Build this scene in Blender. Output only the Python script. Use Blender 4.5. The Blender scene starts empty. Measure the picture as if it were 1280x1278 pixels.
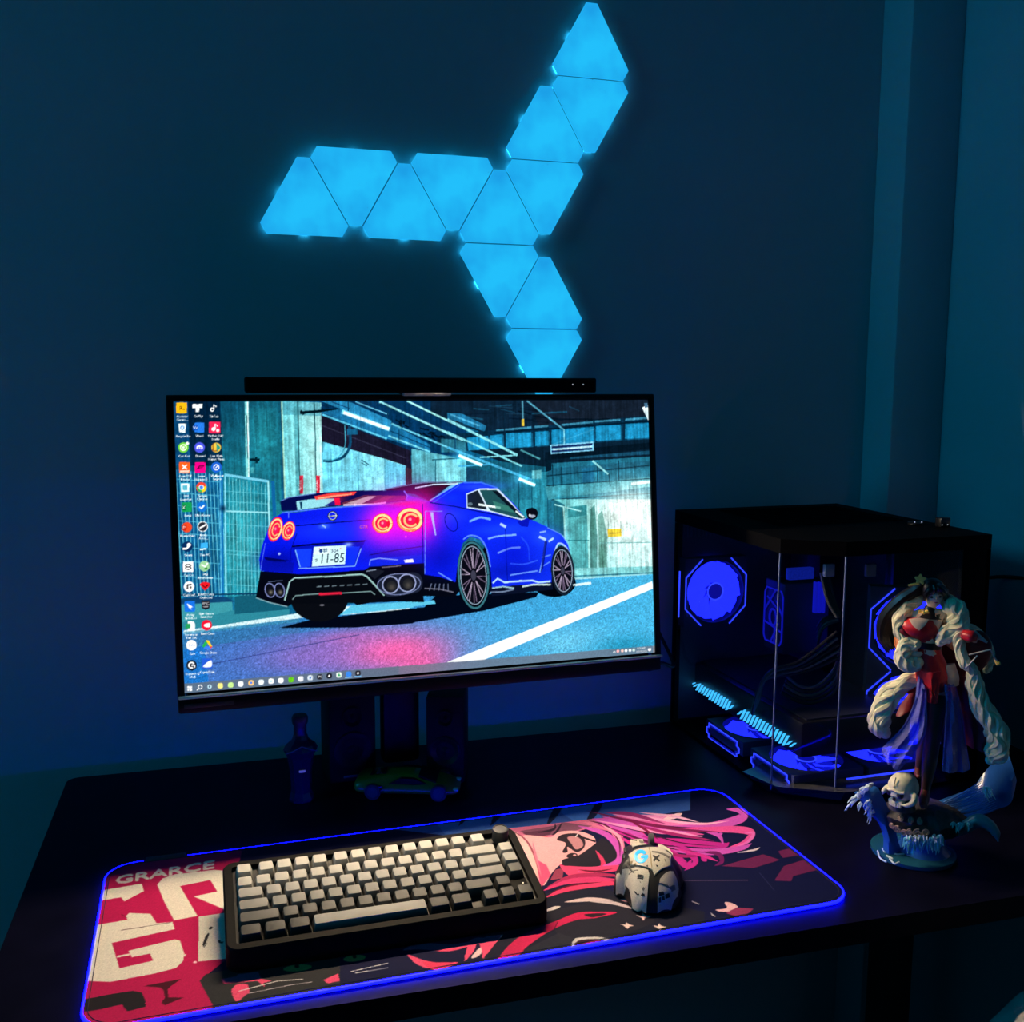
import bpy, bmesh, math, random
import numpy as np
from mathutils import Vector, Matrix

scene = bpy.context.scene
col = scene.collection
random.seed(7)
rng = np.random.default_rng(7)
PI = math.pi

# ------------------------------------------------------------------ camera
F_PX, YAW, PITCH, ROLL = 1270.995, 0.30694, 0.13273, 0.00399
CAM = Vector((-0.37615, -1.43991, 0.52974))
_f = Vector((math.sin(YAW)*math.cos(PITCH), math.cos(YAW)*math.cos(PITCH), -math.sin(PITCH)))
_r = Vector((math.cos(YAW), -math.sin(YAW), 0))
_u = _r.cross(_f)
RT = math.cos(ROLL)*_r + math.sin(ROLL)*_u
UP = -math.sin(ROLL)*_r + math.cos(ROLL)*_u
FW = _f
cam_data = bpy.data.cameras.new('camera')
cam_data.sensor_fit = 'HORIZONTAL'
cam_data.sensor_width = 36.0
cam_data.lens = F_PX/1280*36.0
cam_data.clip_start = 0.01
cam = bpy.data.objects.new('camera', cam_data)
col.objects.link(cam)
cam.matrix_world = Matrix(((RT.x, UP.x, -FW.x, CAM.x), (RT.y, UP.y, -FW.y, CAM.y), (RT.z, UP.z, -FW.z, CAM.z), (0, 0, 0, 1)))
scene.camera = cam

# ------------------------------------------------------------------ world, lamps, exposure
scene.view_settings.view_transform = 'Standard'
scene.view_settings.look = 'None'
scene.view_settings.exposure = 0.0
scene.view_settings.gamma = 1.0
scene.view_settings.use_curve_mapping = False
world = bpy.data.worlds.new('night_room')
scene.world = world
world.use_nodes = True
wbg = world.node_tree.nodes['Background']
wbg.inputs[0].default_value = (0.0, 0.30, 0.62, 1)
wbg.inputs[1].default_value = 0.022

def lamp(name, kind, loc, energy, color, **kw):
    d = bpy.data.lights.new(name, kind)
    d.energy = energy
    d.color = color
    o = bpy.data.objects.new(name, d)
    o.location = loc
    for k, v in kw.items():
        if k == 'aim':
            o.rotation_euler = (Vector(v)-Vector(loc)).to_track_quat('-Z', 'Y').to_euler()
        else:
            setattr(d, k, v)
    col.objects.link(o)
    return o
# blue fill lamp added far left, out of view, to brighten the walls
lamp('fill_lamp', 'POINT', (-3.2, -0.85, 1.55), 78.0, (0.0, 0.42, 0.78), shadow_soft_size=0.35)
# ------------------------------------------------------------------ helpers
def ray(u, v):
    return RT*((u-640)/F_PX) - UP*((v-639)/F_PX) + FW
def onz(u, v, z=0.0):
    d = ray(u, v); return CAM + d*((z-CAM.z)/d.z)
def ony(u, v, y=0.0):
    d = ray(u, v); return CAM + d*((y-CAM.y)/d.y)

MATS = {}
def mat(name, color=(0.5, 0.5, 0.5), rough=0.5, metal=0.0, emit=None, strength=1.0, noise=0.0, scale=40.0,
        bump=0.0, bscale=200.0, spec=0.5, trans=0.0, alpha=1.0, coat=0.0, sss=0.0):
    if name in MATS:
        return MATS[name]
    m = bpy.data.materials.new(name)
    m.use_nodes = True
    nt = m.node_tree
    b = nt.nodes['Principled BSDF']
    b.inputs['Base Color'].default_value = (*color, 1)
    b.inputs['Roughness'].default_value = rough
    b.inputs['Metallic'].default_value = metal
    b.inputs['Specular IOR Level'].default_value = spec
    b.inputs['Transmission Weight'].default_value = trans
    b.inputs['Alpha'].default_value = alpha
    b.inputs['Coat Weight'].default_value = coat
    if sss:
        b.inputs['Subsurface Weight'].default_value = sss
        b.inputs['Subsurface Radius'].default_value = (0.01, 0.005, 0.003)
    if emit:
        b.inputs['Emission Color'].default_value = (*emit, 1)
        b.inputs['Emission Strength'].default_value = strength
    tc = None
    if noise or bump:
        tc = nt.nodes.new('ShaderNodeTexCoord')
    if noise:
        n = nt.nodes.new('ShaderNodeTexNoise')
        n.inputs['Scale'].default_value = scale
        n.inputs['Detail'].default_value = 4
        nt.links.new(tc.outputs['Object'], n.inputs['Vector'])
        r = nt.nodes.new('ShaderNodeValToRGB')
        r.color_ramp.elements[0].position = 0.3
        r.color_ramp.elements[1].position = 0.7
        r.color_ramp.elements[0].color = (*[c*(1-noise) for c in color], 1)
        r.color_ramp.elements[1].color = (*[min(1, c*(1+noise)) for c in color], 1)
        nt.links.new(n.outputs['Fac'], r.inputs['Fac'])
        nt.links.new(r.outputs['Color'], b.inputs['Base Color'])
    if bump:
        n = nt.nodes.new('ShaderNodeTexNoise')
        n.inputs['Scale'].default_value = bscale
        n.inputs['Detail'].default_value = 3
        nt.links.new(tc.outputs['Object'], n.inputs['Vector'])
        bp = nt.nodes.new('ShaderNodeBump')
        bp.inputs['Strength'].default_value = bump
        bp.inputs['Distance'].default_value = 0.002
        nt.links.new(n.outputs['Fac'], bp.inputs['Height'])
        nt.links.new(bp.outputs['Normal'], b.inputs['Normal'])
    MATS[name] = m
    return m

def pane_mat(name, tint=(0.8, 0.8, 0.85), refl=0.06):
    """thin clear pane: see-through with a fresnel reflection"""
    if name in MATS:
        return MATS[name]
    m = bpy.data.materials.new(name); m.use_nodes = True
    nt = m.node_tree; nt.nodes.clear()
    out = nt.nodes.new('ShaderNodeOutputMaterial')
    t = nt.nodes.new('ShaderNodeBsdfTransparent'); t.inputs[0].default_value = (*tint, 1)
    g = nt.nodes.new('ShaderNodeBsdfGlossy'); g.inputs['Roughness'].default_value = 0.02
    lw = nt.nodes.new('ShaderNodeFresnel'); lw.inputs['IOR'].default_value = 1.22
    mx = nt.nodes.new('ShaderNodeMixShader')
    nt.links.new(lw.outputs[0], mx.inputs[0]); nt.links.new(t.outputs[0], mx.inputs[1]); nt.links.new(g.outputs[0], mx.inputs[2])
    nt.links.new(mx.outputs[0], out.inputs[0])
    MATS[name] = m
    return m

def veil_mat(name, color, alpha, rough=0.3, emit=None, strength=0.0):
    """tinted see-through plastic"""
    if name in MATS:
        return MATS[name]
    m = mat(name, color, rough, emit=emit, strength=strength)
    nt = m.node_tree; b = nt.nodes['Principled BSDF']; out = nt.nodes['Material Output']
    t = nt.nodes.new('ShaderNodeBsdfTransparent'); t.inputs[0].default_value = (*[0.4+0.6*c for c in color], 1)
    mx = nt.nodes.new('ShaderNodeMixShader'); mx.inputs[0].default_value = alpha
    nt.links.new(t.outputs[0], mx.inputs[1]); nt.links.new(b.outputs[0], mx.inputs[2]); nt.links.new(mx.outputs[0], out.inputs[0])
    return m

PM = {}                                   # world matrices of the Empties
def tag(o, label=None, cat=None, group=None, kind=None):
    if label: o['label'] = label
    if cat: o['category'] = cat
    if group: o['group'] = group
    if kind: o['kind'] = kind
    return o
def thing(name, label, cat, loc=(0, 0, 0), rot=(0, 0, 0), group=None):
    o = bpy.data.objects.new(name, None)
    o.empty_display_size = 0.02
    col.objects.link(o)
    o.location = loc; o.rotation_euler = rot
    PM[o.name] = Matrix.Translation(Vector(loc)) @ Matrix.Rotation(rot[2], 4, 'Z') @ Matrix.Rotation(rot[1], 4, 'Y') @ Matrix.Rotation(rot[0], 4, 'X')
    return tag(o, label, cat, group)

class MB:
    """collects shapes for ONE mesh object"""
    def __init__(s):
        s.bm = bmesh.new()
    def _place(s, vs, M):
        bmesh.ops.transform(s.bm, matrix=M, verts=vs)
    def box(s, c, size, bevel=0.0, rot=None, seg=2):
        r = bmesh.ops.create_cube(s.bm, size=1.0)
        vs = r['verts']
        bmesh.ops.scale(s.bm, vec=Vector(size), verts=vs)
        if bevel > 0:
            es = list({e for v in vs for e in v.link_edges})
            rr = bmesh.ops.bevel(s.bm, geom=es, offset=bevel, segments=seg, profile=0.5, affect='EDGES')
            vs = list({v for f in rr['faces'] for v in f.verts} | {v for v in vs if v.is_valid})
            # every vertex linked with the new piece
            seen = set(vs); stack = list(vs)
            while stack:
                v = stack.pop()
                for e in v.link_edges:
                    w = e.other_vert(v)
                    if w not in seen:
                        seen.add(w); stack.append(w)
            vs = list(seen)
        M = Matrix.Translation(Vector(c))
        if rot is not None:
            M = M @ rot
        s._place(vs, M)
        return s
    def frustum(s, c, bot, top, h, shift=(0, 0), M=None):
        """a keycap-like block: bottom size, top size, height"""
        v = []
        for (w, d), z, sh in ((bot, 0, (0, 0)), (top, h, shift)):
            for sx, sy in ((-1, -1), (1, -1), (1, 1), (-1, 1)):
                v.append(Vector((c[0]+sx*w/2+sh[0], c[1]+sy*d/2+sh[1], c[2]+z)))
        if M is not None: v = [M @ q for q in v]
        b = [s.bm.verts.new(q) for q in v]
        for f in ((3, 2, 1, 0), (4, 5, 6, 7), (0, 1, 5, 4), (1, 2, 6, 5), (2, 3, 7, 6), (3, 0, 4, 7)):
            s.bm.faces.new([b[i] for i in f])
        return s
    def lathe(s, prof, n=24, M=None, cap=True):
        """prof: list of (radius, z)"""
        rings = []
        for r, z in prof:
            ring = []
            for k in range(n):
                a = 2*PI*k/n
                q = Vector((r*math.cos(a), r*math.sin(a), z))
                ring.append(s.bm.verts.new(M @ q if M is not None else q))
            rings.append(ring)
        for a, b in zip(rings, rings[1:]):
            for k in range(n):
                s.bm.faces.new((a[k], a[(k+1) % n], b[(k+1) % n], b[k]))
        if cap:
            s.bm.faces.new(list(reversed(rings[0]))); s.bm.faces.new(rings[-1])
        return s
    def tube(s, pts, rad, n=8, flat=None, cap=True):
        """tube through pts; rad a number or one per point; flat = (axis vector, factor) squeezes the section"""
        pts = [Vector(p) for p in pts]
        rads = rad if hasattr(rad, '__len__') else [rad]*len(pts)
        rings = []
        prev = None
        for i, p in enumerate(pts):
            t = (pts[min(i+1, len(pts)-1)]-pts[max(i-1, 0)])
            if t.length < 1e-9: t = Vector((0, 0, 1))
            t.normalize()
            if prev is None:
                a = Vector((0, 0, 1)) if abs(t.z) < 0.9 else Vector((0, 1, 0))
                x = t.cross(a).normalized()
            else:
                x = (prev - t*prev.dot(t))
                x = x.normalized() if x.length > 1e-6 else t.orthogonal().normalized()
            prev = x
            y = t.cross(x)
            ring = []
            for k in range(n):
                an = 2*PI*k/n
                o = (x*math.cos(an)+y*math.sin(an))*rads[i]
                if flat is not None:
                    ax = Vector(flat[0]).normalized()
                    o = o - ax*o.dot(ax)*(1-flat[1])
                ring.append(s.bm.verts.new(p+o))
            rings.append(ring)
        for a, b in zip(rings, rings[1:]):
            for k in range(n):
                s.bm.faces.new((a[k], a[(k+1) % n], b[(k+1) % n], b[k]))
        if cap:
            s.bm.faces.new(list(reversed(rings[0]))); s.bm.faces.new(rings[-1])
        return s
    def prism(s, poly, d, M=None, center=False):
        """poly: list of 2D (x, z); extruded along +y by d"""
        o = -d/2 if center else 0.0
        A = []; B = []
        for x, z in poly:
            a = Vector((x, o, z)); b = Vector((x, o+d, z))
            if M is not None: a = M @ a; b = M @ b
            A.append(s.bm.verts.new(a)); B.append(s.bm.verts.new(b))
        n = len(poly)
        s.bm.faces.new(A); s.bm.faces.new(list(reversed(B)))
        for k in range(n):
            s.bm.faces.new((A[(k+1) % n], A[k], B[k], B[(k+1) % n]))
        return s
    def ellipsoid(s, c, r, n=16, m=10, M=None, fn=None):
        R_ = []
        for j in range(m+1):
            th = PI*j/m
            ring = []
            for k in range(n):
                a = 2*PI*k/n
                q = Vector((math.sin(th)*math.cos(a)*r[0], math.sin(th)*math.sin(a)*r[1], math.cos(th)*r[2]))
                if fn: q = fn(q)
                if M is not None: q = M @ q
                ring.append(s.bm.verts.new(Vector(c)+q))
            R_.append(ring)
        for a, b in zip(R_, R_[1:]):
            for k in range(n):
                s.bm.faces.new((a[k], b[k], b[(k+1) % n], a[(k+1) % n]))
        return s
    def sheet(s, rows, thick=0.0):
        """grid surface through rows of points; thick gives it a back side"""
        g = [[s.bm.verts.new(Vector(p)) for p in r] for r in rows]
        fs = []
        for a, b in zip(g, g[1:]):
            for k in range(len(a)-1):
                fs.append(s.bm.faces.new((a[k], a[k+1], b[k+1], b[k])))
        if thick:
            bmesh.ops.recalc_face_normals(s.bm, faces=fs)
            bmesh.ops.solidify(s.bm, geom=fs, thickness=thick)
        return s
    def add(s, verts, faces):
        b = [s.bm.verts.new(Vector(v)) for v in verts]
        for f in faces:
            s.bm.faces.new([b[i] for i in f])
        return s
    def build(s, name, material, parent=None, smooth=True, world=False, sub=0, angle=40):
        bmesh.ops.remove_doubles(s.bm, verts=s.bm.verts, dist=1e-6)
        bmesh.ops.recalc_face_normals(s.bm, faces=s.bm.faces)
        if world and parent is not None:
            bmesh.ops.transform(s.bm, matrix=PM[parent.name].inverted(), verts=s.bm.verts)
        if smooth:
            lim = math.radians(angle)
            for f in s.bm.faces: f.smooth = True
            for e in s.bm.edges:
                if len(e.link_faces) == 2 and e.calc_face_angle(0) > lim:
                    e.smooth = False
        me = bpy.data.meshes.new(name)
        s.bm.to_mesh(me); s.bm.free()
        me.materials.append(material)
        o = bpy.data.objects.new(name, me)
        col.objects.link(o)
        if parent is not None:
            o.parent = parent
            PM[o.name] = PM.get(parent.name, Matrix.Identity(4))
        if sub:
            md = o.modifiers.new('smooth', 'SUBSURF'); md.levels = sub; md.render_levels = sub
        return o
def struct(o):
    o['kind'] = 'structure'
    return o
def rrect(w, h, r, n=5):
    """rounded rectangle outline, centred"""
    out = []
    for cx, cy, a0 in ((w/2-r, h/2-r, 0), (-w/2+r, h/2-r, 90), (-w/2+r, -h/2+r, 180), (w/2-r, -h/2+r, 270)):
        for k in range(n+1):
            a = math.radians(a0+90*k/n)
            out.append((cx+r*math.cos(a), cy+r*math.sin(a)))
    return out
def RX(a): return Matrix.Rotation(a, 4, 'X')
def RY(a): return Matrix.Rotation(a, 4, 'Y')
def RZ(a): return Matrix.Rotation(a, 4, 'Z')
def TR(x, y, z): return Matrix.Translation(Vector((x, y, z)))
def curve3(pts, n=8):
    """Catmull-Rom through pts"""
    P = [Vector(p) for p in pts]
    P = [P[0]*2-P[1]] + P + [P[-1]*2-P[-2]]
    out = []
    for i in range(1, len(P)-2):
        for k in range(n):
            t = k/n
            a, b, c, d = P[i-1], P[i], P[i+1], P[i+2]
            out.append(0.5*((2*b)+(c-a)*t+(2*a-5*b+4*c-d)*t*t+(3*b-a-3*c+d)*t**3))
    out.append(P[-2])
    return out
def lerp_list(vals, n=8):
    out = []
    for a, b in zip(vals, vals[1:]):
        for k in range(n):
            t = k/n; t = t*t*(3-2*t)
            out.append(a+(b-a)*t)
    out.append(vals[-1])
    return out
# ------------------------------------------------------------------ the room
M_WALL = mat('painted_wall', (0.52, 0.56, 0.60), 0.75, noise=0.04, scale=3.0, bump=0.12, bscale=260.0, spec=0.2)
M_FLOOR = mat('dark_floor', (0.10, 0.10, 0.11), 0.6, noise=0.2, scale=9.0)
M_BASE = mat('baseboard_paint', (0.4, 0.42, 0.45), 0.6)
struct(MB().box((-1.15, 0.05, 0.68), (3.88+2.0, 0.10, 2.9)).build('wall_back', M_WALL, smooth=False))
struct(MB().box((0.84, -1.55, 0.68), (0.10, 3.10, 2.9)).build('wall_right', M_WALL, smooth=False))
struct(MB().box((0.741, -0.036, 0.68), (0.098, 0.072, 2.9), 0.003).build('wall_corner_pillar', M_WALL))
struct(MB().box((-1.15, -1.5, -0.79), (5.88, 3.2, 0.06)).build('floor', M_FLOOR, smooth=False))
struct(MB().box((-1.70, -0.006, -0.71), (4.78, 0.012, 0.10), 0.003).build('baseboard_back', M_BASE))
# ------------------------------------------------------------------ desk
M_DESK = mat('black_laminate', (0.0035, 0.0035, 0.011), 0.36, noise=0.25, scale=25.0, bump=0.05, bscale=900.0, spec=0.04)
M_BLKMETAL = mat('black_metal', (0.012, 0.012, 0.013), 0.45, metal=0.0)
DROT = -0.0352
# rear left corner of the top at (-0.546,-0.040)
desk = thing('desk', 'black rectangular desk carrying the monitor, keyboard and computer', 'desk', (-0.546, -0.040, -0.76), (0, 0, DROT))
DW, DD = 1.30, 0.584
MB().prism([(0+p[0]+DW/2, p[1]-DD/2) for p in rrect(DW, DD, 0.015)], 0.024, M=TR(0, 0, 0.76) @ RX(-PI/2)).build('desktop', M_DESK, desk)
for lx in (0.07, DW-0.07):
    for ly in (-0.07, -DD+0.07):
        MB().box((lx, ly, 0.738/2), (0.05, 0.05, 0.735), 0.004).build('leg', M_BLKMETAL, desk)
    MB().box((lx, -DD/2, 0.70), (0.04, DD-0.19, 0.05), 0.004).build('side_rail', M_BLKMETAL, desk)
MB().box((DW/2, -0.07, 0.60), (DW-0.19, 0.02, 0.22), 0.003).build('modesty_panel', M_BLKMETAL, desk)

# ------------------------------------------------------------------ wall light panels
SIDE, GAP, TRUNC = 0.13726, 0.02361, 0.12432
PX0, PZ0, LROT = -0.01209, 0.7158, 0.00287
M_DIFF = mat('lit_diffuser', (0.02, 0.05, 0.08), 0.6)
nt = M_DIFF.node_tree; b = nt.nodes['Principled BSDF']
tc = nt.nodes.new('ShaderNodeTexCoord'); n = nt.nodes.new('ShaderNodeTexNoise'); n.inputs['Scale'].default_value = 26.0; n.inputs['Detail'].default_value = 2
gl = nt.nodes.new('ShaderNodeVectorMath'); gl.operation = 'LENGTH'
rmp = nt.nodes.new('ShaderNodeValToRGB')
rmp.color_ramp.elements[0].position = 0.1; rmp.color_ramp.elements[0].color = (0.010, 0.29, 0.74, 1)
rmp.color_ramp.elements[1].position = 0.75; rmp.color_ramp.elements[1].color = (0.016, 0.52, 0.96, 1)
mt_ = nt.nodes.new('ShaderNodeMath'); mt_.operation = 'MULTIPLY_ADD'; mt_.inputs[1].default_value = -5.0; mt_.inputs[2].default_value = 0.28
ad = nt.nodes.new('ShaderNodeMath'); ad.operation = 'ADD'
nt.links.new(tc.outputs['Object'], n.inputs['Vector']); nt.links.new(tc.outputs['Object'], gl.inputs[0])
nt.links.new(gl.outputs['Value'], mt_.inputs[0]); nt.links.new(mt_.outputs[0], ad.inputs[0]); nt.links.new(n.outputs['Fac'], ad.inputs[1])
nt.links.new(ad.outputs[0], rmp.inputs['Fac']); nt.links.new(rmp.outputs['Color'], b.inputs['Emission Color'])
b.inputs['Emission Strength'].default_value = 1.0
M_PANEL = mat('panel_shell', (0.25, 0.4, 0.45), 0.5, emit=(0.0, 0.10, 0.14), strength=0.25)
M_LEAK = mat('panel_light_slot', (0.1, 0.2, 0.25), 0.5, emit=(0.02, 0.55, 1.0), strength=4.0)
bx_ = (0.5*SIDE, SIDE*math.sqrt(3)/2)
def lat(i, j): return (i*SIDE+j*bx_[0], j*bx_[1])
TRI = [('u', -2, 0, 'triangular cyan light panel at the free end of the sideways arm'),
       ('d', -2, 1, 'point-down cyan light panel second from the free end of the sideways arm'),
       ('u', -1, 0, 'point-up cyan light panel in the middle of the sideways arm'),
       ('d', -1, 1, 'point-down cyan light panel of the sideways arm touching the central panel'),
       ('u', 0, 0, 'central cyan light panel where the three arms meet'),
       ('d', 0, 1, 'point-down cyan light panel of the rising arm touching the central panel'),
       ('u', 0, 1, 'point-up cyan light panel second in the rising arm'),
       ('d', 0, 2, 'point-down cyan light panel just under the topmost panel of the rising arm'),
       ('u', 0, 2, 'topmost cyan triangular light panel at the tip of the rising arm'),
       ('d', 0, 0, 'point-down cyan light panel directly below the central panel'),
       ('u', 1, -1, 'point-up cyan light panel in the middle of the descending arm'),
       ('d', 1, -1, 'lowest cyan light panel partly hidden behind the monitor light bar')]
def tri_outline(kind, scale=1.0, trunc=TRUNC):
    R0 = SIDE/math.sqrt(3)*(1-GAP)
    angs = (210, 330, 90) if kind == 'u' else (150, 30, 270)
    V = [Vector((R0*math.cos(math.radians(a)), R0*math.sin(math.radians(a)))) for a in angs]
    A, B, C = V
    L = lambda p, q: p+(q-p)*trunc
    o = [L(A, C), L(A, B), L(B, A), L(B, C), L(C, B), L(C, A)]
    return [(p*scale) for p in o]
def tri_centre(kind, i, j):
    ox, oz = lat(i, j); h = SIDE*math.sqrt(3)/6
    return Vector((ox+SIDE/2, oz+(h if kind == 'u' else -h)))
CENTRES = [tri_centre(*q[:3]) for q in TRI]
for kind, i, j, lab in TRI:
    ox, oz = lat(i, j)
    cz = SIDE*math.sqrt(3)/6
    cx_, cz_ = ox+SIDE/2, oz+(cz if kind == 'u' else -cz)
    wx = PX0+cx_*math.cos(LROT)-cz_*math.sin(LROT); wz = PZ0+cx_*math.sin(LROT)+cz_*math.cos(LROT)
    t = thing('light_panel', lab, 'light panel', (wx, 0.0, wz), (0, -LROT, 0), 'triangular light panels on the wall')
    o = tri_outline(kind)
    poly = [(p.x, p.y) for p in o]
    if kind == 'd': poly = poly[::-1]
    MB().prism([(x*0.93, z*0.93) for x, z in poly], 0.0095, M=TR(0, -0.0095, 0)).build('shell', M_PANEL, t, smooth=False)
    MB().prism(poly, 0.0025, M=TR(0, -0.012, 0)).build('diffuser', M_DIFF, t, smooth=False)
    # light leaking from the slots at the cut corners and edge middles
    for a, bq in ((0, 1), (2, 3), (4, 5), (1, 2), (3, 4), (5, 0)):
        p, q = o[a], o[bq]
        mid = (p+q)/2*0.942
        if (a, bq) in ((1, 2), (3, 4), (5, 0)) and any((tri_centre(kind, i, j)+mid*2-c).length < 0.012 for c in CENTRES): continue
        ang = math.atan2((q-p).y, (q-p).x)
        MB().box((mid.x, -0.002, mid.y), (0.012, 0.003, 0.0016), rot=RY(-ang)).build('light_slot', M_LEAK, t, smooth=False)

# ------------------------------------------------------------------ monitor
M_BEZEL = mat('black_bezel', (0.003, 0.003, 0.0035), 0.45, spec=0.2, bump=0.05, bscale=600)
M_BRONZE = mat('bronze_strip', (0.90, 0.74, 0.56), 0.5)
M_BTN = mat('dark_button', (0.03, 0.03, 0.035), 0.35)
MTILT, MYAW = 0.11316, 0.00483
MC = Vector((-0.09405, -0.2224, 0.33111))
monitor = thing('monitor', 'black widescreen monitor showing a blue sports car desktop wallpaper', 'monitor', (MC.x, MC.y+0.02, 0.0), (0, 0, MYAW))
MF = TR(0, -0.02, MC.z) @ RX(-MTILT)         # screen frame: x right, z up, -y towards the viewer
SW, SH = 0.597, 0.336
def mbox(c, s_, bev=0.0): return MB().box((0, 0, 0), s_, bev).xf(MF @ TR(*c))
def _xf(s, M):
    bmesh.ops.transform(s.bm, matrix=M, verts=s.bm.verts); return s
MB.xf = _xf
# frame strips around the picture, chin below, back shell
zt, zb = SH/2+0.0075, -SH/2-0.0215
mbox((0, 0.004, SH/2+0.0042), (0.613, 0.014, 0.0070), 0.0015).build('bezel_top', M_BEZEL, monitor)
for s_ in (-1, 1):
    mbox((s_*(SW/2+0.0042), 0.004, -0.002), (0.0082, 0.014, SH+0.014), 0.0015).build('bezel_side', M_BEZEL, monitor)
chin = mbox((0, 0.004, -SH/2-0.0143), (0.613, 0.014, 0.0190), 0.003).build('chin', M_BEZEL, monitor)
mbox((0, -0.0065, -SH/2-0.0042), (0.611, 0.008, 0.0030), 0.0008).build('bottom_strip', M_BRONZE, monitor)
mbox((-0.272, -0.0038, -SH/2-0.0150), (0.055, 0.0015, 0.005), 0.0005).build('logo_plate', M_BTN, monitor)
mbox((0, 0.028, -0.006), (0.600, 0.038, SH+0.012), 0.012).build('back_shell', M_BEZEL, monitor)
MB().box((-0.030, 0.048, 0.2), (0.050, 0.028, 0.36), 0.008).build('stand_neck', M_BEZEL, monitor)
MB().box((-0.03, 0.045, 0.335), (0.12, 0.06, 0.12), 0.01).build('neck_bracket', M_BEZEL, monitor)
MB().prism(rrect(0.060, 0.085, 0.012), 0.010, M=TR(-0.03, 0.080, 0.0105) @ RX(-PI/2)).build('stand_base', M_BEZEL, monitor)

# ------------------------------------------------------------------ monitor light bar
M_BAR = mat('black_anodised', (0.003, 0.003, 0.0035), 0.7, spec=0.03)
M_CLAMP = mat('grey_clamp', (0.28, 0.29, 0.31), 0.5)
M_LEDW = mat('warm_led', (0, 0, 0), 0.5, emit=(1.0, 0.77, 0.50), strength=6400.0)
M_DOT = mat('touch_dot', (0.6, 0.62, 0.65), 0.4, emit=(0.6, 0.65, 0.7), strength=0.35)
BY, BZ = -0.226, 0.5175
bar = thing('monitor_light_bar', 'long black light bar clipped on top of the monitor', 'lamp', (-0.0985, BY, BZ-0.009), (0, 0, 0))
BL = 0.421
# C-shaped housing, open downwards (section in y,z around the bar axis)
sec = [(-0.0105, -0.0085), (-0.0115, -0.003), (-0.011, 0.004), (-0.007, 0.0085), (0.004, 0.0090), (0.0105, 0.0070), (0.0120, 0.001), (0.0110, -0.006), (0.0075, -0.0088),
       (-0.0006, -0.0092), (-0.0006, -0.0084), (0.0070, -0.0075), (0.0090, -0.004), (0.0085, 0.003), (-0.0070, 0.003), (-0.0085, 0.001), (-0.0095, -0.0084)]
hb = MB()
A = [hb.bm.verts.new((-BL/2, y, z+0.009)) for y, z in sec]; B = [hb.bm.verts.new((BL/2, y, z+0.009)) for y, z in sec]
for k in range(len(sec)):
    k2 = (k+1) % len(sec)
    hb.bm.faces.new((A[k], A[k2], B[k2], B[k]))
hb.bm.faces.new(A); hb.bm.faces.new(list(reversed(B)))
hb.build('housing', M_BAR, bar, angle=50)
for s_ in (-1, 1):
    MB().box((s_*(BL/2+0.002), 0, 0.009), (0.006, 0.022, 0.0185), 0.0025).build('end_cap', M_BAR, bar)
MB().box((0, 0.0015, 0.009-0.0010), (BL-0.012, 0.0006, 0.0006)).build('led_strip', M_LEDW, bar, smooth=False)
MB().box((0.0, 0.010, -0.001), (0.058, 0.018, 0.006), 0.0015).build('clamp', M_CLAMP, bar)
MB().box((0.0, 0.052, 0.004), (0.045, 0.06, 0.016), 0.005).build('counterweight', M_BAR, bar)
for dx in (0.183, 0.197):
    MB().ellipsoid((dx, -0.0112, 0.010), (0.0010, 0.0006, 0.0010), 8, 6).build('touch_button', M_DOT, bar)
# ------------------------------------------------------------------ flat print: a small painter for the screen and the desk mat
def homography(src, dst):
    A = []
    for (x, y), (u, v) in zip(src, dst):
        A.append([x, y, 1, 0, 0, 0, -u*x, -u*y, -u]); A.append([0, 0, 0, x, y, 1, -v*x, -v*y, -v])
    return np.linalg.svd(np.array(A, float))[2][-1].reshape(3, 3)
TXT = {}
def text_tris(s):
    if s not in TXT:
        c = bpy.data.curves.new('t', 'FONT'); c.body = s; c.resolution_u = 2
        o = bpy.data.objects.new('t', c); col.objects.link(o)
        dg = bpy.context.evaluated_depsgraph_get()
        me = o.evaluated_get(dg).to_mesh(); me.calc_loop_triangles()
        V = np.array([v.co[:2] for v in me.vertices], float).reshape(-1, 2)
        T = np.array([t.vertices[:] for t in me.loop_triangles], int).reshape(-1, 3)
        bpy.data.objects.remove(o); bpy.data.curves.remove(c)
        if len(V) == 0: V = np.zeros((1, 2))
        TXT[s] = (V, T)
    return TXT[s]
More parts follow.
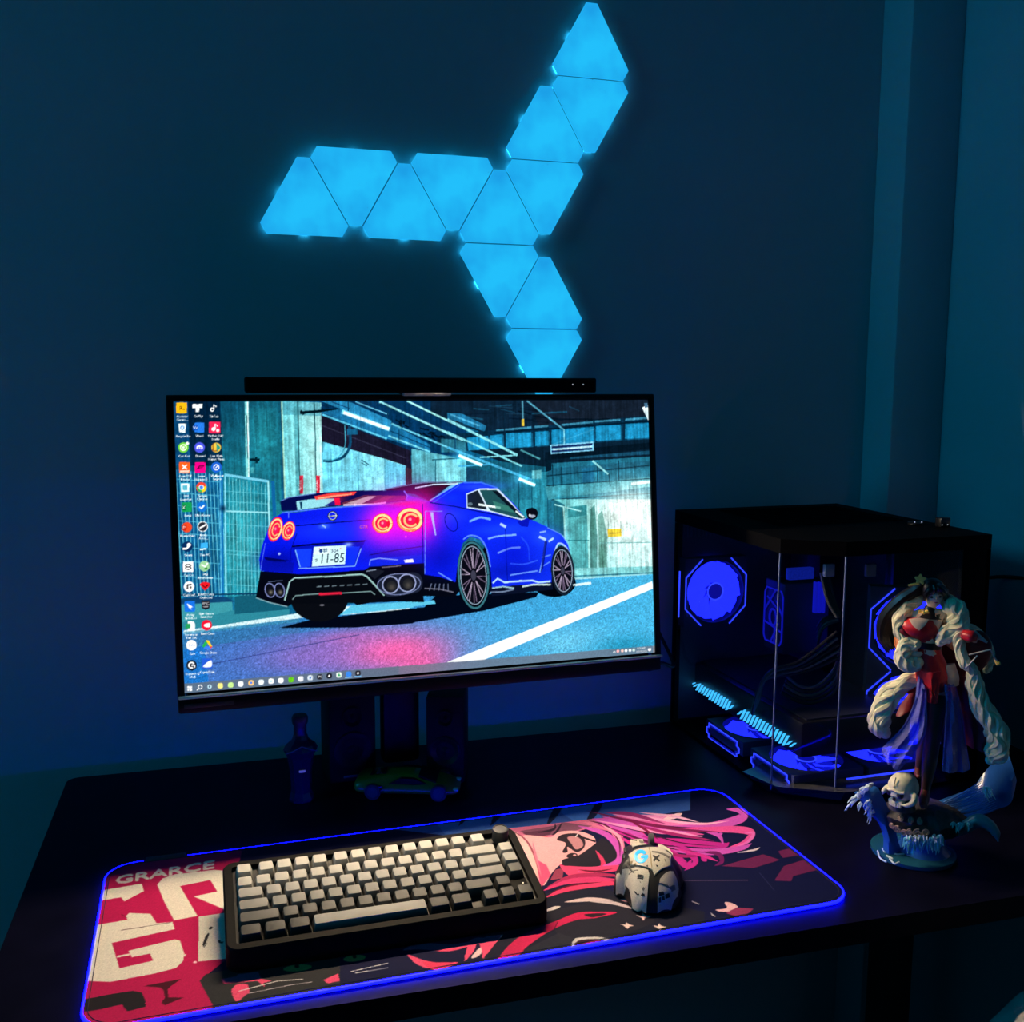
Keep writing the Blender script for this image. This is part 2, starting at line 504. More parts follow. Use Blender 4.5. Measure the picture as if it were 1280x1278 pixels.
class Canvas:
    def __init__(s, W, H, corners, ss=2):
        s.W, s.H, s.ss = W*ss, H*ss, ss
        s.im = np.zeros((s.H, s.W, 3), np.float32)
        s.hm = homography(corners, [(0, 0), (s.W, 0), (s.W, s.H), (0, s.H)])
    def T(s, pts):
        p = np.asarray(pts, float); q = np.c_[p, np.ones(len(p))] @ s.hm.T
        return q[:, :2]/q[:, 2:]
    def _bb(s, p, m=1):
        x0, y0 = np.floor(p.min(0)-m).astype(int); x1, y1 = np.ceil(p.max(0)+m).astype(int)
        return max(x0, 0), max(y0, 0), min(x1, s.W), min(y1, s.H)
    def _mix(s, bb, mask, c, a):
        x0, y0, x1, y1 = bb
        reg = s.im[y0:y1, x0:x1]
        m = (mask*a)[..., None].astype(np.float32)
        reg *= (1-m); reg += m*(np.array(c, np.float32)/255)
    def raw(s, p, c, a=1.0, c2=None, ax=None):
        bb = s._bb(p); x0, y0, x1, y1 = bb
        if x1 <= x0 or y1 <= y0: return
        X, Y = np.meshgrid(np.arange(x0, x1)+.5, np.arange(y0, y1)+.5)
        ins = np.zeros(X.shape, bool)
        xa, ya = p[-1]
        for xb, yb in p:
            if ya != yb:
                ins ^= ((ya > Y) != (yb > Y)) & (X < (xb-xa)*(Y-ya)/(yb-ya)+xa)
            xa, ya = xb, yb
        if c2 is None:
            s._mix(bb, ins, c, a)
        else:
            (ax0, ay0), (ax1, ay1) = ax
            d = np.array([ax1-ax0, ay1-ay0]); t = np.clip(((X-ax0)*d[0]+(Y-ay0)*d[1])/(d@d), 0, 1)[..., None]
            cc = (np.array(c)*(1-t)+np.array(c2)*t)/255
            reg = s.im[y0:y1, x0:x1]; m = (ins*a)[..., None].astype(np.float32)
            reg *= (1-m); reg += (m*cc).astype(np.float32)
    def poly(s, pts, c, a=1.0, c2=None, ax=None):
        s.raw(s.T(pts), c, a, c2, s.T(ax) if ax is not None else None)
    def blob(s, pts, c, a=1.0, n=6, **k):
        """closed smooth outline through pts"""
        P = np.asarray(pts, float); out = []
        N = len(P)
        for i in range(N):
            p0, p1, p2, p3 = P[i-1], P[i], P[(i+1) % N], P[(i+2) % N]
            for j in range(n):
                t = j/n
                out.append(.5*(2*p1+(p2-p0)*t+(2*p0-5*p1+4*p2-p3)*t*t+(3*p1-p0-3*p2+p3)*t**3))
        s.poly(out, c, a, **k)
    def line(s, pts, w, c, a=1.0, w1=None, smooth=False):
        P = np.asarray(pts, float)
        if smooth and len(P) > 2:
            Q = np.vstack([2*P[0]-P[1], P, 2*P[-1]-P[-2]]); out = []
            for i in range(1, len(Q)-2):
                for j in range(8):
                    t = j/8; p0, p1, p2, p3 = Q[i-1:i+3]
                    out.append(.5*(2*p1+(p2-p0)*t+(2*p0-5*p1+4*p2-p3)*t*t+(3*p1-p0-3*p2+p3)*t**3))
            P = np.array(out+[Q[-2]])
        w1 = w if w1 is None else w1
        d = np.gradient(P, axis=0); L = np.linalg.norm(d, axis=1, keepdims=True)+1e-9
        nn = np.c_[-d[:, 1], d[:, 0]]/L
        ww = np.linspace(w, w1, len(P))[:, None]/2
        s.poly(np.vstack([P+nn*ww, (P-nn*ww)[::-1]]), c, a)
    def lens(s, pts, w, c, a=1.0):
        """a tapered lock: thin ends, thick middle"""
        P = np.asarray(pts, float); Q = np.vstack([2*P[0]-P[1], P, 2*P[-1]-P[-2]]); out = []
        for i in range(1, len(Q)-2):
            for j in range(8):
                t = j/8; p0, p1, p2, p3 = Q[i-1:i+3]
                out.append(.5*(2*p1+(p2-p0)*t+(2*p0-5*p1+4*p2-p3)*t*t+(3*p1-p0-3*p2+p3)*t**3))
        P = np.array(out+[Q[-2]])
        d = np.gradient(P, axis=0); nn = np.c_[-d[:, 1], d[:, 0]]/(np.linalg.norm(d, axis=1, keepdims=True)+1e-9)
        ww = np.sin(np.linspace(0.02, PI-0.02, len(P)))[:, None]**0.8*w/2
        s.poly(np.vstack([P+nn*ww, (P-nn*ww)[::-1]]), c, a)
    def ell(s, ctr, rx, ry, c, a=1.0, rot=0.0, n=28):
        t = np.linspace(0, 2*PI, n, endpoint=False); r = math.radians(rot)
        x, y = rx*np.cos(t), ry*np.sin(t)
        s.poly(np.c_[ctr[0]+x*math.cos(r)-y*math.sin(r), ctr[1]+x*math.sin(r)+y*math.cos(r)], c, a)
    def ring(s, ctr, rx, ry, w, c, a=1.0, rot=0.0, t0=0, t1=360):
        t = np.radians(np.linspace(t0, t1, 30)); r = math.radians(rot)
        x, y = rx*np.cos(t), ry*np.sin(t)
        s.line(np.c_[ctr[0]+x*math.cos(r)-y*math.sin(r), ctr[1]+x*math.sin(r)+y*math.cos(r)], w, c, a)
    def glow(s, ctr, r, c, a, ry=None, add=False):
        p = s.T([ctr, (ctr[0]+r, ctr[1]), (ctr[0], ctr[1]+(ry or r))])
        rx_, ry_ = abs(p[1, 0]-p[0, 0]), abs(p[2, 1]-p[0, 1])
        bb = s._bb(np.array([p[0]-[2.5*rx_, 2.5*ry_], p[0]+[2.5*rx_, 2.5*ry_]])); x0, y0, x1, y1 = bb
        if x1 <= x0 or y1 <= y0: return
        X, Y = np.meshgrid(np.arange(x0, x1)+.5, np.arange(y0, y1)+.5)
        g = np.exp(-((X-p[0, 0])/rx_)**2-((Y-p[0, 1])/ry_)**2)
        if add:
            s.im[y0:y1, x0:x1] += (g*a)[..., None].astype(np.float32)*(np.array(c, np.float32)/255)
        else:
            s._mix(bb, g, c, a)
    def text(s, t, at, h, c, a=1.0, right=(1, 0), down=(0, 1), center=True, wscale=1.0):
        """letters of cap height h (photo px); right / down give the slant"""
        V, T = text_tris(t)
        w = V[:, 0].max() if len(V) else 0
        sc = h/0.69
        X = (V[:, 0]-(w/2 if center else 0))*sc*wscale; Y = -V[:, 1]*sc
        P = np.c_[at[0]+X*right[0]+Y*down[0], at[1]+X*right[1]+Y*down[1]]
        Q = s.T(P)
        for tri in T: s.raw(Q[tri], c, a)
    def noise(s, amt, cells, mask=None):
        n = rng.normal(size=(cells, int(cells*s.W/s.H)+1)).astype(np.float32)
        yi = np.clip((np.arange(s.H)*cells/s.H).astype(int), 0, cells-1); xi = np.clip((np.arange(s.W)*n.shape[1]/s.W).astype(int), 0, n.shape[1]-1)
        f = 1+amt*n[np.ix_(yi, xi)]
        if mask is not None: f = 1+(f-1)*mask
        s.im *= f[..., None]
    def grain(s, amt, cy, cx):
        n = rng.normal(size=(cy+2, cx+2)).astype(np.float32)
        yy = np.linspace(0, cy, s.H); xx = np.linspace(0, cx, s.W)
        y0 = yy.astype(int); x0 = xx.astype(int); fy = (yy-y0)[:, None].astype(np.float32); fx = (xx-x0)[None, :].astype(np.float32)
        f = n[np.ix_(y0, x0)]*(1-fy)*(1-fx)+n[np.ix_(y0+1, x0)]*fy*(1-fx)+n[np.ix_(y0, x0+1)]*(1-fy)*fx+n[np.ix_(y0+1, x0+1)]*fy*fx
        s.im *= (1+amt*f)[..., None]
    def mask(s, pts, soft=0):
        keep = s.im; s.im = np.zeros_like(keep); s.poly(pts, (255, 255, 255)); m = s.im[..., 0]; s.im = keep
        return m
    def done(s):
        """linear colours at the grid points (top row first)"""
        k = s.ss; im = np.clip(s.im, 0, 1)
        im = im.reshape(s.H//k, k, s.W//k, k, 3).mean((1, 3))
        return np.where(im <= 0.04045, im/12.92, ((im+0.055)/1.055)**2.4)
def print_mesh(name, XYZ, colr, material, parent):
    """grid of points (rows, cols, 3) with one colour for each point"""
    H, W = XYZ.shape[:2]
    me = bpy.data.meshes.new(name)
    nv, nf = H*W, (H-1)*(W-1)
    idx = np.arange(nv).reshape(H, W)
    q = np.stack([idx[1:, :-1], idx[1:, 1:], idx[:-1, 1:], idx[:-1, :-1]], -1).reshape(-1, 4)
    me.vertices.add(nv); me.vertices.foreach_set('co', XYZ.astype(np.float32).ravel())
    me.loops.add(nf*4); me.loops.foreach_set('vertex_index', q.astype(np.int32).ravel())
    me.polygons.add(nf); me.polygons.foreach_set('loop_start', (np.arange(nf)*4).astype(np.int32))
    me.update(calc_edges=True); me.validate()
    at_ = me.color_attributes.new('print', 'FLOAT_COLOR', 'POINT')
    at_.data.foreach_set('color', np.c_[colr.reshape(-1, 3), np.ones(nv)].astype(np.float32).ravel())
    me.materials.append(material)
    o = bpy.data.objects.new(name, me); col.objects.link(o); o.parent = parent
    return o

# ------------------------------------------------------------------ the desktop picture
def Zm(ox, oy, k):
    return lambda *p: [(ox+p[i]/k, oy+p[i+1]/k) for i in range(0, len(p), 2)]
g1 = Zm(310, 590, 5.818); g2 = Zm(520, 590, 5.818); g3 = Zm(340, 495, 5.333); g4 = Zm(560, 495, 4.923)
g5 = Zm(660, 600, 5.559); g6 = Zm(200, 480, 3.194); g7 = Zm(500, 460, 3.043); g8 = Zm(200, 480, 6.0875); g9 = Zm(200, 680, 6.0875)
SC = Canvas(800, 450, [(216, 503.1), (809.7, 501), (819, 813.8), (231, 867.2)])
def paint_desktop(c):
    full = [(200, 490), (840, 490), (840, 880), (200, 880)]
    c.poly(full, (18, 92, 128))
    # left: dark wall beside the pillar
    c.poly(g6(30, 60, 480, 60, 480, 600, 30, 900), (10, 42, 66), c2=(22, 120, 140), ax=g6(60, 80, 420, 330))
    c.poly(g6(235, 70, 480, 70, 490, 640, 235, 640), (16, 72, 96), c2=(30, 118, 134), ax=g6(240, 80, 420, 420))
    c.poly(g6(358, 100, 470, 100, 480, 470, 365, 470), (24, 96, 116), 0.8)
    c.poly(g6(30, 60, 240, 60, 250, 330, 40, 330), (6, 26, 52), 0.75)
    c.poly(g6(50, 70, 110, 70, 120, 330, 60, 330), (20, 96, 150), 0.55)
    c.glow(g6(420, 220)[0], 20, (40, 140, 150), 0.6, ry=40)
    c.line(g6(347, 75, 352, 400, 362, 640), 4.6, (120, 200, 200)); c.line(g6(350, 75, 356, 400, 366, 640), 1.4, (215, 245, 240))
    c.line(g6(347, 130, 351, 300), 1.2, (30, 90, 100))
    c.line(g6(360, 305, 400, 306), 3.2, (6, 30, 40)); c.line(g6(385, 295, 388, 320), 3, (6, 30, 40)); c.poly(g6(363, 335, 378, 335, 378, 360, 363, 360), (60, 140, 150))
    # fence zone backdrop
    c.poly(g6(60, 345, 255, 360, 255, 860, 90, 860), (14, 84, 128)); c.poly(g6(250, 365, 460, 400, 460, 860, 250, 850), (28, 120, 140))
    c.glow(g6(330, 640)[0], 30, (60, 160, 165), 0.6, ry=60)
    # ceiling
    c.poly(g3(320, 35, 1300, 35, 1300, 400, 900, 400, 320, 130), (10, 52, 88))
    c.poly(g4(-100, 30, 1260, 30, 1260, 230, 700, 250, 300, 260, -100, 120), (16, 36, 54))
    c.poly(g4(500, 35, 1250, 30, 1250, 120, 560, 190), (24, 34, 48))
    for k in range(26):
        x = random.uniform(0, 900); y = random.uniform(40, 230)
        c.line(g4(x, y, x+random.uniform(60, 220), y+random.uniform(-14, 30)), random.uniform(.6, 2.4), random.choice([(10, 24, 40), (30, 62, 84), (26, 78, 104), (8, 18, 30)]), .8)
    c.poly(g4(0, 110, 90, 115, 240, 190, 230, 225, 60, 160, 0, 150), (34, 110, 150)); c.line(g4(20, 120, 200, 190), 2, (90, 180, 215), .7)
    # beam with panels
    c.poly(g4(-60, 250, 290, 215, 1245, 130, 1245, 275, 600, 320, 130, 345, -60, 300), (12, 44, 66))
    for q in ((360, 235, 515, 228, 518, 315, 360, 325), (540, 225, 620, 220, 622, 305, 540, 312), (640, 215, 895, 195, 897, 285, 640, 303), (910, 190, 1062, 182, 1064, 270, 910, 282), (1090, 178, 1240, 170, 1240, 262, 1090, 268), (120, 262, 250, 250, 255, 330, 130, 340), (262, 248, 340, 240, 340, 325, 262, 330)):
        c.poly(g4(*q), (26, 128, 172)); c.poly(g4(*[v+(6 if i % 2 else 10) for i, v in enumerate(q)]), (38, 142, 186), .4)
    for q in ((300, 212, 515, 192, 515, 205, 300, 222), (536, 190, 620, 182, 620, 196, 536, 202), (700, 178, 893, 160, 893, 172, 700, 190), (905, 158, 1060, 146, 1060, 158, 905, 170), (1090, 146, 1240, 132, 1240, 146, 1090, 158)):
        c.poly(g4(*q), (70, 150, 180), .8)
    c.line(g4(290, 232, 1240, 160), 1.4, (8, 28, 44)); c.line(g4(640, 305, 900, 210), 1.0, (80, 170, 205), .5)
    # under the beam: dark
    c.poly(g4(130, 340, 600, 315, 1245, 270, 1245, 390, 600, 440, 520, 470), (14, 34, 50))
    c.poly(g4(600, 350, 1240, 290, 1240, 330, 600, 400), (10, 24, 36)); c.poly(g4(750, 380, 1240, 340, 1240, 362, 750, 392), (28, 84, 112), .8)
    # middle concrete
    c.poly(g4(100, 380, 610, 440, 640, 720, 640, 1000, 100, 1000), (24, 88, 110)); c.poly(g4(110, 440, 440, 500, 440, 900, 110, 900), (24, 64, 92), c2=(34, 110, 134), ax=g4(150, 450, 400, 620))
    c.poly(g4(440, 470, 610, 470, 620, 1050, 440, 1000), (42, 134, 156)); c.poly(g4(440, 470, 520, 460, 520, 640, 440, 640), (28, 96, 120), .6)
    c.line(g4(520, 560, 522, 900), 1.4, (20, 76, 96), .8); c.line(g4(440, 500, 442, 900), 1.4, (14, 60, 80), .9)
    c.poly(g4(520, 462, 578, 458, 578, 512, 520, 514), (90, 168, 180))
    # far right wall
    c.poly(g4(610, 420, 1250, 375, 1250, 1100, 640, 1100), (34, 108, 132))
    c.poly(g4(620, 450, 1240, 400, 1240, 440, 620, 500), (30, 92, 116)); c.poly(g4(600, 560, 1245, 500, 1245, 560, 620, 640), (66, 150, 164), .85); c.poly(g4(660, 620, 1245, 590, 1245, 640, 660, 690), (42, 126, 146), .8)
    c.poly(g4(830, 450, 900, 440, 900, 530, 830, 535), (28, 98, 132))
    for q in ((610, 495, 1240, 430), (610, 555, 1240, 510), (700, 440, 705, 545), (1050, 400, 1052, 520), (920, 410, 922, 530), (640, 640, 1245, 600), (645, 420, 650, 560), (990, 480, 1000, 560)):
        c.line(g4(*q), 1.3, (10, 44, 60), .85)
    c.line(g4(890, 402, 988, 484), 2.2, (130, 200, 205)); c.poly(g4(605, 400, 640, 395, 640, 460, 605, 470), (10, 30, 44))
    c.poly(g4(1060, 530, 1245, 515, 1245, 560, 1060, 580), (110, 190, 200), .8); c.line(g4(1128, 542, 1245, 530), 3.6, (225, 250, 250))
    # lit corner on the right
    c.poly(g7(585, 500, 960, 500, 965, 800, 660, 800), (96, 178, 182), c2=(176, 222, 220), ax=g7(620, 640, 860, 640))
    c.glow(g7(880, 560)[0], 42, (246, 250, 240), 0.95, ry=34); c.glow(g7(930, 640)[0], 40, (206, 238, 236), 0.7, ry=40)
    c.line(g7(815, 520, 950, 512), 4, (240, 252, 250), .9)
    c.poly(g7(585, 500, 628, 520, 632, 640, 590, 620), (30, 92, 108)); c.poly(g7(640, 530, 715, 520, 720, 760, 650, 770), (80, 160, 164)); c.poly(g7(640, 530, 712, 522, 712, 560, 640, 570), (44, 118, 126), .8)
    c.line(g7(716, 520, 722, 765), 2.4, (150, 214, 210)); c.line(g7(625, 530, 632, 700), 2, (150, 210, 206))
    c.poly(g7(722, 540, 742, 520, 752, 640, 750, 765, 726, 765), (74, 136, 132), .85); c.poly(g7(755, 560, 770, 540, 790, 640, 788, 760, 760, 765), (96, 150, 140), .8)
    c.glow(g7(770, 720)[0], 4, (60, 110, 96), .7, ry=20); c.glow(g7(735, 600)[0], 3, (60, 110, 100), .7, ry=25)
    c.line(g7(590, 520, 690, 545), 1.6, (150, 210, 210)); c.line(g7(750, 665, 955, 662), 1.0, (110, 170, 168)); c.line(g7(640, 655, 720, 655), 1.2, (40, 110, 116))
    c.poly(g7(790, 612, 843, 610, 843, 640, 792, 642), (222, 196, 64)); c.line(g7(796, 628, 838, 626), 1.4, (170, 150, 70)); c.line(g7(793, 585, 794, 610), 1, (130, 170, 160)); c.line(g7(840, 583, 841, 610), 1, (130, 170, 160))
    c.poly(g7(660, 760, 962, 752, 964, 800, 660, 800), (120, 190, 192)); c.line(g7(660, 790, 964, 776), 1.6, (40, 110, 130), .9)
    # left garage opening
    c.poly(g3(320, 130, 930, 370, 940, 600, 330, 640), (28, 26, 44)); c.poly(g3(340, 310, 760, 425, 900, 470, 900, 640, 340, 660), (96, 190, 216), c2=(140, 216, 228), ax=g3(340, 400, 800, 560))
    c.poly(g3(500, 350, 590, 385, 590, 640, 500, 640), (110, 198, 218), .8); c.poly(g3(760, 430, 895, 470, 895, 640, 760, 640), (86, 176, 208), .8); c.line(g3(580, 380, 582, 640), 1, (60, 140, 168), .7); c.line(g3(756, 425, 758, 640), 1, (50, 130, 160), .7)
    c.line(g3(600, 430, 650, 462), 1.4, (40, 90, 110)); c.line(g3(600, 450, 640, 470), 1, (40, 90, 110)); c.line(g3(330, 200, 900, 420), 1.2, (60, 60, 84), .7)
    c.poly(g3(895, 480, 940, 490, 940, 640, 895, 640), (54, 40, 52))
    # pale wall and box to the right of the opening
    c.poly(g3(935, 355, 1300, 430, 1300, 640, 940, 640), (86, 164, 178)); c.poly(g3(1100, 435, 1260, 425, 1260, 620, 1100, 620), (116, 196, 206)); c.line(g3(1072, 430, 1250, 420), 1.4, (30, 80, 96)); c.line(g3(1095, 430, 1097, 620), 1.2, (30, 90, 106))
    c.poly(g3(1130, 290, 1300, 300, 1300, 380, 1130, 380), (46, 116, 134), .8)
    # pillar
    c.poly(g3(60, 40, 330, 50, 345, 680, 85, 720), (104, 190, 198), c2=(164, 222, 220), ax=g3(80, 200, 300, 200))
    c.poly(g3(60, 40, 330, 50, 330, 140, 60, 130), (60, 140, 160), .6); c.poly(g3(150, 60, 180, 60, 196, 680, 165, 690), (74, 160, 172), .7)
    for q in ((175, 45, 190, 660), (285, 50, 302, 660), (62, 45, 88, 700)): c.line(g3(*q), 1.3, (24, 74, 88))
    c.line(g3(68, 45, 92, 700), 2.0, (170, 220, 196), .8); c.line(g3(190, 118, 480, 95), 3.6, (6, 26, 36)); c.line(g3(195, 104, 215, 130), 2.6, (6, 26, 36))
    for x in (200, 312):
        c.poly(g3(x-13, 535, x+13, 535, x+12, 655, x-9, 655), (206, 40, 66)); c.text('RECARO'[:5], g3(x, 600)[0], 3.0, (235, 240, 240), right=(0.05, -1), down=(1, 0.05))
    # lamp housings and pipes under the ceiling
    c.poly(g3(330, 115, 480, 90, 800, 190, 1060, 330, 1060, 385, 770, 290), (30, 112, 158)); c.poly(g3(330, 40, 520, 45, 800, 170, 800, 210, 500, 110), (44, 138, 184), .9)
    for q, w, k in (((340, 130, 770, 290), 2.2, (90, 190, 220)), ((510, 120, 1060, 350), 1.2, (12, 60, 96)), ((780, 270, 1060, 378), 2.0, (110, 200, 220)), ((720, 45, 1280, 300), 2.8, (140, 214, 222)), ((728, 56, 1280, 312), 1.0, (16, 60, 80)), ((905, 40, 1290, 225), 2.2, (150, 220, 220)), ((800, 190, 1280, 390), 2.2, (100, 190, 214)), ((560, 45, 780, 130), 1.4, (100, 180, 210)), ((400, 45, 520, 90), 1.2, (14, 60, 100))):
        c.line(g3(*q), w, k)
    c.line(g3(470, 110, 790, 228), 5.4, (120, 215, 245)); c.line(g3(480, 116, 785, 226), 3.6, (250, 255, 255))
    for k in range(22):
        x = random.uniform(820, 1130); y = 170+(x-820)*.38+random.uniform(-18, 24)
        c.line(g3(x, y, x+random.uniform(10, 45), y+random.uniform(4, 20)), random.uniform(1, 2.2), (6, 20, 34))
    c.line(g3(520, 200, 525, 330, 480, 410, 400, 438, 345, 436), 3.4, (16, 66, 96), smooth=True); c.line(g3(490, 200, 492, 330, 455, 405, 400, 430, 345, 428), 1.4, (70, 160, 186), smooth=True)
    for q in ((512, 45, 512, 110), (775, 80, 775, 160), (872, 100, 872, 230), (1225, 290, 1228, 380), (852, 230, 852, 300)): c.line(g3(*q), 1.3, (14, 60, 90))
    c.poly(g3(505, 225, 575, 222, 575, 262, 505, 265), (24, 90, 126))
    for q, w, k in (((0, 150, 430, 368), 3.0, (130, 210, 220)), ((0, 226, 460, 436), 2.2, (120, 204, 214)), ((0, 320, 520, 520), 3.0, (70, 170, 210)), ((200, 382, 430, 368), 1.6, (120, 200, 210)), ((488, 36, 716, 214), 2.0, (84, 160, 186)), ((460, 36, 464, 150), 2.2, (70, 130, 150)), ((463, 148, 465, 190), 3.0, (206, 178, 60)), ((716, 210, 718, 350), 1.4, (120, 196, 214)), ((350, 110, 352, 320), 1.4, (14, 40, 60)), ((450, 336, 570, 392), 2.0, (70, 140, 150)), ((70, 436, 250, 425), 2.0, (60, 150, 190))):
        c.line(g4(*q), w, k)
    for q in ((70, 370, 215, 430), (440, 512, 540, 552)):
        c.glow([g4(*q)[0], g4(*q)[1]][0], 8, (80, 200, 250), .5); c.line(g4(*q), 4.6, (120, 220, 250)); c.line(g4(*q), 2.8, (250, 255, 255))
    c.poly(g4(632, 305, 895, 285, 900, 340, 636, 362), (120, 190, 220)); c.poly(g4(640, 314, 890, 294, 890, 308, 640, 328), (24, 44, 92)); c.poly(g4(640, 340, 890, 322, 890, 334, 640, 352), (24, 44, 92)); c.line(g4(650, 335, 885, 315), 1.6, (190, 225, 235))
    c.poly(g4(1192, 78, 1228, 62, 1240, 150, 1230, 155), (215, 235, 240)); c.poly(g4(1205, 50, 1225, 50, 1228, 75, 1210, 80), (70, 110, 140))
    c.grain(0.10, 14, 420); c.grain(0.07, 60, 110); c.grain(0.06, 230, 400)
    # road
    road = g6(60, 985, 520, 930, 1000, 830)+g7(660, 800, 990, 780, 990, 1200)+g6(1000, 1250, 60, 1300)
    c.poly(road, (44, 120, 178), c2=(70, 168, 210), ax=g7(-300, 1000, 900, 900))
    c.poly(g6(60, 880, 290, 870, 295, 935, 60, 960), (60, 144, 156)); c.poly(g6(60, 860, 255, 848, 300, 870, 60, 884), (20, 60, 100), .8)
    c.poly(g6(290, 905, 420, 890, 520, 880, 520, 940, 60, 985, 60, 960), (46, 128, 144)); c.poly(g6(300, 850, 430, 830, 520, 860, 520, 900, 300, 920), (24, 88, 108))
    c.poly(g6(240, 965, 560, 915, 800, 880, 1000, 880, 1000, 900, 560, 935, 95, 1000, 95, 985), (196, 226, 232)); c.poly(g6(95, 992, 560, 935, 560, 955, 95, 1008), (60, 130, 160), .7)
    c.poly(g6(90, 1005, 560, 950, 560, 1010, 95, 1060), (50, 110, 160)); c.poly(g6(95, 1060, 1010, 930, 1500, 860, 1500, 1300, 100, 1300), (70, 104, 176), .75, c2=(64, 154, 202), ax=g6(700, 1100, 1350, 1100))
    c.poly(g6(95, 1060, 180, 1045, 200, 1230, 100, 1230), (10, 110, 190), .6)
    c.glow(g6(930, 1060)[0], 76, (236, 96, 160), .95, ry=26); c.glow(g6(600, 1080)[0], 70, (140, 100, 178), .7, ry=24); c.glow(g6(1040, 1120)[0], 40, (228, 90, 150), .8, ry=20); c.glow(g6(760, 1010)[0], 40, (190, 100, 170), .5, ry=8)
    c.line(g6(200, 1120, 800, 1000), 1.2, (40, 50, 110), .6)
    c.glow(g7(700, 900)[0], 60, (60, 150, 200), .5, ry=14); c.glow(g7(640, 1040)[0], 50, (120, 196, 224), .6, ry=22); c.glow(g7(860, 1050)[0], 40, (20, 120, 150), .6, ry=12)
    c.poly(g7(660, 820, 728, 812, 730, 820, 664, 828), (210, 236, 240)); c.line(g7(664, 800, 940, 782), 1.6, (150, 206, 216))
    m = c.mask(road); c.noise(0.085, 400, m); c.noise(0.05, 170, m)
    c.poly(g7(178, 1118, 320, 1108, 962, 836, 960, 808), (240, 248, 248))
    # wire fence
    for k in range(13):
        x = 62+k*15; c.line(g6(x, 345+k*1.5, x+28, 850), 1.0, (110, 200, 220), .8)
    for k in range(12):
        x = 262+k*14.5; c.line(g6(x, 372+k*3, x+6, 845), 0.9, (120, 206, 214), .75)
    for y in (395, 450, 500, 560, 610, 665, 720, 780): c.line(g6(66, y-12, 250, y), .9, (90, 190, 216), .75)
    for y in (430, 470, 560, 610, 665, 680, 740, 800): c.line(g6(255, y, 440, y+12), .9, (100, 196, 210), .7)
    c.line(g6(245, 350, 250, 850), 4.6, (26, 110, 170)); c.line(g6(241, 350, 246, 850), 1.0, (96, 190, 220)); c.line(g6(260, 365, 264, 840), 1.6, (130, 206, 226)); c.line(g6(258, 365, 436, 392), 3.2, (110, 190, 214)); c.line(g6(260, 510, 436, 516), 2.0, (140, 210, 220)); c.line(g6(434, 392, 440, 640), 2, (150, 214, 220)); c.line(g6(452, 390, 462, 560), 4.4, (20, 96, 150)); c.line(g6(60, 845, 400, 838), 2, (16, 60, 90)); c.glow(g6(252, 500)[0], 4, (10, 40, 70), .9)
    # ------------- car
    c.poly(g1(230, 1135, 420, 1085, 700, 1045, 1290, 980)+g2(150, 900, 900, 870, 880, 905, 500, 1005, 0, 1090)+g1(1200, 1100, 800, 1130), (8, 12, 26))
    c.poly(g1(670, 1040, 760, 970, 1100, 945, 1290, 940)+g2(140, 930, 150, 955, 0, 975)+g1(1200, 985, 900, 1015), (90, 184, 214))
    c.ell(g1(525, 925)[0], 36, 28, (14, 16, 22)); c.ell(g1(545, 968)[0], 3, 1, (120, 120, 130))
    c.ell(g2(1010, 800)[0], 27, 18, (8, 9, 14))
    c.poly(g1(95, 725, 62, 915, 160, 950, 292, 982, 330, 955, 730, 925, 800, 968, 900, 950, 1110, 940, 1290, 945)+g2(60, 900, 290, 905, 330, 860, 320, 690, 70, 660, 0, 650)+g1(1200, 640, 560, 720), (10, 12, 22))
    c.poly(g2(300, 720, 540, 520, 560, 860, 430, 1000, 330, 920), (8, 9, 16)); c.poly(g2(540, 820, 1000, 780, 1000, 850, 560, 900), (14, 20, 40))
    body = (10, 24, 214)
    c.poly(g1(180, 345, 250, 305, 350, 300, 590, 262, 900, 240, 1070, 235, 1285, 225, 1290, 662, 1180, 668, 890, 690, 860, 712, 560, 735, 380, 745, 300, 738, 95, 722, 85, 640, 110, 530, 150, 420), body, c2=(20, 36, 226), ax=g1(300, 700, 900, 300))
    c.poly(g2(55, 235, 110, 210, 300, 95, 350, 80, 480, 80, 600, 122, 720, 235, 810, 350, 830, 340, 960, 400, 1060, 455, 1108, 520, 1125, 585, 1085, 540, 1040, 520, 1005, 600, 990, 800, 560, 835, 548, 700, 520, 560, 470, 490, 400, 468, 345, 520, 312, 640, 295, 800, 180, 762, 70, 745), (14, 30, 220), c2=(20, 50, 226), ax=g2(200, 400, 900, 560))
    c.glow(g1(560, 430)[0], 50, (36, 62, 246), .55, ry=12); c.glow(g1(230, 640)[0], 26, (8, 14, 130), .6, ry=12); c.glow(g1(1050, 600)[0], 34, (8, 18, 150), .6, ry=8); c.glow(g2(250, 320)[0], 26, (44, 80, 250), .55, ry=12); c.glow(g2(190, 620)[0], 22, (8, 18, 160), .6, ry=20); c.glow(g2(700, 720)[0], 40, (8, 20, 150), .6, ry=12); c.glow(g2(620, 420)[0], 40, (36, 84, 250), .5, ry=8); c.glow(g2(960, 470)[0], 16, (50, 100, 250), .6, ry=10); c.glow(g2(450, 110)[0], 30, (50, 90, 250), .6, ry=5)
    # roof, rear window
    c.poly(g1(1000, 135, 1120, 105, 1280, 85)+g2(60, 82, 300, 82, 240, 110, 100, 215, 0, 165)+g1(1160, 160), (38, 18, 40)); c.poly(g2(20, 130, 240, 95, 105, 200), (58, 14, 34)); c.line(g2(0, 120, 130, 95, 310, 88), 1.6, (190, 220, 235)); c.line(g2(295, 95, 105, 212), 1.6, (120, 190, 230)); c.line(g1(1005, 130, 1130, 105, 1280, 82)+g2(120, 78, 350, 76), 1.4, (90, 110, 140))
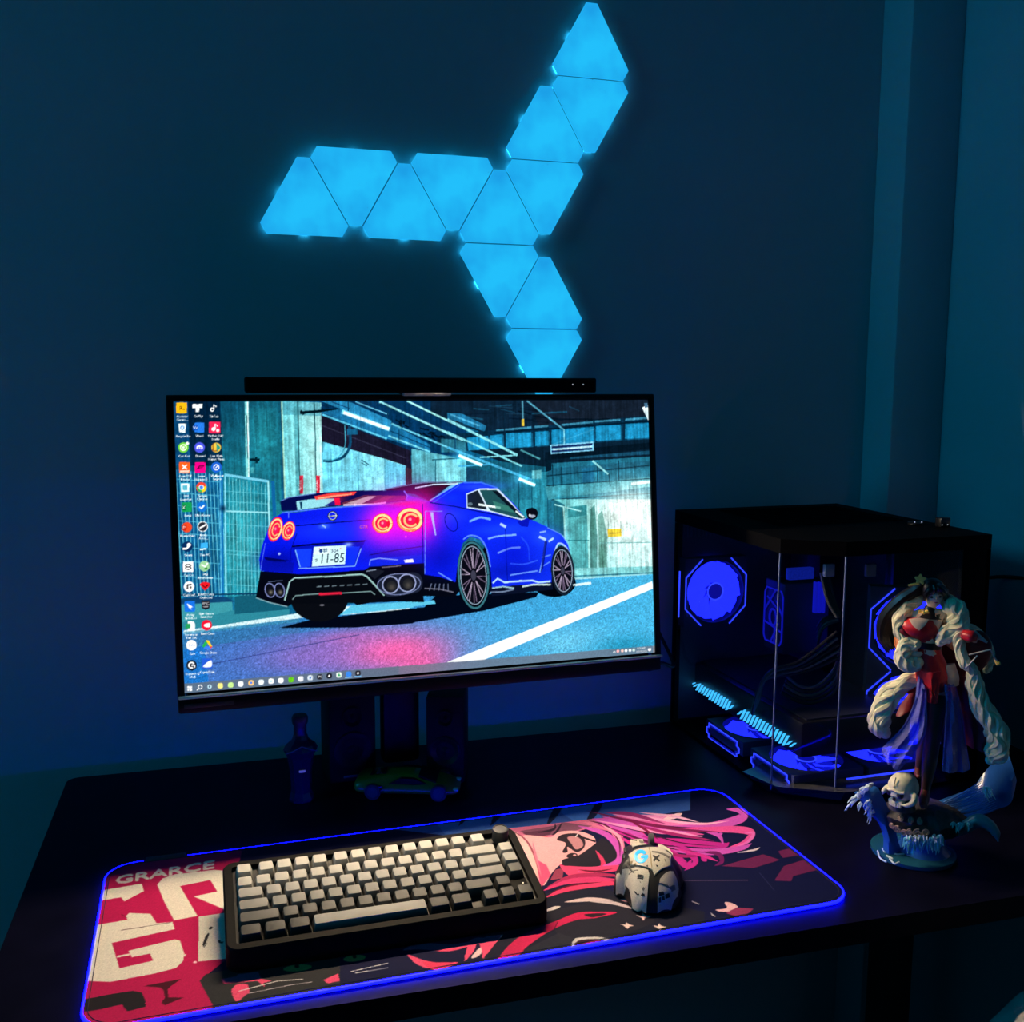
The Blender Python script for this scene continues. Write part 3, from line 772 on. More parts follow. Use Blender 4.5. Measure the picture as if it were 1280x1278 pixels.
    c.poly(g1(1150, 165, 1280, 205)+g2(100, 215, 60, 235)+g1(1160, 215), (40, 80, 220))
    # spoiler
    c.poly(g1(238, 220, 300, 188, 500, 158, 780, 138, 1140, 138, 1165, 175, 1155, 212, 1010, 228, 700, 245, 350, 284, 248, 286), (10, 16, 74))
    c.poly(g1(355, 216, 480, 200, 630, 196, 640, 238, 590, 250, 365, 282), (140, 206, 216)); c.poly(g1(380, 222, 400, 220, 398, 270, 388, 272), (16, 60, 90)); c.poly(g1(560, 250, 640, 205, 690, 215, 650, 245), (24, 30, 130))
    c.poly(g1(690, 228, 850, 172, 1150, 176, 1152, 204, 1000, 224, 900, 242, 700, 244), (84, 44, 66)); c.poly(g1(720, 232, 880, 180, 940, 180, 830, 236), (206, 190, 190), .75); c.poly(g1(900, 232, 1000, 180, 1080, 180, 980, 222), (120, 60, 70), .8); c.line(g1(700, 243, 900, 240, 1010, 226), 2, (225, 210, 225))
    c.poly(g1(485, 182, 620, 156, 795, 148, 775, 170, 500, 206), (255, 66, 60)); c.poly(g1(510, 192, 640, 172, 765, 162, 755, 168, 520, 200), (255, 172, 130)); c.poly(g1(632, 192, 672, 192, 680, 245, 640, 245), (214, 16, 70)); c.glow(g1(660, 200)[0], 10, (255, 40, 60), .35, ry=6)
    c.line(g1(245, 215, 300, 190, 500, 160), 1.0, (90, 120, 190)); c.line(g1(1140, 140, 1165, 175, 1155, 208), 1.6, (90, 130, 235))
    c.line(g1(250, 300, 600, 264, 900, 244, 1060, 238), 1.4, (80, 120, 240))
    # rear face creases
    c.line(g1(350, 395, 620, 372, 900, 350), 1.3, (6, 10, 96)); c.glow(g1(560, 398)[0], 6, (90, 150, 255), .8, ry=3); c.line(g1(545, 388, 572, 408), 1.6, (190, 220, 255)); c.glow(g1(700, 440)[0], 40, (16, 50, 240), .6, ry=10)
    c.line(g1(300, 300, 300, 340), 1, (90, 120, 240)); c.poly(g1(120, 620, 260, 640, 330, 650, 200, 660, 130, 640), (6, 10, 90)); c.poly(g1(92, 640, 340, 660, 330, 735, 100, 720), (12, 20, 150), .7); c.line(g1(890, 605, 1080, 570, 1285, 540), 1.4, (10, 16, 120)); c.poly(g1(890, 650, 900, 630, 960, 628, 1280, 600, 1280, 655, 890, 690), (14, 40, 210)); c.line(g1(890, 680, 896, 640, 960, 628, 1100, 640), 1.2, (150, 190, 255), .8); c.poly(g1(1140, 640, 1205, 632, 1215, 655, 1150, 660), (225, 235, 255)); c.ell(g1(232, 598)[0], 1.6, 1.6, (150, 170, 240)); c.ell(g1(1155, 472)[0], 1.2, 1.2, (255, 180, 160))
    c.line(g1(310, 660, 320, 560, 360, 450), 1.0, (8, 14, 120), .8); c.line(g1(98, 720, 104, 660, 130, 520), 1.0, (90, 120, 240), .8)
    # plate and its recess
    c.poly(g1(325, 545, 480, 530, 860, 502, 830, 560, 785, 690, 370, 706), (10, 22, 176)); c.poly(g1(345, 565, 470, 560, 460, 690, 385, 698), (24, 62, 236)); c.poly(g1(720, 540, 820, 545, 780, 680, 712, 684), (18, 50, 226)); c.line(g1(325, 545, 480, 528, 700, 512, 860, 502), 1.8, (8, 10, 60)); c.line(g1(370, 704, 600, 694, 785, 685, 830, 555), 1.2, (120, 170, 250)); c.line(g1(350, 570, 385, 695), 1.2, (120, 180, 250)); c.glow(g1(735, 530)[0], 5, (150, 190, 255), .9, ry=2.5)
    c.poly(g1(485, 547, 722, 535, 712, 672, 470, 690), (196, 230, 232)); c.poly(g1(490, 552, 610, 546, 600, 600, 484, 606), (226, 244, 240), .6)
    rt = (1, -0.05)
    c.text('11-85', g1(612, 662)[0], 11.8, (22, 44, 66), right=rt, down=(-0.1, 1), wscale=.80); c.text('304', g1(636, 588)[0], 4.6, (60, 70, 100), right=rt, wscale=1.0)
    for x, w in ((560, 6), (575, 6)):
        for k in range(4): c.line(g1(x-9, 562+k*7, x+9, 560+k*7), .6, (60, 90, 120), .8)
        c.line(g1(x, 556, x, 590), .7, (60, 90, 120), .8)
    c.ell(g1(536, 575)[0], 2.2, 2.4, (40, 70, 130)); c.ell(g1(525, 560)[0], .8, .8, (220, 80, 80)); c.ell(g1(678, 560)[0], .9, .9, (220, 80, 80)); c.line(g1(494, 640, 508, 632, 506, 650, 496, 652), 1.0, (30, 50, 70))
    # badge and emblem
    c.ring(g1(620, 322)[0], 5.6, 5.6, 1.2, (20, 30, 60)); c.line(g1(582, 328, 660, 318), 1.8, (24, 30, 50)); c.ring(g1(620, 322)[0], 4.6, 4.6, .8, (190, 205, 220)); c.line(g1(590, 326, 652, 320), .8, (210, 220, 230))
    c.text('GTR', g1(850, 415)[0], 4.2, (60, 40, 60), right=(1, -.04)); c.text('GTR', g1(848, 412)[0], 3.6, (190, 160, 170), right=(1, -.04))
    # black diffuser
    c.poly(g1(340, 770, 840, 745, 1000, 900, 900, 950, 330, 960, 280, 930), (12, 14, 20)); c.line(g1(272, 935, 308, 800, 345, 772, 600, 760, 838, 745, 872, 760, 1000, 897), 1.9, (150, 190, 186)); c.line(g1(330, 928, 352, 900, 520, 886, 700, 880, 902, 868, 932, 892), 1.2, (120, 150, 150)); c.poly(g1(520, 880, 690, 872, 690, 890, 524, 898), (206, 34, 62))
    for k in range(7): c.line(g1(505+k*56, 836-k*3, 540+k*56, 833-k*3), 1.4, (120, 140, 150), .8)
    c.poly(g1(860, 720, 940, 705, 1000, 720, 930, 780), (26, 30, 40)); c.line(g1(870, 722, 940, 710), 1.2, (170, 190, 210), .7); c.line(g1(980, 695, 1120, 682), 1.2, (150, 140, 160), .7)
    c.blob(g1(950, 792, 1040, 748, 1220, 730, 1275, 780, 1260, 860, 1160, 890, 1010, 900), (30, 36, 54)); c.ring(g1(1105, 815)[0], 27, 13, 1.2, (110, 120, 160), rot=-4)
    for x, y, r in ((1045, 820, 10.0), (1165, 806, 10.6)):
        c.ell(g1(x, y)[0], r, r*1.02, (22, 24, 34)); c.ring(g1(x, y)[0], r, r*1.02, 1.5, (150, 160, 200)); c.ell(g1(x+6, y+6)[0], r*.6, r*.6, (34, 36, 40)); c.glow(g1(x+8, y+18)[0], 4, (90, 84, 78), .7)
    for x in (165, 235):
        c.ell(g1(x, 862)[0], 6.0, 8.8, (16, 18, 28), rot=-14); c.ring(g1(x, 862)[0], 6.0, 8.8, 1.3, (120, 130, 180), rot=-14); c.glow(g1(x+6, 876)[0], 2.6, (120, 116, 100), .9)
    c.line(g1(62, 916, 160, 950, 292, 980), 1.3, (150, 190, 200), .8); c.line(g1(150, 800, 260, 790), .8, (110, 130, 170), .7)
    # tail lamps
    for x, y, R_ in ((985, 378, 24), (1190, 350, 30)): c.glow(g1(x, y)[0], R_*1.05, (255, 24, 226), .95)
    c.glow(g1(1270, 330)[0], 18, (255, 20, 190), .8, ry=22); c.glow(g1(1150, 235)[0], 22, (255, 30, 140), .7, ry=3.5)
    for x, y, a, b_, rot in ((204, 420, 8.2, 15.0, 16), (298, 430, 7.6, 11.6, 18), (985, 377, 12.6, 12.0, 0), (1185, 350, 16.2, 14.4, 0)):
        p = g1(x, y)[0]
        c.ell(p, a*1.06, b_*1.06, (238, 20, 70), rot=rot); c.ring(p, a*.86, b_*.86, a*.24, (255, 214, 150), rot=rot); c.ring(p, a*.90, b_*.90, a*.10, (255, 120, 70), rot=rot, t0=60, t1=200)
        q = (p[0]+a*.08, p[1]+b_*.02); c.ell(q, a*.66, b_*.66, (226, 24, 60), rot=rot); c.ring(q, a*.52, b_*.52, a*.16, (255, 190, 130), rot=rot, t0=40, t1=330); c.ell(q, a*.34, b_*.34, (226, 30, 90), rot=rot); c.ell((q[0]-a*.08, q[1]-b_*.06), a*.12, b_*.12, (255, 150, 170))
    c.line(g1(1275, 235, 1280, 660), 1.0, (12, 20, 150))
    # flank
    c.line(g2(75, 285, 72, 740), 1.0, (120, 160, 255), .7); c.line(g2(120, 295, 135, 380, 150, 462), 3.4, (170, 196, 255), .85, w1=1.4); c.line(g2(75, 288, 200, 288), 1.0, (140, 170, 255), .6)
    c.line(g2(110, 225, 300, 255, 520, 300, 800, 355), 1.4, (8, 16, 120)); c.ring(g2(262, 368)[0], 7.0, 11.6, 1.0, (8, 14, 130), rot=-24)
    c.poly(g2(370, 160, 470, 122, 600, 122, 700, 225, 806, 345, 770, 350, 540, 290, 376, 264), (200, 220, 240)); c.poly(g2(378, 168, 455, 134, 505, 232, 522, 276, 382, 256), (26, 34, 46)); c.poly(g2(468, 134, 590, 132, 690, 232, 795, 338, 765, 340, 545, 282, 515, 232), (34, 78, 84)); c.poly(g2(560, 140, 600, 140, 800, 335, 760, 330), (14, 22, 34)); c.line(g2(460, 238, 620, 262), 2.6, (226, 250, 250)); c.poly(g2(560, 210, 680, 250, 730, 300, 590, 270), (60, 130, 116), .7); c.line(g2(730, 285, 790, 330), 2.0, (220, 240, 240)); c.ell(g2(400, 235)[0], 3, 2, (90, 110, 120))
    c.line(g2(350, 80, 480, 80, 600, 120), 1.6, (60, 110, 240)); c.line(g2(130, 225, 320, 100), 1.0, (70, 120, 240), .7); c.glow(g2(260, 190)[0], 16, (20, 60, 244), .6, ry=8)
    c.poly(g2(820, 335, 830, 345, 820, 400, 770, 395, 740, 360), (14, 24, 170)); c.blob(g2(808, 275, 860, 262, 890, 290, 880, 335, 840, 348, 815, 330), (14, 14, 24)); c.ell(g2(850, 322)[0], 4, 2, (150, 160, 180)); c.ell(g2(832, 315)[0], 1, 1.6, (240, 245, 250))
    for q, w, k, a in (((395, 362, 440, 342, 480, 332, 550, 346), 2.6, (120, 180, 255), .9), ((618, 378, 660, 400), 3.2, (190, 220, 255), .9), ((530, 486, 600, 468, 735, 456), 2.2, (130, 180, 255), .9), ((600, 590, 640, 572, 700, 552, 765, 548), 2.2, (150, 196, 255), .9), ((690, 748, 760, 736, 890, 716), 1.8, (120, 170, 250), .8), ((690, 664, 790, 668, 890, 640), 1.6, (70, 120, 250), .7), ((900, 470, 950, 492), 3.0, (190, 220, 250), .9), ((968, 505, 1005, 480), 2.6, (180, 214, 255), .9), ((905, 440, 950, 430), 2, (150, 190, 255), .8), ((945, 495, 930, 620, 905, 730), 1.8, (120, 170, 255), .9), ((920, 620, 985, 600), 1.6, (120, 170, 255), .7), ((915, 690, 980, 650), 1.4, (120, 170, 255), .7), ((770, 470, 820, 540, 830, 640), 1.6, (50, 100, 250), .6), ((350, 490, 400, 462, 470, 480, 520, 560, 548, 690), 1.6, (110, 160, 255), .8), ((1010, 590, 1040, 520, 1085, 535, 1120, 585), 2.0, (190, 220, 255), .85), ((960, 405, 1060, 455, 1110, 525), 1.2, (110, 160, 255), .7)):
        c.line(g2(*q), w, k, a, smooth=True)
    c.line(g2(655, 420, 672, 790), .9, (8, 14, 130), .8); c.glow(g2(720, 600)[0], 22, (10, 20, 190), .6, ry=14); c.poly(g2(940, 500, 960, 505, 930, 700, 910, 730), (8, 16, 110), .8)
    c.line(g2(565, 805, 600, 772, 650, 800, 760, 790, 850, 785, 900, 800, 985, 790), 2.2, (190, 230, 255), .9); c.line(g2(560, 842, 640, 830, 720, 842), 1.8, (160, 200, 210), .9); c.line(g2(780, 830, 860, 815, 985, 815), 2.2, (200, 226, 220), .9); c.line(g2(548, 870, 640, 868, 720, 850), 1.6, (130, 150, 180), .8); c.line(g2(170, 730, 270, 790), 1.4, (120, 170, 255), .8)
    for k in range(5): c.line(g2(120+k*30, 810, 105+k*34, 860), 1.3, (110, 120, 150), .8)
    c.line(g2(70, 845, 180, 850, 280, 872), 1.4, (130, 130, 150), .8)
    # wheels
    for (cx, cy, a, b_, tyre) in ((425, 750, 20.0, 43.0, (60, 120, 132)), (1072, 715, 14.6, 31.0, (26, 40, 56))):
        p = g2(cx, cy)[0]; rot = -4
        c.ell(p, a, b_, (10, 12, 18), rot=rot); c.ring(p, a*.93, b_*.95, a*.12, tyre, rot=rot, a=.9); c.ell(p, a*.80, b_*.84, (14, 14, 24), rot=rot); c.ring(p, a*.80, b_*.84, 1.0, (150, 170, 190), rot=rot)
        for k in range(10):
            for o in (-7, 7):
                th = math.radians(k*36+o*.9+8); th2 = math.radians(k*36+8)
                q0 = (p[0]+a*.20*math.cos(th2), p[1]+b_*.22*math.sin(th2)); q1 = (p[0]+a*.76*math.cos(th), p[1]+b_*.80*math.sin(th))
                c.line([q0, q1], 1.0, (176, 160, 184) if k % 2 else (120, 104, 130), .95)
        c.ell(p, a*.16, b_*.15, (60, 60, 76), rot=rot)
    c.poly(g2(1145, 812, 1260, 795, 1270, 806, 1150, 824), (210, 236, 240))
    # ------------- icons
    W = (245, 248, 250)
    def cap(p, *ls):
        for i, l in enumerate(ls): c.text(l, (p[0]+1.0, p[1]+11.8+i*4.0), 2.7, W, a=1, right=(1.0, -0.015)); c.text(l, (p[0]+1.3, p[1]+11.9+i*4.0), 2.7, W, a=.8, right=(1.0, -0.015))
    def sq(p, k, r=6.2):
        c.blob([(p[0]+dx*r*s_, p[1]+dy*r*t) for dx, dy, s_, t in ((-1, -1, 1, .8), (-1, -1, .8, 1), (1, -1, .8, 1), (1, -1, 1, .8), (1, 1, 1, .8), (1, 1, .8, 1), (-1, 1, .8, 1), (-1, 1, 1, .8))], k, n=3)
    def ci(p, k, r=6.6): c.ell(p, r, r, k, n=20)
    I = [g8(x, y)[0] for x, y in ((162, 190), (168, 340), (177, 490), (186, 643), (190, 795), (205, 942), (205, 1095), (208, 1242))]+[g9(x, y)[0] for x, y in ((215, 177), (222, 328), (228, 478), (232, 628), (242, 772), (243, 925))]
    J = [g8(x, y)[0] for x, y in ((284, 188), (293, 338), (301, 490), (306, 643), (315, 792), (320, 940), (326, 1090), (335, 1240))]+[g9(x, y)[0] for x, y in ((340, 172), (345, 322), (350, 468), (358, 620), (363, 765), (363, 912))]
    K = [g8(x, y)[0] for x, y in ((405, 190), (416, 338), (422, 490), (430, 640))]
    sq(I[0], (250, 180, 24), 6.6); c.text('R', (I[0][0]-.6, I[0][1]+2.6), 5.0, (40, 24, 10)); c.text('*', (I[0][0]+3, I[0][1]+4.6), 4, (40, 24, 10)); cap(I[0], 'Rockstar', 'Games ...')
    p = I[1]; c.poly([(p[0]-5, p[1]-5), (p[0]+5, p[1]-5), (p[0]+3.6, p[1]+6), (p[0]-3.6, p[1]+6)], (226, 238, 242)); c.ring(p, 2, 2, 1, (50, 130, 210)); cap(p, 'Recycle Bin')
    p = I[2]; ci(p, (110, 200, 60)); c.ring(p, 3.6, 3.6, 1.6, (240, 250, 220)); c.ell(p, 1.5, 1.5, (250, 250, 240)); c.ell((p[0]+5, p[1]-5), 2, 2, (240, 240, 235)); cap(p, 'Coc Coc')
    p = I[3]; sq(p, (238, 96, 34), 6.8); c.line([(p[0]-3, p[1]-3.6), (p[0]+3, p[1]+2)], 1.6, W); c.line([(p[0]+3, p[1]-3.6), (p[0]-3, p[1]+2)], 1.6, W); c.poly([(p[0]-6, p[1]+3.4), (p[0]+6, p[1]+3.4), (p[0]+6, p[1]+6), (p[0]-6, p[1]+6)], (250, 200, 180)); cap(p, 'Foxit PDF', 'Reader')
    p = I[4]; sq(p, (40, 160, 190), 6.4); sq(p, (225, 240, 240), 5.2); sq(p, (90, 180, 200), 3); cap(p, 'MSI', 'Launcher')
    p = I[5]; sq(p, (26, 150, 84), 6.0); c.poly([(p[0]-7, p[1]-3), (p[0]-1, p[1]-3), (p[0]-1, p[1]+4), (p[0]-7, p[1]+4)], (10, 110, 60)); c.text('X', (p[0]-4, p[1]+2.6), 4, W); cap(p, 'Excel')
    p = I[6]; ci(p, (224, 74, 40), 6.4); c.poly([(p[0]-6.6, p[1]-3), (p[0]-.6, p[1]-3), (p[0]-.6, p[1]+4), (p[0]-6.6, p[1]+4)], (190, 40, 20)); c.text('P', (p[0]-3.6, p[1]+2.6), 4, W); cap(p, 'PowerPoint')
    p = I[7]; ci(p, (14, 46, 90)); c.ell((p[0]+2, p[1]-2), 2.6, 2.6, W); c.line([(p[0]-6, p[1]+2.6), (p[0]-1, p[1]+2.6), (p[0]+2, p[1]-1)], 2.6, W); cap(p, 'Steam')
    p = I[8]; sq(p, W, 6.4); c.ring((p[0], p[1]-1.6), 3.6, 1.6, 1.0, (20, 20, 24)); c.ring((p[0], p[1]+1.8), 3.6, 1.6, 1.0, (20, 20, 24)); cap(p, 'CapCut')
    p = I[9]; ci(p, W); c.line([(p[0]-2, p[1]+3), (p[0]-2, p[1]-2), (p[0]+3, p[1]-2.6)], 2.0, (40, 36, 36)); c.ell((p[0]+2, p[1]+1), 1.4, 1.4, (90, 80, 70)); cap(p, 'CashCoff...')
    p = I[10]; sq(p, (28, 110, 214), 6.6); c.poly([(p[0]-4, p[1]-4), (p[0]+4.5, p[1]+1), (p[0]+1, p[1]+1.6), (p[0]+3, p[1]+5), (p[0]-1, p[1]+1.6)], W); cap(p, 'Purity', 'Speed 2.1')
    p = I[11]; c.poly([(p[0]-3, p[1]-6), (p[0]+4, p[1]-6), (p[0]+6, p[1]-3), (p[0]+6, p[1]+6), (p[0]-3, p[1]+6)], (240, 244, 244)); c.poly([(p[0]-6, p[1]-3), (p[0], p[1]-3), (p[0], p[1]+3), (p[0]-6, p[1]+3)], (40, 150, 90)); cap(p, 'document', 'Tinh CA')
    p = I[12]; ci(p, W, 6.6); c.text('Zalo', (p[0], p[1]+1.4), 3, (130, 150, 190)); cap(p, 'Zalo')
    p = I[13]; ci(p, (20, 26, 40), 6.6); c.ring(p, 3.4, 3.4, 2.0, W, t0=-300, t1=-30); c.line([(p[0], p[1]), (p[0]+4, p[1]), (p[0]+4, p[1]+3)], 1.8, W); cap(p, 'Logitech G', 'HUB')
    p = J[0]; [c.poly([(p[0]+dx-2.2, p[1]+dy-2.6), (p[0]+dx+2.2, p[1]+dy-2.6), (p[0]+dx+2.2, p[1]+dy+2.6), (p[0]+dx-2.2, p[1]+dy+2.6)], W) for dx, dy in ((-4, -2), (0, -1.6), (4, -2), (0, 3))]; cap(p, 'GoPlay')
    p = J[1]; sq((p[0]+1, p[1]), (42, 120, 220), 6.0); c.poly([(p[0]-7, p[1]-2.6), (p[0]-1, p[1]-2.6), (p[0]-1, p[1]+3.4), (p[0]-7, p[1]+3.4)], (20, 80, 180)); c.text('W', (p[0]-4, p[1]+2.4), 4, W); cap(p, 'Word')
    p = J[2]; ci(p, (76, 86, 214)); c.blob([(p[0]-3.6, p[1]+2), (p[0]-3, p[1]-2), (p[0]+3, p[1]-2), (p[0]+3.6, p[1]+2), (p[0], p[1]+1.4)], W); [c.ell((p[0]+d, p[1]+.2), .9, .9, (76, 86, 214)) for d in (-1.3, 1.3)]; cap(p, 'Discord')
    p = J[3]; sq(p, (232, 10, 130), 6.6); c.line([(p[0]-4, p[1]+2), (p[0]-1, p[1]-2), (p[0]+5, p[1]-2.4)], 1.2, (60, 0, 40)); c.line([(p[0]-3, p[1]+.6), (p[0]+3, p[1]-.2)], .9, (60, 0, 40)); cap(p, 'Forza', 'Horizon 5')
    p = J[4]; ci(p, (232, 66, 50)); c.poly([(p[0], p[1]), (p[0]+6.4, p[1]-2), (p[0]+5, p[1]+4.6), (p[0]+1, p[1]+6.6)], (250, 200, 40)); c.poly([(p[0], p[1]), (p[0]+1, p[1]+6.6), (p[0]-4, p[1]+5), (p[0]-6.4, p[1]-1)], (50, 168, 80)); c.ell(p, 3.2, 3.2, W); c.ell(p, 2.3, 2.3, (70, 130, 240)); cap(p, 'Google', 'Chrome')
    p = J[5]; ci(p, (22, 110, 196)); c.line([(p[0]-3, p[1]), (p[0]-1, p[1]+2), (p[0]+3, p[1]-2)], 2.0, W); cap(p, 'UltraViewer')
    p = J[6]; ci(p, W); ci(p, (40, 44, 54), 5.6); c.line([(p[0]-4, p[1]+2), (p[0], p[1]), (p[0]+4, p[1]-2.6)], 2.0, W); cap(p, 'Battle', 'Assist...')
    p = J[7]; c.poly([(p[0]-4, p[1]-4), (p[0]+5, p[1]-5), (p[0]+5, p[1]+2), (p[0]-4, p[1]+2)], (60, 170, 230)); c.line([(p[0]-5, p[1]+4), (p[0]+3, p[1]+3)], 2, (210, 236, 244)); cap(p, 'This PC')
    p = J[8]; ci(p, (150, 200, 150)); c.line([(p[0]-4, p[1]-2), (p[0]+1, p[1]+1), (p[0]+4, p[1]-4)], 2, W); c.ell((p[0]+2, p[1]+3), 2, 1.6, (60, 140, 60)); cap(p, 'MSI', 'Afterburner')
    p = J[9]; c.blob([(p[0]-6.6, p[1]-2), (p[0], p[1]-5), (p[0]+6.6, p[1]-2), (p[0]+1, p[1]+5), (p[0]-1, p[1]+5)], (220, 30, 40)); c.line([(p[0]-4, p[1]-1.6), (p[0], p[1]+2), (p[0]+4, p[1]-1.6)], 1.2, (30, 10, 14)); cap(p, 'DAREU A81', 'Keyboard')
    p = J[10]; c.poly([(p[0]-5, p[1]-6), (p[0]+5, p[1]-6), (p[0]+5, p[1]+3.6), (p[0], p[1]+6), (p[0]-5, p[1]+3.6)], (30, 30, 40)); c.text('EPIC', (p[0], p[1]-.6), 3.0, W); c.line([(p[0]-3, p[1]+2), (p[0]+3, p[1]+2)], .8, W); cap(p, 'Epic Games', 'Launcher')
    p = J[11]; ci(p, (222, 24, 54)); c.blob([(p[0]-3, p[1]-1), (p[0]+3.6, p[1]-2.6), (p[0]+3.6, p[1]+2.4), (p[0]-2.4, p[1]+2)], W); cap(p, 'Tool Clean')
    p = J[12]; c.poly([(p[0]-1.6, p[1]-5), (p[0]+1.6, p[1]-5), (p[0]+6.4, p[1]+3), (p[0]+3, p[1]+3)], (250, 196, 30)); c.poly([(p[0]-1.6, p[1]-5), (p[0]+.4, p[1]-1.6), (p[0]-4, p[1]+5), (p[0]-6.4, p[1]+2)], (40, 170, 80)); c.poly([(p[0]-3, p[1]+2.6), (p[0]+6.4, p[1]+2.6), (p[0]+4, p[1]+5.6), (p[0]-5, p[1]+5.6)], (60, 120, 230)); c.poly([(p[0]+3, p[1]+2.6), (p[0]+6.4, p[1]+2.6), (p[0]+4.4, p[1]+5.6)], (226, 60, 50)); cap(p, 'Google Drive')
    p = J[13]; sq(p, (40, 90, 200), 6.4); c.blob([(p[0]-5, p[1]+4), (p[0]-1, p[1]-1), (p[0]+5, p[1]-4), (p[0]+5, p[1]+4)], (226, 232, 244)); cap(p, 'CrystalDisk...')
    p = K[0]; c.ell((p[0]-1.4, p[1]+2), 2.6, 2.6, W); c.ell((p[0]-1.2, p[1]+2), 1.2, 1.2, (20, 30, 50)); c.line([(p[0]+.8, p[1]+2), (p[0]+.8, p[1]-4), (p[0]+4, p[1]-1.4)], 1.8, W); cap(p, 'TikTok')
    p = K[1]; sq(p, (232, 40, 84), 7.0); c.ell((p[0]-1.4, p[1]+2), 2.6, 2.4, W); c.line([(p[0]+.6, p[1]+2), (p[0]+.6, p[1]-4.4), (p[0]+4, p[1]-1.4)], 1.8, W); c.ell((p[0]+4, p[1]+3.6), 2, 2, W); cap(p, 'TikTok LIVE', 'Studio')
    p = K[2]; ci((p[0]+1, p[1]), (230, 190, 70), 6.0); c.poly([(p[0]+1, p[1]-5.6), (p[0]+6.6, p[1]), (p[0]+2, p[1]+5.6)], (40, 150, 130)); c.line([(p[0]-3, p[1]-5), (p[0]-3, p[1]+4), (p[0]+2, p[1]+4)], 1.6, (150, 90, 30)); cap(p, 'Lien Minh', 'Huyen Thoai')
    p = K[3]; ci(p, (30, 96, 200), 6.8); c.ring(p, 3.2, 3.2, 1.2, W); c.line([(p[0]-1, p[1]+1), (p[0]+2, p[1]-2)], 1.2, W); cap(p, 'Wallpaper', 'Engine')
    # ------------- task bar
    tl, tr, br, bl = (229.6, 855.0), (818.8, 805.2), (819.2, 814.5), (231, 868)
    c.poly([tl, tr, br, bl], (104, 112, 128), .82); c.poly([tl, (500, 832), (500, 843), bl], (86, 104, 122), .6)
    P = [g6(x, y)[0] for x, y in ((120, 1217), (160, 1213), (200, 1209), (243, 1205), (285, 1202), (325, 1198), (367, 1193), (407, 1190), (447, 1186), (486, 1183), (527, 1180), (566, 1176), (604, 1172), (642, 1168), (680, 1164), (719, 1160), (758, 1157), (795, 1153))]
    q = P[0]; [c.poly([(q[0]+dx-1.4, q[1]+dy-1.4), (q[0]+dx+1.4, q[1]+dy-1.4), (q[0]+dx+1.4, q[1]+dy+1.4), (q[0]+dx-1.4, q[1]+dy+1.4)], W) for dx in (-1.6, 1.6) for dy in (-1.6, 1.6)]
    q = P[1]; c.ring((q[0]+.6, q[1]-.8), 2.4, 2.4, 1.1, W); c.line([(q[0]-1, q[1]+1), (q[0]-3.4, q[1]+3.4)], 1.3, W)
    q = P[2]; c.ring(q, 2, 2, 1.2, (190, 225, 240))
    for q, k in zip(P[3:], ((246, 220, 130), (190, 226, 140), (236, 244, 244), (240, 190, 120), (230, 238, 240), W, W, (100, 190, 30), (220, 220, 224), (200, 210, 220), (40, 40, 50), (30, 30, 40), (220, 230, 220), (60, 130, 220), (40, 40, 48))):
        c.blob([(q[0]-2.8, q[1]-2.6), (q[0]+2.8, q[1]-2.8), (q[0]+2.8, q[1]+2.6), (q[0]-2.8, q[1]+2.8)], k, n=4)
    c.ell(P[6], 1.5, 1.5, (80, 130, 230)); c.ell(P[8], 1.1, 1.1, (120, 190, 210)); c.ell(P[12], 1.2, 1.2, (60, 110, 190)); c.text('M', (P[13][0], P[13][1]+1.6), 3.4, W); c.ell((P[14][0], P[14][1]), 1.3, 1.3, W); c.poly([(P[15][0]-2, P[15][1]+1.6), (P[15][0], P[15][1]-2), (P[15][0]+2.4, P[15][1]+1.4)], (40, 150, 90)); c.ell(P[17], 1.3, 1.3, W)
    for q in P[16:18]: c.line([(q[0]-4.4, q[1]+4.2), (q[0]+4.4, q[1]+3.4)], 1.0, (120, 190, 250))
    g0 = Zm(720, 790, 9.143)
    for x, k in ((485, (240, 170, 170)), (535, (230, 190, 180)), (577, W), (622, (226, 236, 240)), (665, (190, 210, 205))):
        q = g0(x, 203-(x-485)*.07)[0]; c.ell(q, 1.8, 1.9, k)
    c.line(g0(430, 218, 444, 206, 458, 216), .9, W); c.text('9:06 AM', g0(752, 178)[0], 2.2, W, right=(1, -.05)); c.text('10/15/2023', g0(752, 214)[0], 2.2, (240, 224, 220), right=(1, -.05), wscale=.95); c.poly(g0(824, 172, 860, 166, 860, 196, 846, 204, 826, 196), W); c.poly(g0(888, 140, 902, 138, 902, 220, 888, 222), (150, 140, 140))
paint_desktop(SC)
SC.noise(0.035, 450)
SC.im = np.clip((SC.im-0.03)*1.10, 0, 1)
im = SC.done()
H_, W_ = im.shape[:2]
M_SCREEN = mat('lit_screen', (0.0, 0.0, 0.0), 0.25, spec=0.3)
nt = M_SCREEN.node_tree
at_n = nt.nodes.new('ShaderNodeAttribute'); at_n.attribute_name = 'print'
nt.links.new(at_n.outputs['Color'], nt.nodes['Principled BSDF'].inputs['Emission Color'])
nt.nodes['Principled BSDF'].inputs['Emission Strength'].default_value = 1.15
M_SCREEN.cycles.emission_sampling = 'NONE'
gx, gz = np.meshgrid(np.linspace(-SW/2, SW/2, W_), np.linspace(SH/2, -SH/2, H_))
loc = np.stack([gx, np.zeros_like(gx), gz, np.ones_like(gx)], -1) @ np.array(MF).T
scr = print_mesh('screen', loc[..., :3], im, M_SCREEN, monitor)
scr['label'] = 'lit screen with a blue sports car wallpaper and desktop icons'
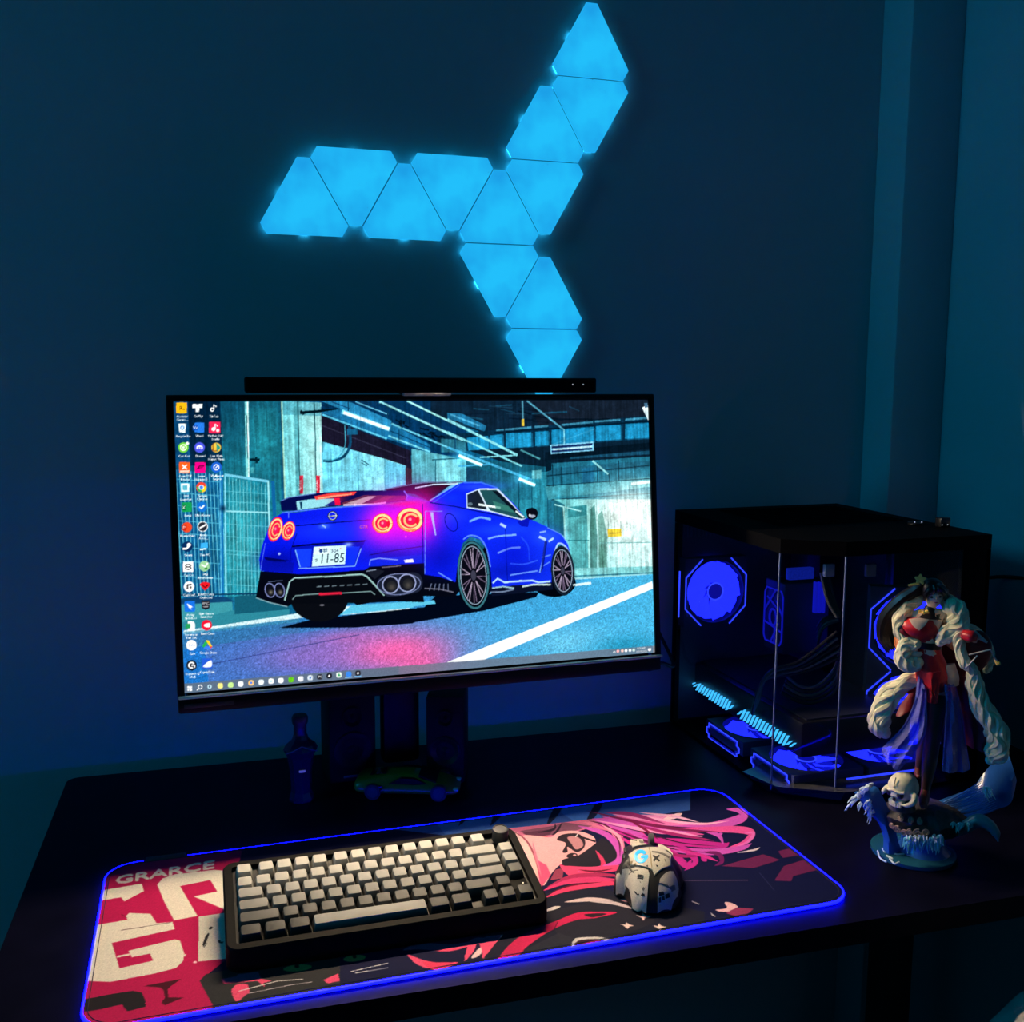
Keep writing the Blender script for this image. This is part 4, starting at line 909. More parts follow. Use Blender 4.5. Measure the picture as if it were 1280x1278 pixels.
# ------------------------------------------------------------------ desk mat with a glowing rim
PADC, PADR, PW, PH, PT = (-0.11244, -0.46978), -0.00525, 0.7305, 0.2920, 0.004
RAD = 0.030
mat_t = thing('desk_mat', 'wide printed desk mat with a glowing blue edge under the keyboard and mouse', 'desk mat', (PADC[0], PADC[1], 0.0), (0, 0, PADR))
M_RUBBER = mat('black_rubber', (0.012, 0.012, 0.013), 0.8)
MB().prism(rrect(PW-0.002, PH-0.002, RAD, 8), PT-0.0006, M=TR(0, 0, PT-0.0003) @ RX(-PI/2)).build('rubber_base', M_RUBBER, mat_t, smooth=False)
PD = Canvas(900, 360, [(134.986, 1082.478), (894.217, 984.5475), (1068.56, 1122.627), (99.007, 1289.845)])
h1 = Zm(90, 1020, 3.879); h2 = Zm(600, 1000, 4.571); h3 = Zm(780, 960, 4.2667); hk = Zm(270, 1020, 2.977)
def paint_mat(c):
    RED, CR, DK, PK, LP = (192, 20, 84), (232, 224, 208), (32, 32, 42), (236, 78, 120), (238, 168, 178)
    c.poly([(60, 940), (1110, 940), (1110, 1320), (60, 1320)], (10, 14, 56), c2=(0, 8, 60), ax=h3(-600, 500, 900, 500))
    # dark plum shapes in the ground
    for q, k in (((0, 640, 600, 480, 900, 560, 1280, 640, 1280, 1000, 0, 1000), (30, 30, 42)), ((380, 640, 900, 520, 1000, 700, 500, 900), (38, 36, 48)), ((250, 860, 450, 760, 560, 800, 420, 900), (44, 44, 56))): c.poly(h2(*q), k, .7)
    # left red field
    c.poly([(60, 1010), (318, 1010), (300, 1075), (285, 1110), (283, 1200), (255, 1222), (266, 1256), (268, 1300), (60, 1300)], RED)
    c.poly(h1(620, 800, 650, 768, 760, 745, 1300, 660, 1300, 900, 690, 930), (46, 46, 50))
    c.poly(h1(725, 792, 905, 758, 920, 790, 970, 800, 930, 810, 935, 830, 900, 800, 740, 815), PK); c.blob(h1(775, 850, 800, 818, 850, 818, 862, 855, 840, 870, 800, 900), PK); c.line(h1(810, 850, 1000, 800, 1120, 792), .9, (225, 220, 220)); c.line(h1(860, 860, 1060, 820, 1165, 805), .7, (190, 180, 190)); c.poly(h1(1220, 795, 1290, 765, 1300, 800, 1240, 812), PK)
    # cream letters and strokes
    for dx, dy in ((0, 0), (.7, 0), (-.7, 0), (0, .7), (0, -.7)): c.text('GRARCE', (h1(448, 294)[0][0]+dx, h1(448, 294)[0][1]+dy), 9.6, CR, right=(1, -.165), down=(-.10, 1), wscale=2.35)
    c.poly(h1(150, 362, 340, 330, 350, 366, 255, 416, 240, 396, 140, 412), CR)
    c.poly(h1(415, 335, 440, 305, 500, 285, 690, 263, 745, 268, 790, 292, 800, 480, 725, 448, 592, 392, 706, 368, 672, 312, 525, 342, 610, 486, 497, 508, 450, 420), CR)
    c.poly(h1(90, 535, 272, 505, 262, 490, 278, 472, 382, 476, 412, 522, 488, 515, 500, 550, 195, 617, 232, 740, 396, 702, 380, 668, 292, 686, 275, 655, 500, 600, 525, 606, 546, 668, 540, 705, 505, 738, 400, 765, 190, 805, 60, 800), CR)
    c.poly(h1(218, 680, 280, 668, 282, 676, 222, 688), CR); c.line(h1(240, 556, 480, 518), .6, (70, 40, 40)); c.line(h1(240, 478, 268, 494), 1.0, (120, 20, 50))
    c.poly(h1(615, 490, 780, 466, 780, 690, 615, 706), CR)
    c.poly(h1(662, 568, 668, 572, 650, 620, 638, 636, 634, 625, 648, 585), (40, 36, 40)); c.ell(h1(674, 545)[0], 2.6, 1.6, (40, 36, 40), rot=-25); c.line(h1(640, 640, 656, 618), .8, (40, 36, 40)); c.poly(h1(708, 606, 720, 602, 722, 612, 738, 610, 730, 620, 712, 616), (50, 44, 48)); c.ell(h1(598, 710)[0], 2.4, 1.2, (250, 210, 215)); c.poly(h1(540, 674, 556, 670, 552, 684), CR)
    c.poly(h1(60, 890, 200, 862, 300, 848, 340, 856, 356, 890, 360, 925, 270, 948, 244, 914, 130, 940, 60, 950), (34, 30, 36))
    c.poly(h1(345, 826, 532, 790, 480, 826, 466, 842, 470, 880, 545, 880, 452, 918, 436, 906, 452, 880, 446, 845, 428, 832), (74, 14, 34))
    # orange eyes near the keyboard's front
    for q, rx in ((h1(1098, 738)[0], 17), (hk(302, 566)[0], 17), (hk(516, 530)[0], 14)):
        c.ell(q, rx, 4.0, (246, 150, 86), rot=-6); c.ell((q[0], q[1]-2), rx*.18, 2.4, (60, 30, 30))
    c.line(hk(500, 580, 640, 548), .8, (220, 216, 220)); c.line(hk(520, 585, 640, 565), .8, (220, 216, 220)); c.poly(hk(80, 590, 160, 580, 150, 600, 80, 600), PK)
    # pale figure area and locks of hair (upper middle)
    c.poly(h2(-900, 120, 0, 20, 380, -40, 900, -120, 1200, -120, 1200, 60, 700, 130, 300, 190, 0, 230), (52, 92, 168)); c.poly(h2(-300, 70, 60, 40, 140, 170, -200, 200), (74, 124, 206), .8); c.poly(h2(440, 60, 640, 20, 700, 110, 560, 140), (70, 126, 214), .8)  # blue rear band: cool panel light beyond the bar's beam, painted into the print
    for x in (-640, -560, -480, -120, 60, 380, 600): c.lens(h2(x+120, -40, x+60, 60, x, 150), 9, (14, 18, 44), .9)
    c.poly(h2(160, 165, 300, 150, 440, 135, 700, 105, 860, 82, 1000, 110, 820, 200, 640, 160, 480, 200, 330, 330, 350, 500, 300, 400), (214, 110, 150))
    c.poly(h2(165, 168, 215, 190, 280, 260, 325, 360, 350, 480, 300, 400), (240, 190, 190))
    c.poly(h2(225, 180, 420, 150, 480, 130, 640, 150, 540, 180, 440, 200, 330, 210), (128, 78, 104)); c.poly(h2(240, 190, 420, 168, 400, 200, 300, 225), (96, 50, 76)); c.poly(h2(290, 205, 390, 210, 340, 250), (214, 86, 110))
    c.blob(h2(250, 205, 400, 215, 450, 185, 560, 180, 650, 215, 655, 270, 600, 320, 520, 345, 460, 370, 410, 420, 360, 490, 330, 360, 290, 270), LP)
    c.blob(h2(470, 345, 560, 320, 660, 250, 700, 220, 770, 280, 790, 340, 730, 385, 600, 400, 500, 395), (34, 30, 44)); c.blob(h2(440, 230, 470, 200, 560, 195, 600, 235, 590, 280, 550, 300, 500, 270, 500, 300, 470, 300, 490, 250), (44, 32, 44)); c.blob(h2(500, 215, 560, 215, 590, 260, 550, 285, 520, 250), (190, 130, 140)); c.ell(h2(525, 320)[0], 7, 3.2, (40, 30, 40), rot=-8); c.ell(h2(540, 318)[0], 2, 1.2, (220, 160, 170))
    c.line(h2(550, 205, 660, 240), 2.4, (30, 24, 34)); c.line(h2(560, 195, 545, 215), 1.2, (220, 214, 220))
    c.poly(h2(320, 340, 380, 375, 405, 430, 350, 500, 335, 440), (232, 84, 130)); c.poly(h2(430, 400, 480, 390, 470, 450, 400, 460), (150, 60, 90))
    c.blob(h2(455, 370, 560, 405, 700, 385, 680, 310, 720, 380, 640, 420, 520, 440), (230, 70, 120))
    HP, HM, HD = (204, 84, 192), (190, 36, 148), (110, 18, 96)
    for q, w, k in (((600, 130, 760, 170, 800, 260, 820, 350), 12, (226, 120, 160)), ((560, 150, 720, 200, 800, 300, 760, 370, 560, 410), 9, HP), ((470, 380, 620, 400, 780, 390, 850, 370), 8, (230, 70, 120)), ((360, 520, 480, 470, 640, 455, 800, 460), 8, (212, 56, 116)), ((370, 560, 500, 510, 700, 480, 840, 480), 7, (226, 60, 110)), ((380, 500, 520, 440, 700, 430, 820, 440), 5, (170, 40, 90)),
                    ((740, 100, 820, 140, 900, 200, 1000, 280), 16, (226, 40, 90)), ((640, 110, 800, 150, 920, 220, 1020, 260), 14, HP), ((850, 80, 960, 140, 1100, 160, 1280, 150), 18, (232, 120, 190)), ((700, 105, 900, 120, 1080, 180, 1280, 200), 10, (214, 80, 160))):
        c.lens(h2(*q), w, k)
    for q, w, k in (((-120, 260, 150, 320, 420, 320, 600, 280, 640, 250, 610, 228, 545, 222), 11, HP), ((-150, 300, 100, 380, 330, 400, 520, 415, 560, 400), 9, HM), ((150, 320, 420, 330, 600, 330, 680, 350, 640, 400, 560, 425), 9, (230, 80, 160)), ((0, 330, 200, 420, 440, 450, 620, 430, 680, 405), 8, HP), ((100, 360, 260, 460, 330, 520, 360, 490), 9, HM), ((400, 330, 500, 360, 530, 410), 5, HP), ((-60, 250, 160, 270, 300, 250), 8, (232, 140, 200)), ((200, 280, 270, 260, 310, 245), 6, (240, 200, 215)), ((80, 240, 260, 260, 400, 292), 3, (230, 170, 210)), ((600, 455, 690, 440, 725, 425), 2.4, (220, 200, 215)), ((420, 450, 500, 460, 520, 500, 480, 525), 6, HD), ((240, 400, 330, 440, 380, 500, 320, 550), 8, HM), ((500, 360, 525, 350), 4, HP), ((410, 470, 440, 500), 7, HM)):
        c.lens(h3(*q), w, k)
    for q in ((-100, 300, 120, 350, 300, 400, 500, 420), (0, 270, 200, 310, 420, 325), (100, 400, 300, 440, 460, 455), (-60, 340, 80, 400, 180, 440)): c.lens(h3(*q), 1.6, (60, 10, 50))
    for q, w, k in (((-200, 230, 60, 290, 300, 330, 520, 345), 4, (120, 20, 80)), ((-160, 280, 100, 330, 260, 345, 420, 370), 5, (246, 150, 205)), ((40, 300, 240, 350, 480, 390), 4, (160, 30, 110)), ((-80, 320, 140, 400, 300, 425), 3, (90, 12, 70)), ((60, 250, 240, 285, 420, 300, 560, 285), 3, (248, 170, 215)), ((180, 440, 300, 470, 420, 470), 4, (160, 30, 110)), ((260, 430, 420, 470, 500, 500), 4, (206, 44, 146)), ((-100, 240, 40, 250, 220, 300), 5, (150, 40, 110)), ((640, 350, 690, 350, 660, 395, 600, 420), 4, (236, 110, 200)), ((-40, 360, 60, 420, 120, 470), 5, (206, 44, 146))): c.lens(h3(*q), w, k)
    for q, w, k in (((620, 120, 720, 150, 790, 230, 800, 330), 3, (90, 20, 60)), ((180, 175, 260, 230, 310, 320, 340, 440), 2.4, (150, 70, 90)), ((560, 400, 660, 410, 760, 395), 2.4, (110, 14, 50)), ((380, 540, 520, 490, 700, 470), 2, (90, 10, 40)), ((300, 240, 320, 330, 350, 440), 3, (236, 120, 150)), ((690, 140, 790, 210, 820, 300), 4, (246, 160, 190)), ((840, 110, 940, 170, 1020, 230), 3, (120, 14, 60)), ((430, 135, 420, 170, 330, 190), 3, (40, 26, 46)), ((470, 130, 440, 180, 410, 205), 3, (40, 26, 46)), ((660, 290, 700, 350, 690, 385), 5, (220, 60, 110))): c.lens(h2(*q), w, k)
    for q in ((520, 525, 740, 462, 830, 492, 690, 535), (800, 602, 850, 525, 960, 490, 1030, 545, 900, 578, 890, 605), (820, 446, 880, 430, 935, 468, 845, 482)): c.poly(h3(*q), (104, 28, 82))
    c.line(h3(310, 602, 660, 600), 1.0, (120, 90, 130), .7); c.line(h3(720, 560, 800, 655), .8, (60, 60, 100), .8); c.line(h3(360, 712, 400, 728), 1.2, (190, 180, 190)); c.poly(h3(455, 768, 490, 795, 470, 790), (200, 190, 196))
    # flower, crosses, ribbon, rose
    c.blob(h3(488, 758, 545, 748, 535, 718, 575, 722, 605, 745, 570, 765, 520, 768), (244, 190, 200)); c.poly(h3(540, 775, 600, 745, 690, 752, 650, 785, 590, 790), (150, 50, 96))
    for x, y, s_ in ((840, 718, 1.0), (932, 667, 1.1), (1025, 726, 1.0)):
        c.poly(h2(x-40*s_, y-8, x-10, y-4, x-5, y-20*s_, x+8, y-6, x+42*s_, y+2, x+12, y+6, x+2, y+22*s_, x-10, y+8), (244, 208, 206))
    c.blob(h2(100, 915, 200, 800, 330, 735, 440, 690, 560, 645, 690, 640, 782, 645, 660, 675, 540, 690, 400, 750, 280, 830, 200, 900), (206, 32, 88)); c.blob(h2(595, 655, 690, 648, 720, 655, 640, 672), (40, 24, 34)); c.line(h2(420, 745, 445, 695), 1.0, (90, 10, 40)); c.poly(h2(-10, 800, 40, 780, 130, 770, 50, 850, 20, 910), PK); c.lens(h2(30, 880, 80, 810, 130, 770), 5, LP); c.lens(h2(360, 640, 420, 620, 460, 610), 4, (210, 200, 206)); c.lens(h2(480, 585, 620, 570, 760, 575), 5, (214, 190, 196)); c.lens(h2(620, 580, 760, 590, 900, 630), 4, (200, 180, 188)); c.lens(h2(800, 570, 870, 580), 4, LP)
    c.blob(h2(530, 840, 540, 795, 600, 785, 690, 785, 740, 805, 640, 830), (214, 204, 206)); c.blob(h2(545, 838, 560, 805, 640, 795, 710, 800, 650, 828), (60, 20, 40)); c.blob(h2(580, 825, 640, 805, 690, 805, 640, 826), (170, 44, 84))
    # strands at the front edge
    for q, w, k in (((695, 500, 760, 485, 880, 490, 1000, 458), 9, PK), ((710, 515, 760, 545, 830, 560, 900, 545), 9, PK), ((770, 545, 820, 560, 880, 548), 10, (236, 60, 100)), ((925, 540, 945, 500, 960, 470, 1000, 455), 10, PK), ((990, 530, 1020, 480, 1060, 445), 8, PK), ((950, 530, 975, 510, 985, 490), 7, (236, 200, 206))): c.lens(hk(*q), w, k)
    # fine dark edge line as sewn
    m_ = [(134.986, 1082.478), (894.217, 984.5475), (1068.56, 1122.627), (99.007, 1289.845)]
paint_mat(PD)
PD.noise(0.035, 360)
im = PD.done()
# real cloth is darker than the lit picture of it
im = im*0.92
H_, W_ = im.shape[:2]
gy = np.linspace(PH/2, -PH/2, H_)
hw = np.full(H_, PW/2)
for k, y in enumerate(gy):
    d = abs(y)-(PH/2-RAD)
    if d > 0: hw[k] = PW/2-RAD+math.sqrt(max(RAD*RAD-d*d, 0))
fx = np.linspace(-1, 1, W_)
X = fx[None, :]*hw[:, None]; Y = np.repeat(gy[:, None], W_, 1)
# colours follow the true place on the mat
ci_ = np.clip(np.round((X+PW/2)/PW*(W_-1)).astype(int), 0, W_-1)
im2 = im[np.arange(H_)[:, None], ci_]
M_CLOTH = mat('printed_cloth', (0.5, 0.5, 0.5), 0.85, spec=0.15, bump=0.15, bscale=2500)
nt = M_CLOTH.node_tree
at_n = nt.nodes.new('ShaderNodeAttribute'); at_n.attribute_name = 'print'
nt.links.new(at_n.outputs['Color'], nt.nodes['Principled BSDF'].inputs['Base Color'])
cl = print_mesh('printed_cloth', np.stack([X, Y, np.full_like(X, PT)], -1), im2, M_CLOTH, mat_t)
# glowing rim, open at the rear left where the control box sits
M_RIM = mat('blue_light_tube', (0.02, 0.02, 0.2), 0.4, emit=(0.0005, 0.0008, 1.0), strength=40.0)
rim = rrect(PW+0.001, PH+0.001, RAD+0.0005, 10)
i0 = 11                                              # first point of the rear left corner
gapA, gapB = (-PW/2+0.036, PH/2+0.0005), (-PW/2+0.082, PH/2+0.0005)
loop = rim[i0:]+rim[:i0]
pts = [gapA]+[p for p in loop if not (p[0] > -PW/2+0.034 and p[0] < -PW/2+0.09 and p[1] > 0)]+[gapB]
MB().tube([(x, y, PT-0.0015) for x, y in pts], 0.0016, 8).build('light_rim', M_RIM, mat_t)
M_CTRL = mat('black_control_box', (0.02, 0.02, 0.022), 0.5)
MB().box((-PW/2+0.059, PH/2+0.003, 0.0022), (0.042, 0.012, 0.0040), 0.001).build('control_box', M_CTRL, mat_t)
M_THREAD = mat('dark_thread', (0.02, 0.015, 0.03), 0.9)
st = rrect(PW-0.007, PH-0.007, RAD-0.003, 10); st = st+[st[0]]
MB().tube([(x, y, PT+0.0001) for x, y in st], 0.0004, 5).build('edge_stitching', M_THREAD, mat_t)

# ------------------------------------------------------------------ keyboard
KU, KR, KT = 0.0174, -0.0131, 0.17
kb = thing('keyboard', 'compact black keyboard with keycaps fading from cream to black on the mat', 'keyboard', (-0.3508, -0.5591, PT), (0, 0, KR))
ZTOP = 0.032-PT                                   # keycap top plane at the front row's near edge
KF = TR(0, 0, ZTOP) @ RX(KT)                      # plane of the cap tops: x, y in metres from the near left key corner
M_CASE = mat('black_keyboard_case', (0.0035, 0.0034, 0.0033), 0.6, spec=0.08, bump=0.1, bscale=1500)
M_PLATE = mat('key_plate', (0.012, 0.012, 0.012), 0.6)
KW, KD = 16.0408*KU, 6.158*KU
x0, x1, y0, y1 = -0.66*KU, KW+0.62*KU, -0.62*KU, KD+0.62*KU
capH = 0.0088
def kcase(x0, x1, y0, y1, rimw, zr, r):
    """wedge body with a raised rim around the key field"""
    outer = [(p[0]+(x0+x1)/2, p[1]+(y0+y1)/2) for p in rrect(x1-x0, y1-y0, r, 5)]
    b = MB()
    inner = [(p[0]+(x0+x1)/2, p[1]+(y0+y1)/2) for p in rrect(x1-x0-2*rimw, y1-y0-2*rimw, max(r-rimw, 0.002), 5)]
    mid = [(p[0]+(x0+x1)/2, p[1]+(y0+y1)/2) for p in rrect(x1-x0-0.003, y1-y0-0.003, max(r-0.0015, 0.002), 5)]
    rings = []
    rings.append([Vector(((KF @ Vector((x, y, 0))).x*1.0, (KF @ Vector((x, y, 0))).y, 0.0003)) for x, y in mid])
    rings.append([Vector(((KF @ Vector((x, y, 0))).x*1.0, (KF @ Vector((x, y, 0))).y, 0.002)) for x, y in outer])
    rings.append([KF @ Vector((x, y, zr-0.0015)) for x, y in outer])
    rings.append([KF @ Vector((x, y, zr)) for x, y in mid])
    rings.append([KF @ Vector((x, y, zr)) for x, y in inner])
    rings.append([KF @ Vector((x, y, zr-0.0050)) for x, y in inner])
    vs = [[b.bm.verts.new(p) for p in ring] for ring in rings]
    n = len(outer)
    for A_, B_ in zip(vs, vs[1:]):
        for k in range(n):
            b.bm.faces.new((A_[k], A_[(k+1) % n], B_[(k+1) % n], B_[k]))
    b.bm.faces.new(list(reversed(vs[0]))); b.bm.faces.new(vs[-1])
    return b
kcase(x0, x1, y0, y1, 0.0085, -0.0045, 0.012).build('case', M_CASE, kb, angle=35)
MB().box((0, 0, 0), (KW+0.004, KD+0.004, 0.001)).xf(KF @ TR(KW/2, KD/2, -capH-0.0008)).build('plate', M_PLATE, kb, smooth=False)
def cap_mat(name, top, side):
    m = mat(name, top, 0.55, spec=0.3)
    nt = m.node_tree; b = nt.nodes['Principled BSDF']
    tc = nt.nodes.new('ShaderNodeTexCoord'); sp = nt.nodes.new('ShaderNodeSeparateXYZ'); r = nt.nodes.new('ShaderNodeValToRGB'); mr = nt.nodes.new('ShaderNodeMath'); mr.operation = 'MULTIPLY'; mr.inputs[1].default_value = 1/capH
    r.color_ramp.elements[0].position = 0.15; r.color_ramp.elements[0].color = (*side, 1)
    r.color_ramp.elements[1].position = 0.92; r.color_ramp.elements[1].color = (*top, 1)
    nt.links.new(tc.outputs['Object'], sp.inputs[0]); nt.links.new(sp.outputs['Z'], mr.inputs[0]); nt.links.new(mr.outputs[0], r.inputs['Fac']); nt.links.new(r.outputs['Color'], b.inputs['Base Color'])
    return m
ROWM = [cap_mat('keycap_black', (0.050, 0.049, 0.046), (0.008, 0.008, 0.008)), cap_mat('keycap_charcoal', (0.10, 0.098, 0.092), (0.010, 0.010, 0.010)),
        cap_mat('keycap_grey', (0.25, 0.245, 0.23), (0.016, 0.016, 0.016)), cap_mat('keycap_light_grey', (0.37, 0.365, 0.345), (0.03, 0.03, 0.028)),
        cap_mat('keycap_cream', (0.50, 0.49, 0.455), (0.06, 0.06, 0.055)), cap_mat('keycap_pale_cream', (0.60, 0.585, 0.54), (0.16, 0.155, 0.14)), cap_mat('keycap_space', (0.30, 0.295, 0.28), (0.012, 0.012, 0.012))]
CAPS = {}
def cap_mesh(w, mi, h):
    key = (round(w, 3), mi)
    if key not in CAPS:
        b = MB()
        b.frustum((0, 0, 0), (w*KU-0.0008, KU*0.955), (w*KU-0.0050, KU*0.72), h, shift=(0, 0.0006))
        top = [f for f in b.bm.faces if all(v.co.z > h*0.9 for v in f.verts)]
        vert_e = [e for e in b.bm.edges if abs(e.verts[0].co.z-e.verts[1].co.z) > h*0.5]
        bmesh.ops.bevel(b.bm, geom=vert_e, offset=0.0016, segments=2, profile=0.5, affect='EDGES')
        tf = max(b.bm.faces, key=lambda f: f.calc_center_median().z)
        bmesh.ops.inset_region(b.bm, faces=[tf], thickness=0.0009, depth=0.0003)
        o = b.build('keycap', ROWM[mi], None, angle=30)
        CAPS[key] = o.data; bpy.data.objects.remove(o)
    return CAPS[key]
gK = 0.0408
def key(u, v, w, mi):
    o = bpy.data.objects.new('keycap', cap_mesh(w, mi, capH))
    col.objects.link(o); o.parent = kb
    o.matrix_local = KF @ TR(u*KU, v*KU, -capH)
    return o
def row(v, start, widths, mi):
    u = start
    for w in widths:
        key(u+w/2, v, w, mi); u += w
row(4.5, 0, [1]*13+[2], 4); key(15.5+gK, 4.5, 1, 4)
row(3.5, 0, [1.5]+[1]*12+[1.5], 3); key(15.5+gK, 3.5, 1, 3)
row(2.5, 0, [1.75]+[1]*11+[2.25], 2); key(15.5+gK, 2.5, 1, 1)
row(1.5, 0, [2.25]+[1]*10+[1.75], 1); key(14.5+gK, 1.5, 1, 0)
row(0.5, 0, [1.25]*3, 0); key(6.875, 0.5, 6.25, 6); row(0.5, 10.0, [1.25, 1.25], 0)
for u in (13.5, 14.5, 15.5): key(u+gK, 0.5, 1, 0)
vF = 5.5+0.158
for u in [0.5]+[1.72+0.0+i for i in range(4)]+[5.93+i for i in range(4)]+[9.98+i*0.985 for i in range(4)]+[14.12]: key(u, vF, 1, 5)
M_KNOB = mat('black_knob', (0.03, 0.03, 0.031), 0.4)
kn = MB()
prof = [(0.0085, -0.006), (0.0086, 0.006), (0.0080, 0.0072), (0.0066, 0.0076), (0.0062, 0.0070)]
kn.lathe(prof, 28); kn.xf(KF @ TR((15.5+gK)*KU, vF*KU, 0.0005)).build('volume_knob', M_KNOB, kb)
MB().ellipsoid((0, 0, 0), (0.0009, 0.0009, 0.0005), 8, 6).xf(KF @ TR(15.72*KU, 1.45*KU, -0.0060)).build('indicator_light', mat('indicator_glow', (0.5, 0.4, 0.3), 0.5, emit=(1, 0.8, 0.6), strength=1.0), kb)
MB().box((0, 0, 0), (1.0*KU, 0.9*KU, 0.002), 0.0005).xf(KF @ TR(15.5*KU, 1.5*KU, -0.0078)).build('badge_plate', M_CASE, kb)

# ------------------------------------------------------------------ mouse
mz = Zm(740, 1030, 9.846)
MO, MYAW2 = Vector((0.0560, -0.5330, PT+0.0006)), -0.33
mouse = thing('mouse', 'cream and black gaming mouse with glowing cyan emblem on the mat', 'mouse', tuple(MO), (0, 0, MYAW2))
_ci, _si = math.cos(-MYAW2), math.sin(-MYAW2)
def to_local(P):
    d = P-MO
    return Vector((d.x*_ci-d.y*_si, d.x*_si+d.y*_ci))
outl = [(375, 235), (460, 200), (640, 195), (720, 190), (800, 230), (920, 290), (1005, 370), (1055, 480), (1085, 700), (1085, 900), (1010, 1020), (800, 1075), (600, 1060), (500, 1010), (440, 930), (400, 870), (268, 835), (262, 740), (290, 670), (372, 600), (375, 470), (360, 380), (380, 300)]
OL = []
for x, y in outl:
    u, v = mz(x, y)[0]
    zz = 0.006 if y > 700 else (0.016 if y < 330 else 0.012)
    q = to_local(onz(u, v, PT+zz)); OL.append((math.atan2(q.y, q.x), q.length))
OL.sort()
def rad_at(a):
    n = len(OL)
    for i in range(n):
        a0, r0 = OL[i]; a1, r1 = OL[(i+1) % n]
        if i == n-1: a1 += 2*PI
        aa = a if a >= OL[0][0] else a+2*PI
        if a0 <= aa <= a1:
            t = (aa-a0)/(a1-a0+1e-9); return r0+(r1-r0)*t
    return OL[0][1]
def mh(x, y):
    r = math.hypot(x, y)/rad_at(math.atan2(y, x)) if (x or y) else 0
    r = min(r, 1.0)
    L = 0.020+0.015*math.exp(-((y+0.012)/0.045)**2)
    return 0.003+L*(1-r**3.2)**0.62
M_MBLK = mat('matte_black_plastic', (0.008, 0.008, 0.009), 0.5)
M_MCREAM = mat('printed_cream_plastic', (0.62, 0.57, 0.47), 0.55, noise=0.22, scale=1300.0)
mb = MB()
NA, NR = 64, 14
ctr = mb.bm.verts.new((0, 0, mh(0, 0)))
prev = None
for j in range(1, NR+1):
    rr = (j/NR)**0.8
    ring = []
    for k in range(NA):
        a = -PI+2*PI*k/NA
        R0 = rad_at(a)*rr
        x, y = R0*math.cos(a), R0*math.sin(a)
        ring.append(mb.bm.verts.new((x, y, mh(x, y))))
    for k in range(NA):
        k2 = (k+1) % NA
        if prev is None: mb.bm.faces.new((ctr, ring[k], ring[k2]))
        else: mb.bm.faces.new((prev[k], ring[k], ring[k2], prev[k2]))
    prev = ring
low = [mb.bm.verts.new((v.co.x*0.94, v.co.y*0.94, 0.0004)) for v in prev]
for k in range(NA):
    k2 = (k+1) % NA; mb.bm.faces.new((prev[k], low[k], low[k2], prev[k2]))
mb.bm.faces.new(list(reversed(low)))
mb.build('body', M_MBLK, mouse, angle=60)
def on_mouse(u, v):
    z = 0.02
    for _ in range(12):
        q = to_local(onz(u, v, PT+z)); z = 0.5*z+0.5*mh(q.x, q.y)
    return q
def patch(name, pts, m, lift=0.0012, px=mz, cuts=4, parent=None):
    P = [on_mouse(*px(x, y)[0]) for x, y in zip(pts[::2], pts[1::2])]
    cen = sum(P, Vector((0, 0)))/len(P)
    if m is M_MCREAM: P = [cen+(p-cen)*0.955 for p in P]
    b = MB()
    f = b.bm.faces.new([b.bm.verts.new((p.x, p.y, 0)) for p in P])
    bmesh.ops.triangulate(b.bm, faces=[f])
    for _ in range(cuts):
        es = [e for e in b.bm.edges if e.calc_length() > 0.004]
        if not es: break
        bmesh.ops.subdivide_edges(b.bm, edges=es, cuts=1)
        bmesh.ops.triangulate(b.bm, faces=b.bm.faces[:])
    top = list(b.bm.faces)
    bmesh.ops.recalc_face_normals(b.bm, faces=top)
    for v in b.bm.verts: v.co.z = mh(v.co.x, v.co.y)+lift
    r = bmesh.ops.extrude_face_region(b.bm, geom=top)
    for v in [g for g in r['geom'] if isinstance(g, bmesh.types.BMVert)]: v.co.z -= lift+0.0006
    return b.build(name, m, parent or mouse, angle=50)
patch('palm_cover', (425, 455, 470, 385, 560, 335, 700, 312, 860, 325, 985, 420, 985, 545, 930, 560, 850, 595, 770, 668, 745, 600, 690, 570, 560, 545, 460, 530), M_MCREAM)
patch('thumb_cover', (372, 575, 440, 566, 570, 556, 700, 590, 715, 640, 700, 780, 680, 1022, 560, 998, 500, 958, 455, 830, 420, 792, 285, 788, 278, 712, 302, 655, 352, 622), M_MCREAM)
patch('rear_cover', (832, 700, 880, 642, 1000, 602, 1048, 700, 1074, 830, 1062, 915, 980, 985, 802, 1015, 802, 880), M_MCREAM)
patch('button_cover', (468, 215, 482, 200, 630, 200, 678, 275, 560, 298, 502, 318, 484, 280), M_MCREAM)
patch('button_cover', (812, 258, 870, 278, 950, 322, 998, 382, 998, 418, 920, 342, 850, 302, 802, 294), M_MCREAM)
M_GLOW = mat('cyan_emblem_glow', (0.02, 0.1, 0.12), 0.4, emit=(0.01, 0.50, 0.92), strength=1.1)
M_INK = mat('dark_ink', (0.03, 0.03, 0.03), 0.7); M_GOLD = mat('gold_ink', (0.35, 0.26, 0.12), 0.6); M_INK2 = mat('grey_ink', (0.2, 0.19, 0.16), 0.7)
def arc(cx, cy, r0, r1, a0, a1, n=14):
    o = []
    for k in range(n+1):
        a = math.radians(a0+(a1-a0)*k/n); o += [cx+r1*math.cos(a), cy+r1*math.sin(a)]
    for k in range(n, -1, -1):
        a = math.radians(a0+(a1-a0)*k/n); o += [cx+r0*math.cos(a), cy+r0*math.sin(a)]
    return o
patch('emblem', arc(600, 428, 44, 80, 30, 325), M_GLOW, 0.0017, cuts=2)
patch('emblem', (600, 420, 690, 410, 690, 440, 650, 485, 630, 470, 645, 445, 600, 445), M_GLOW, 0.0017, cuts=2)
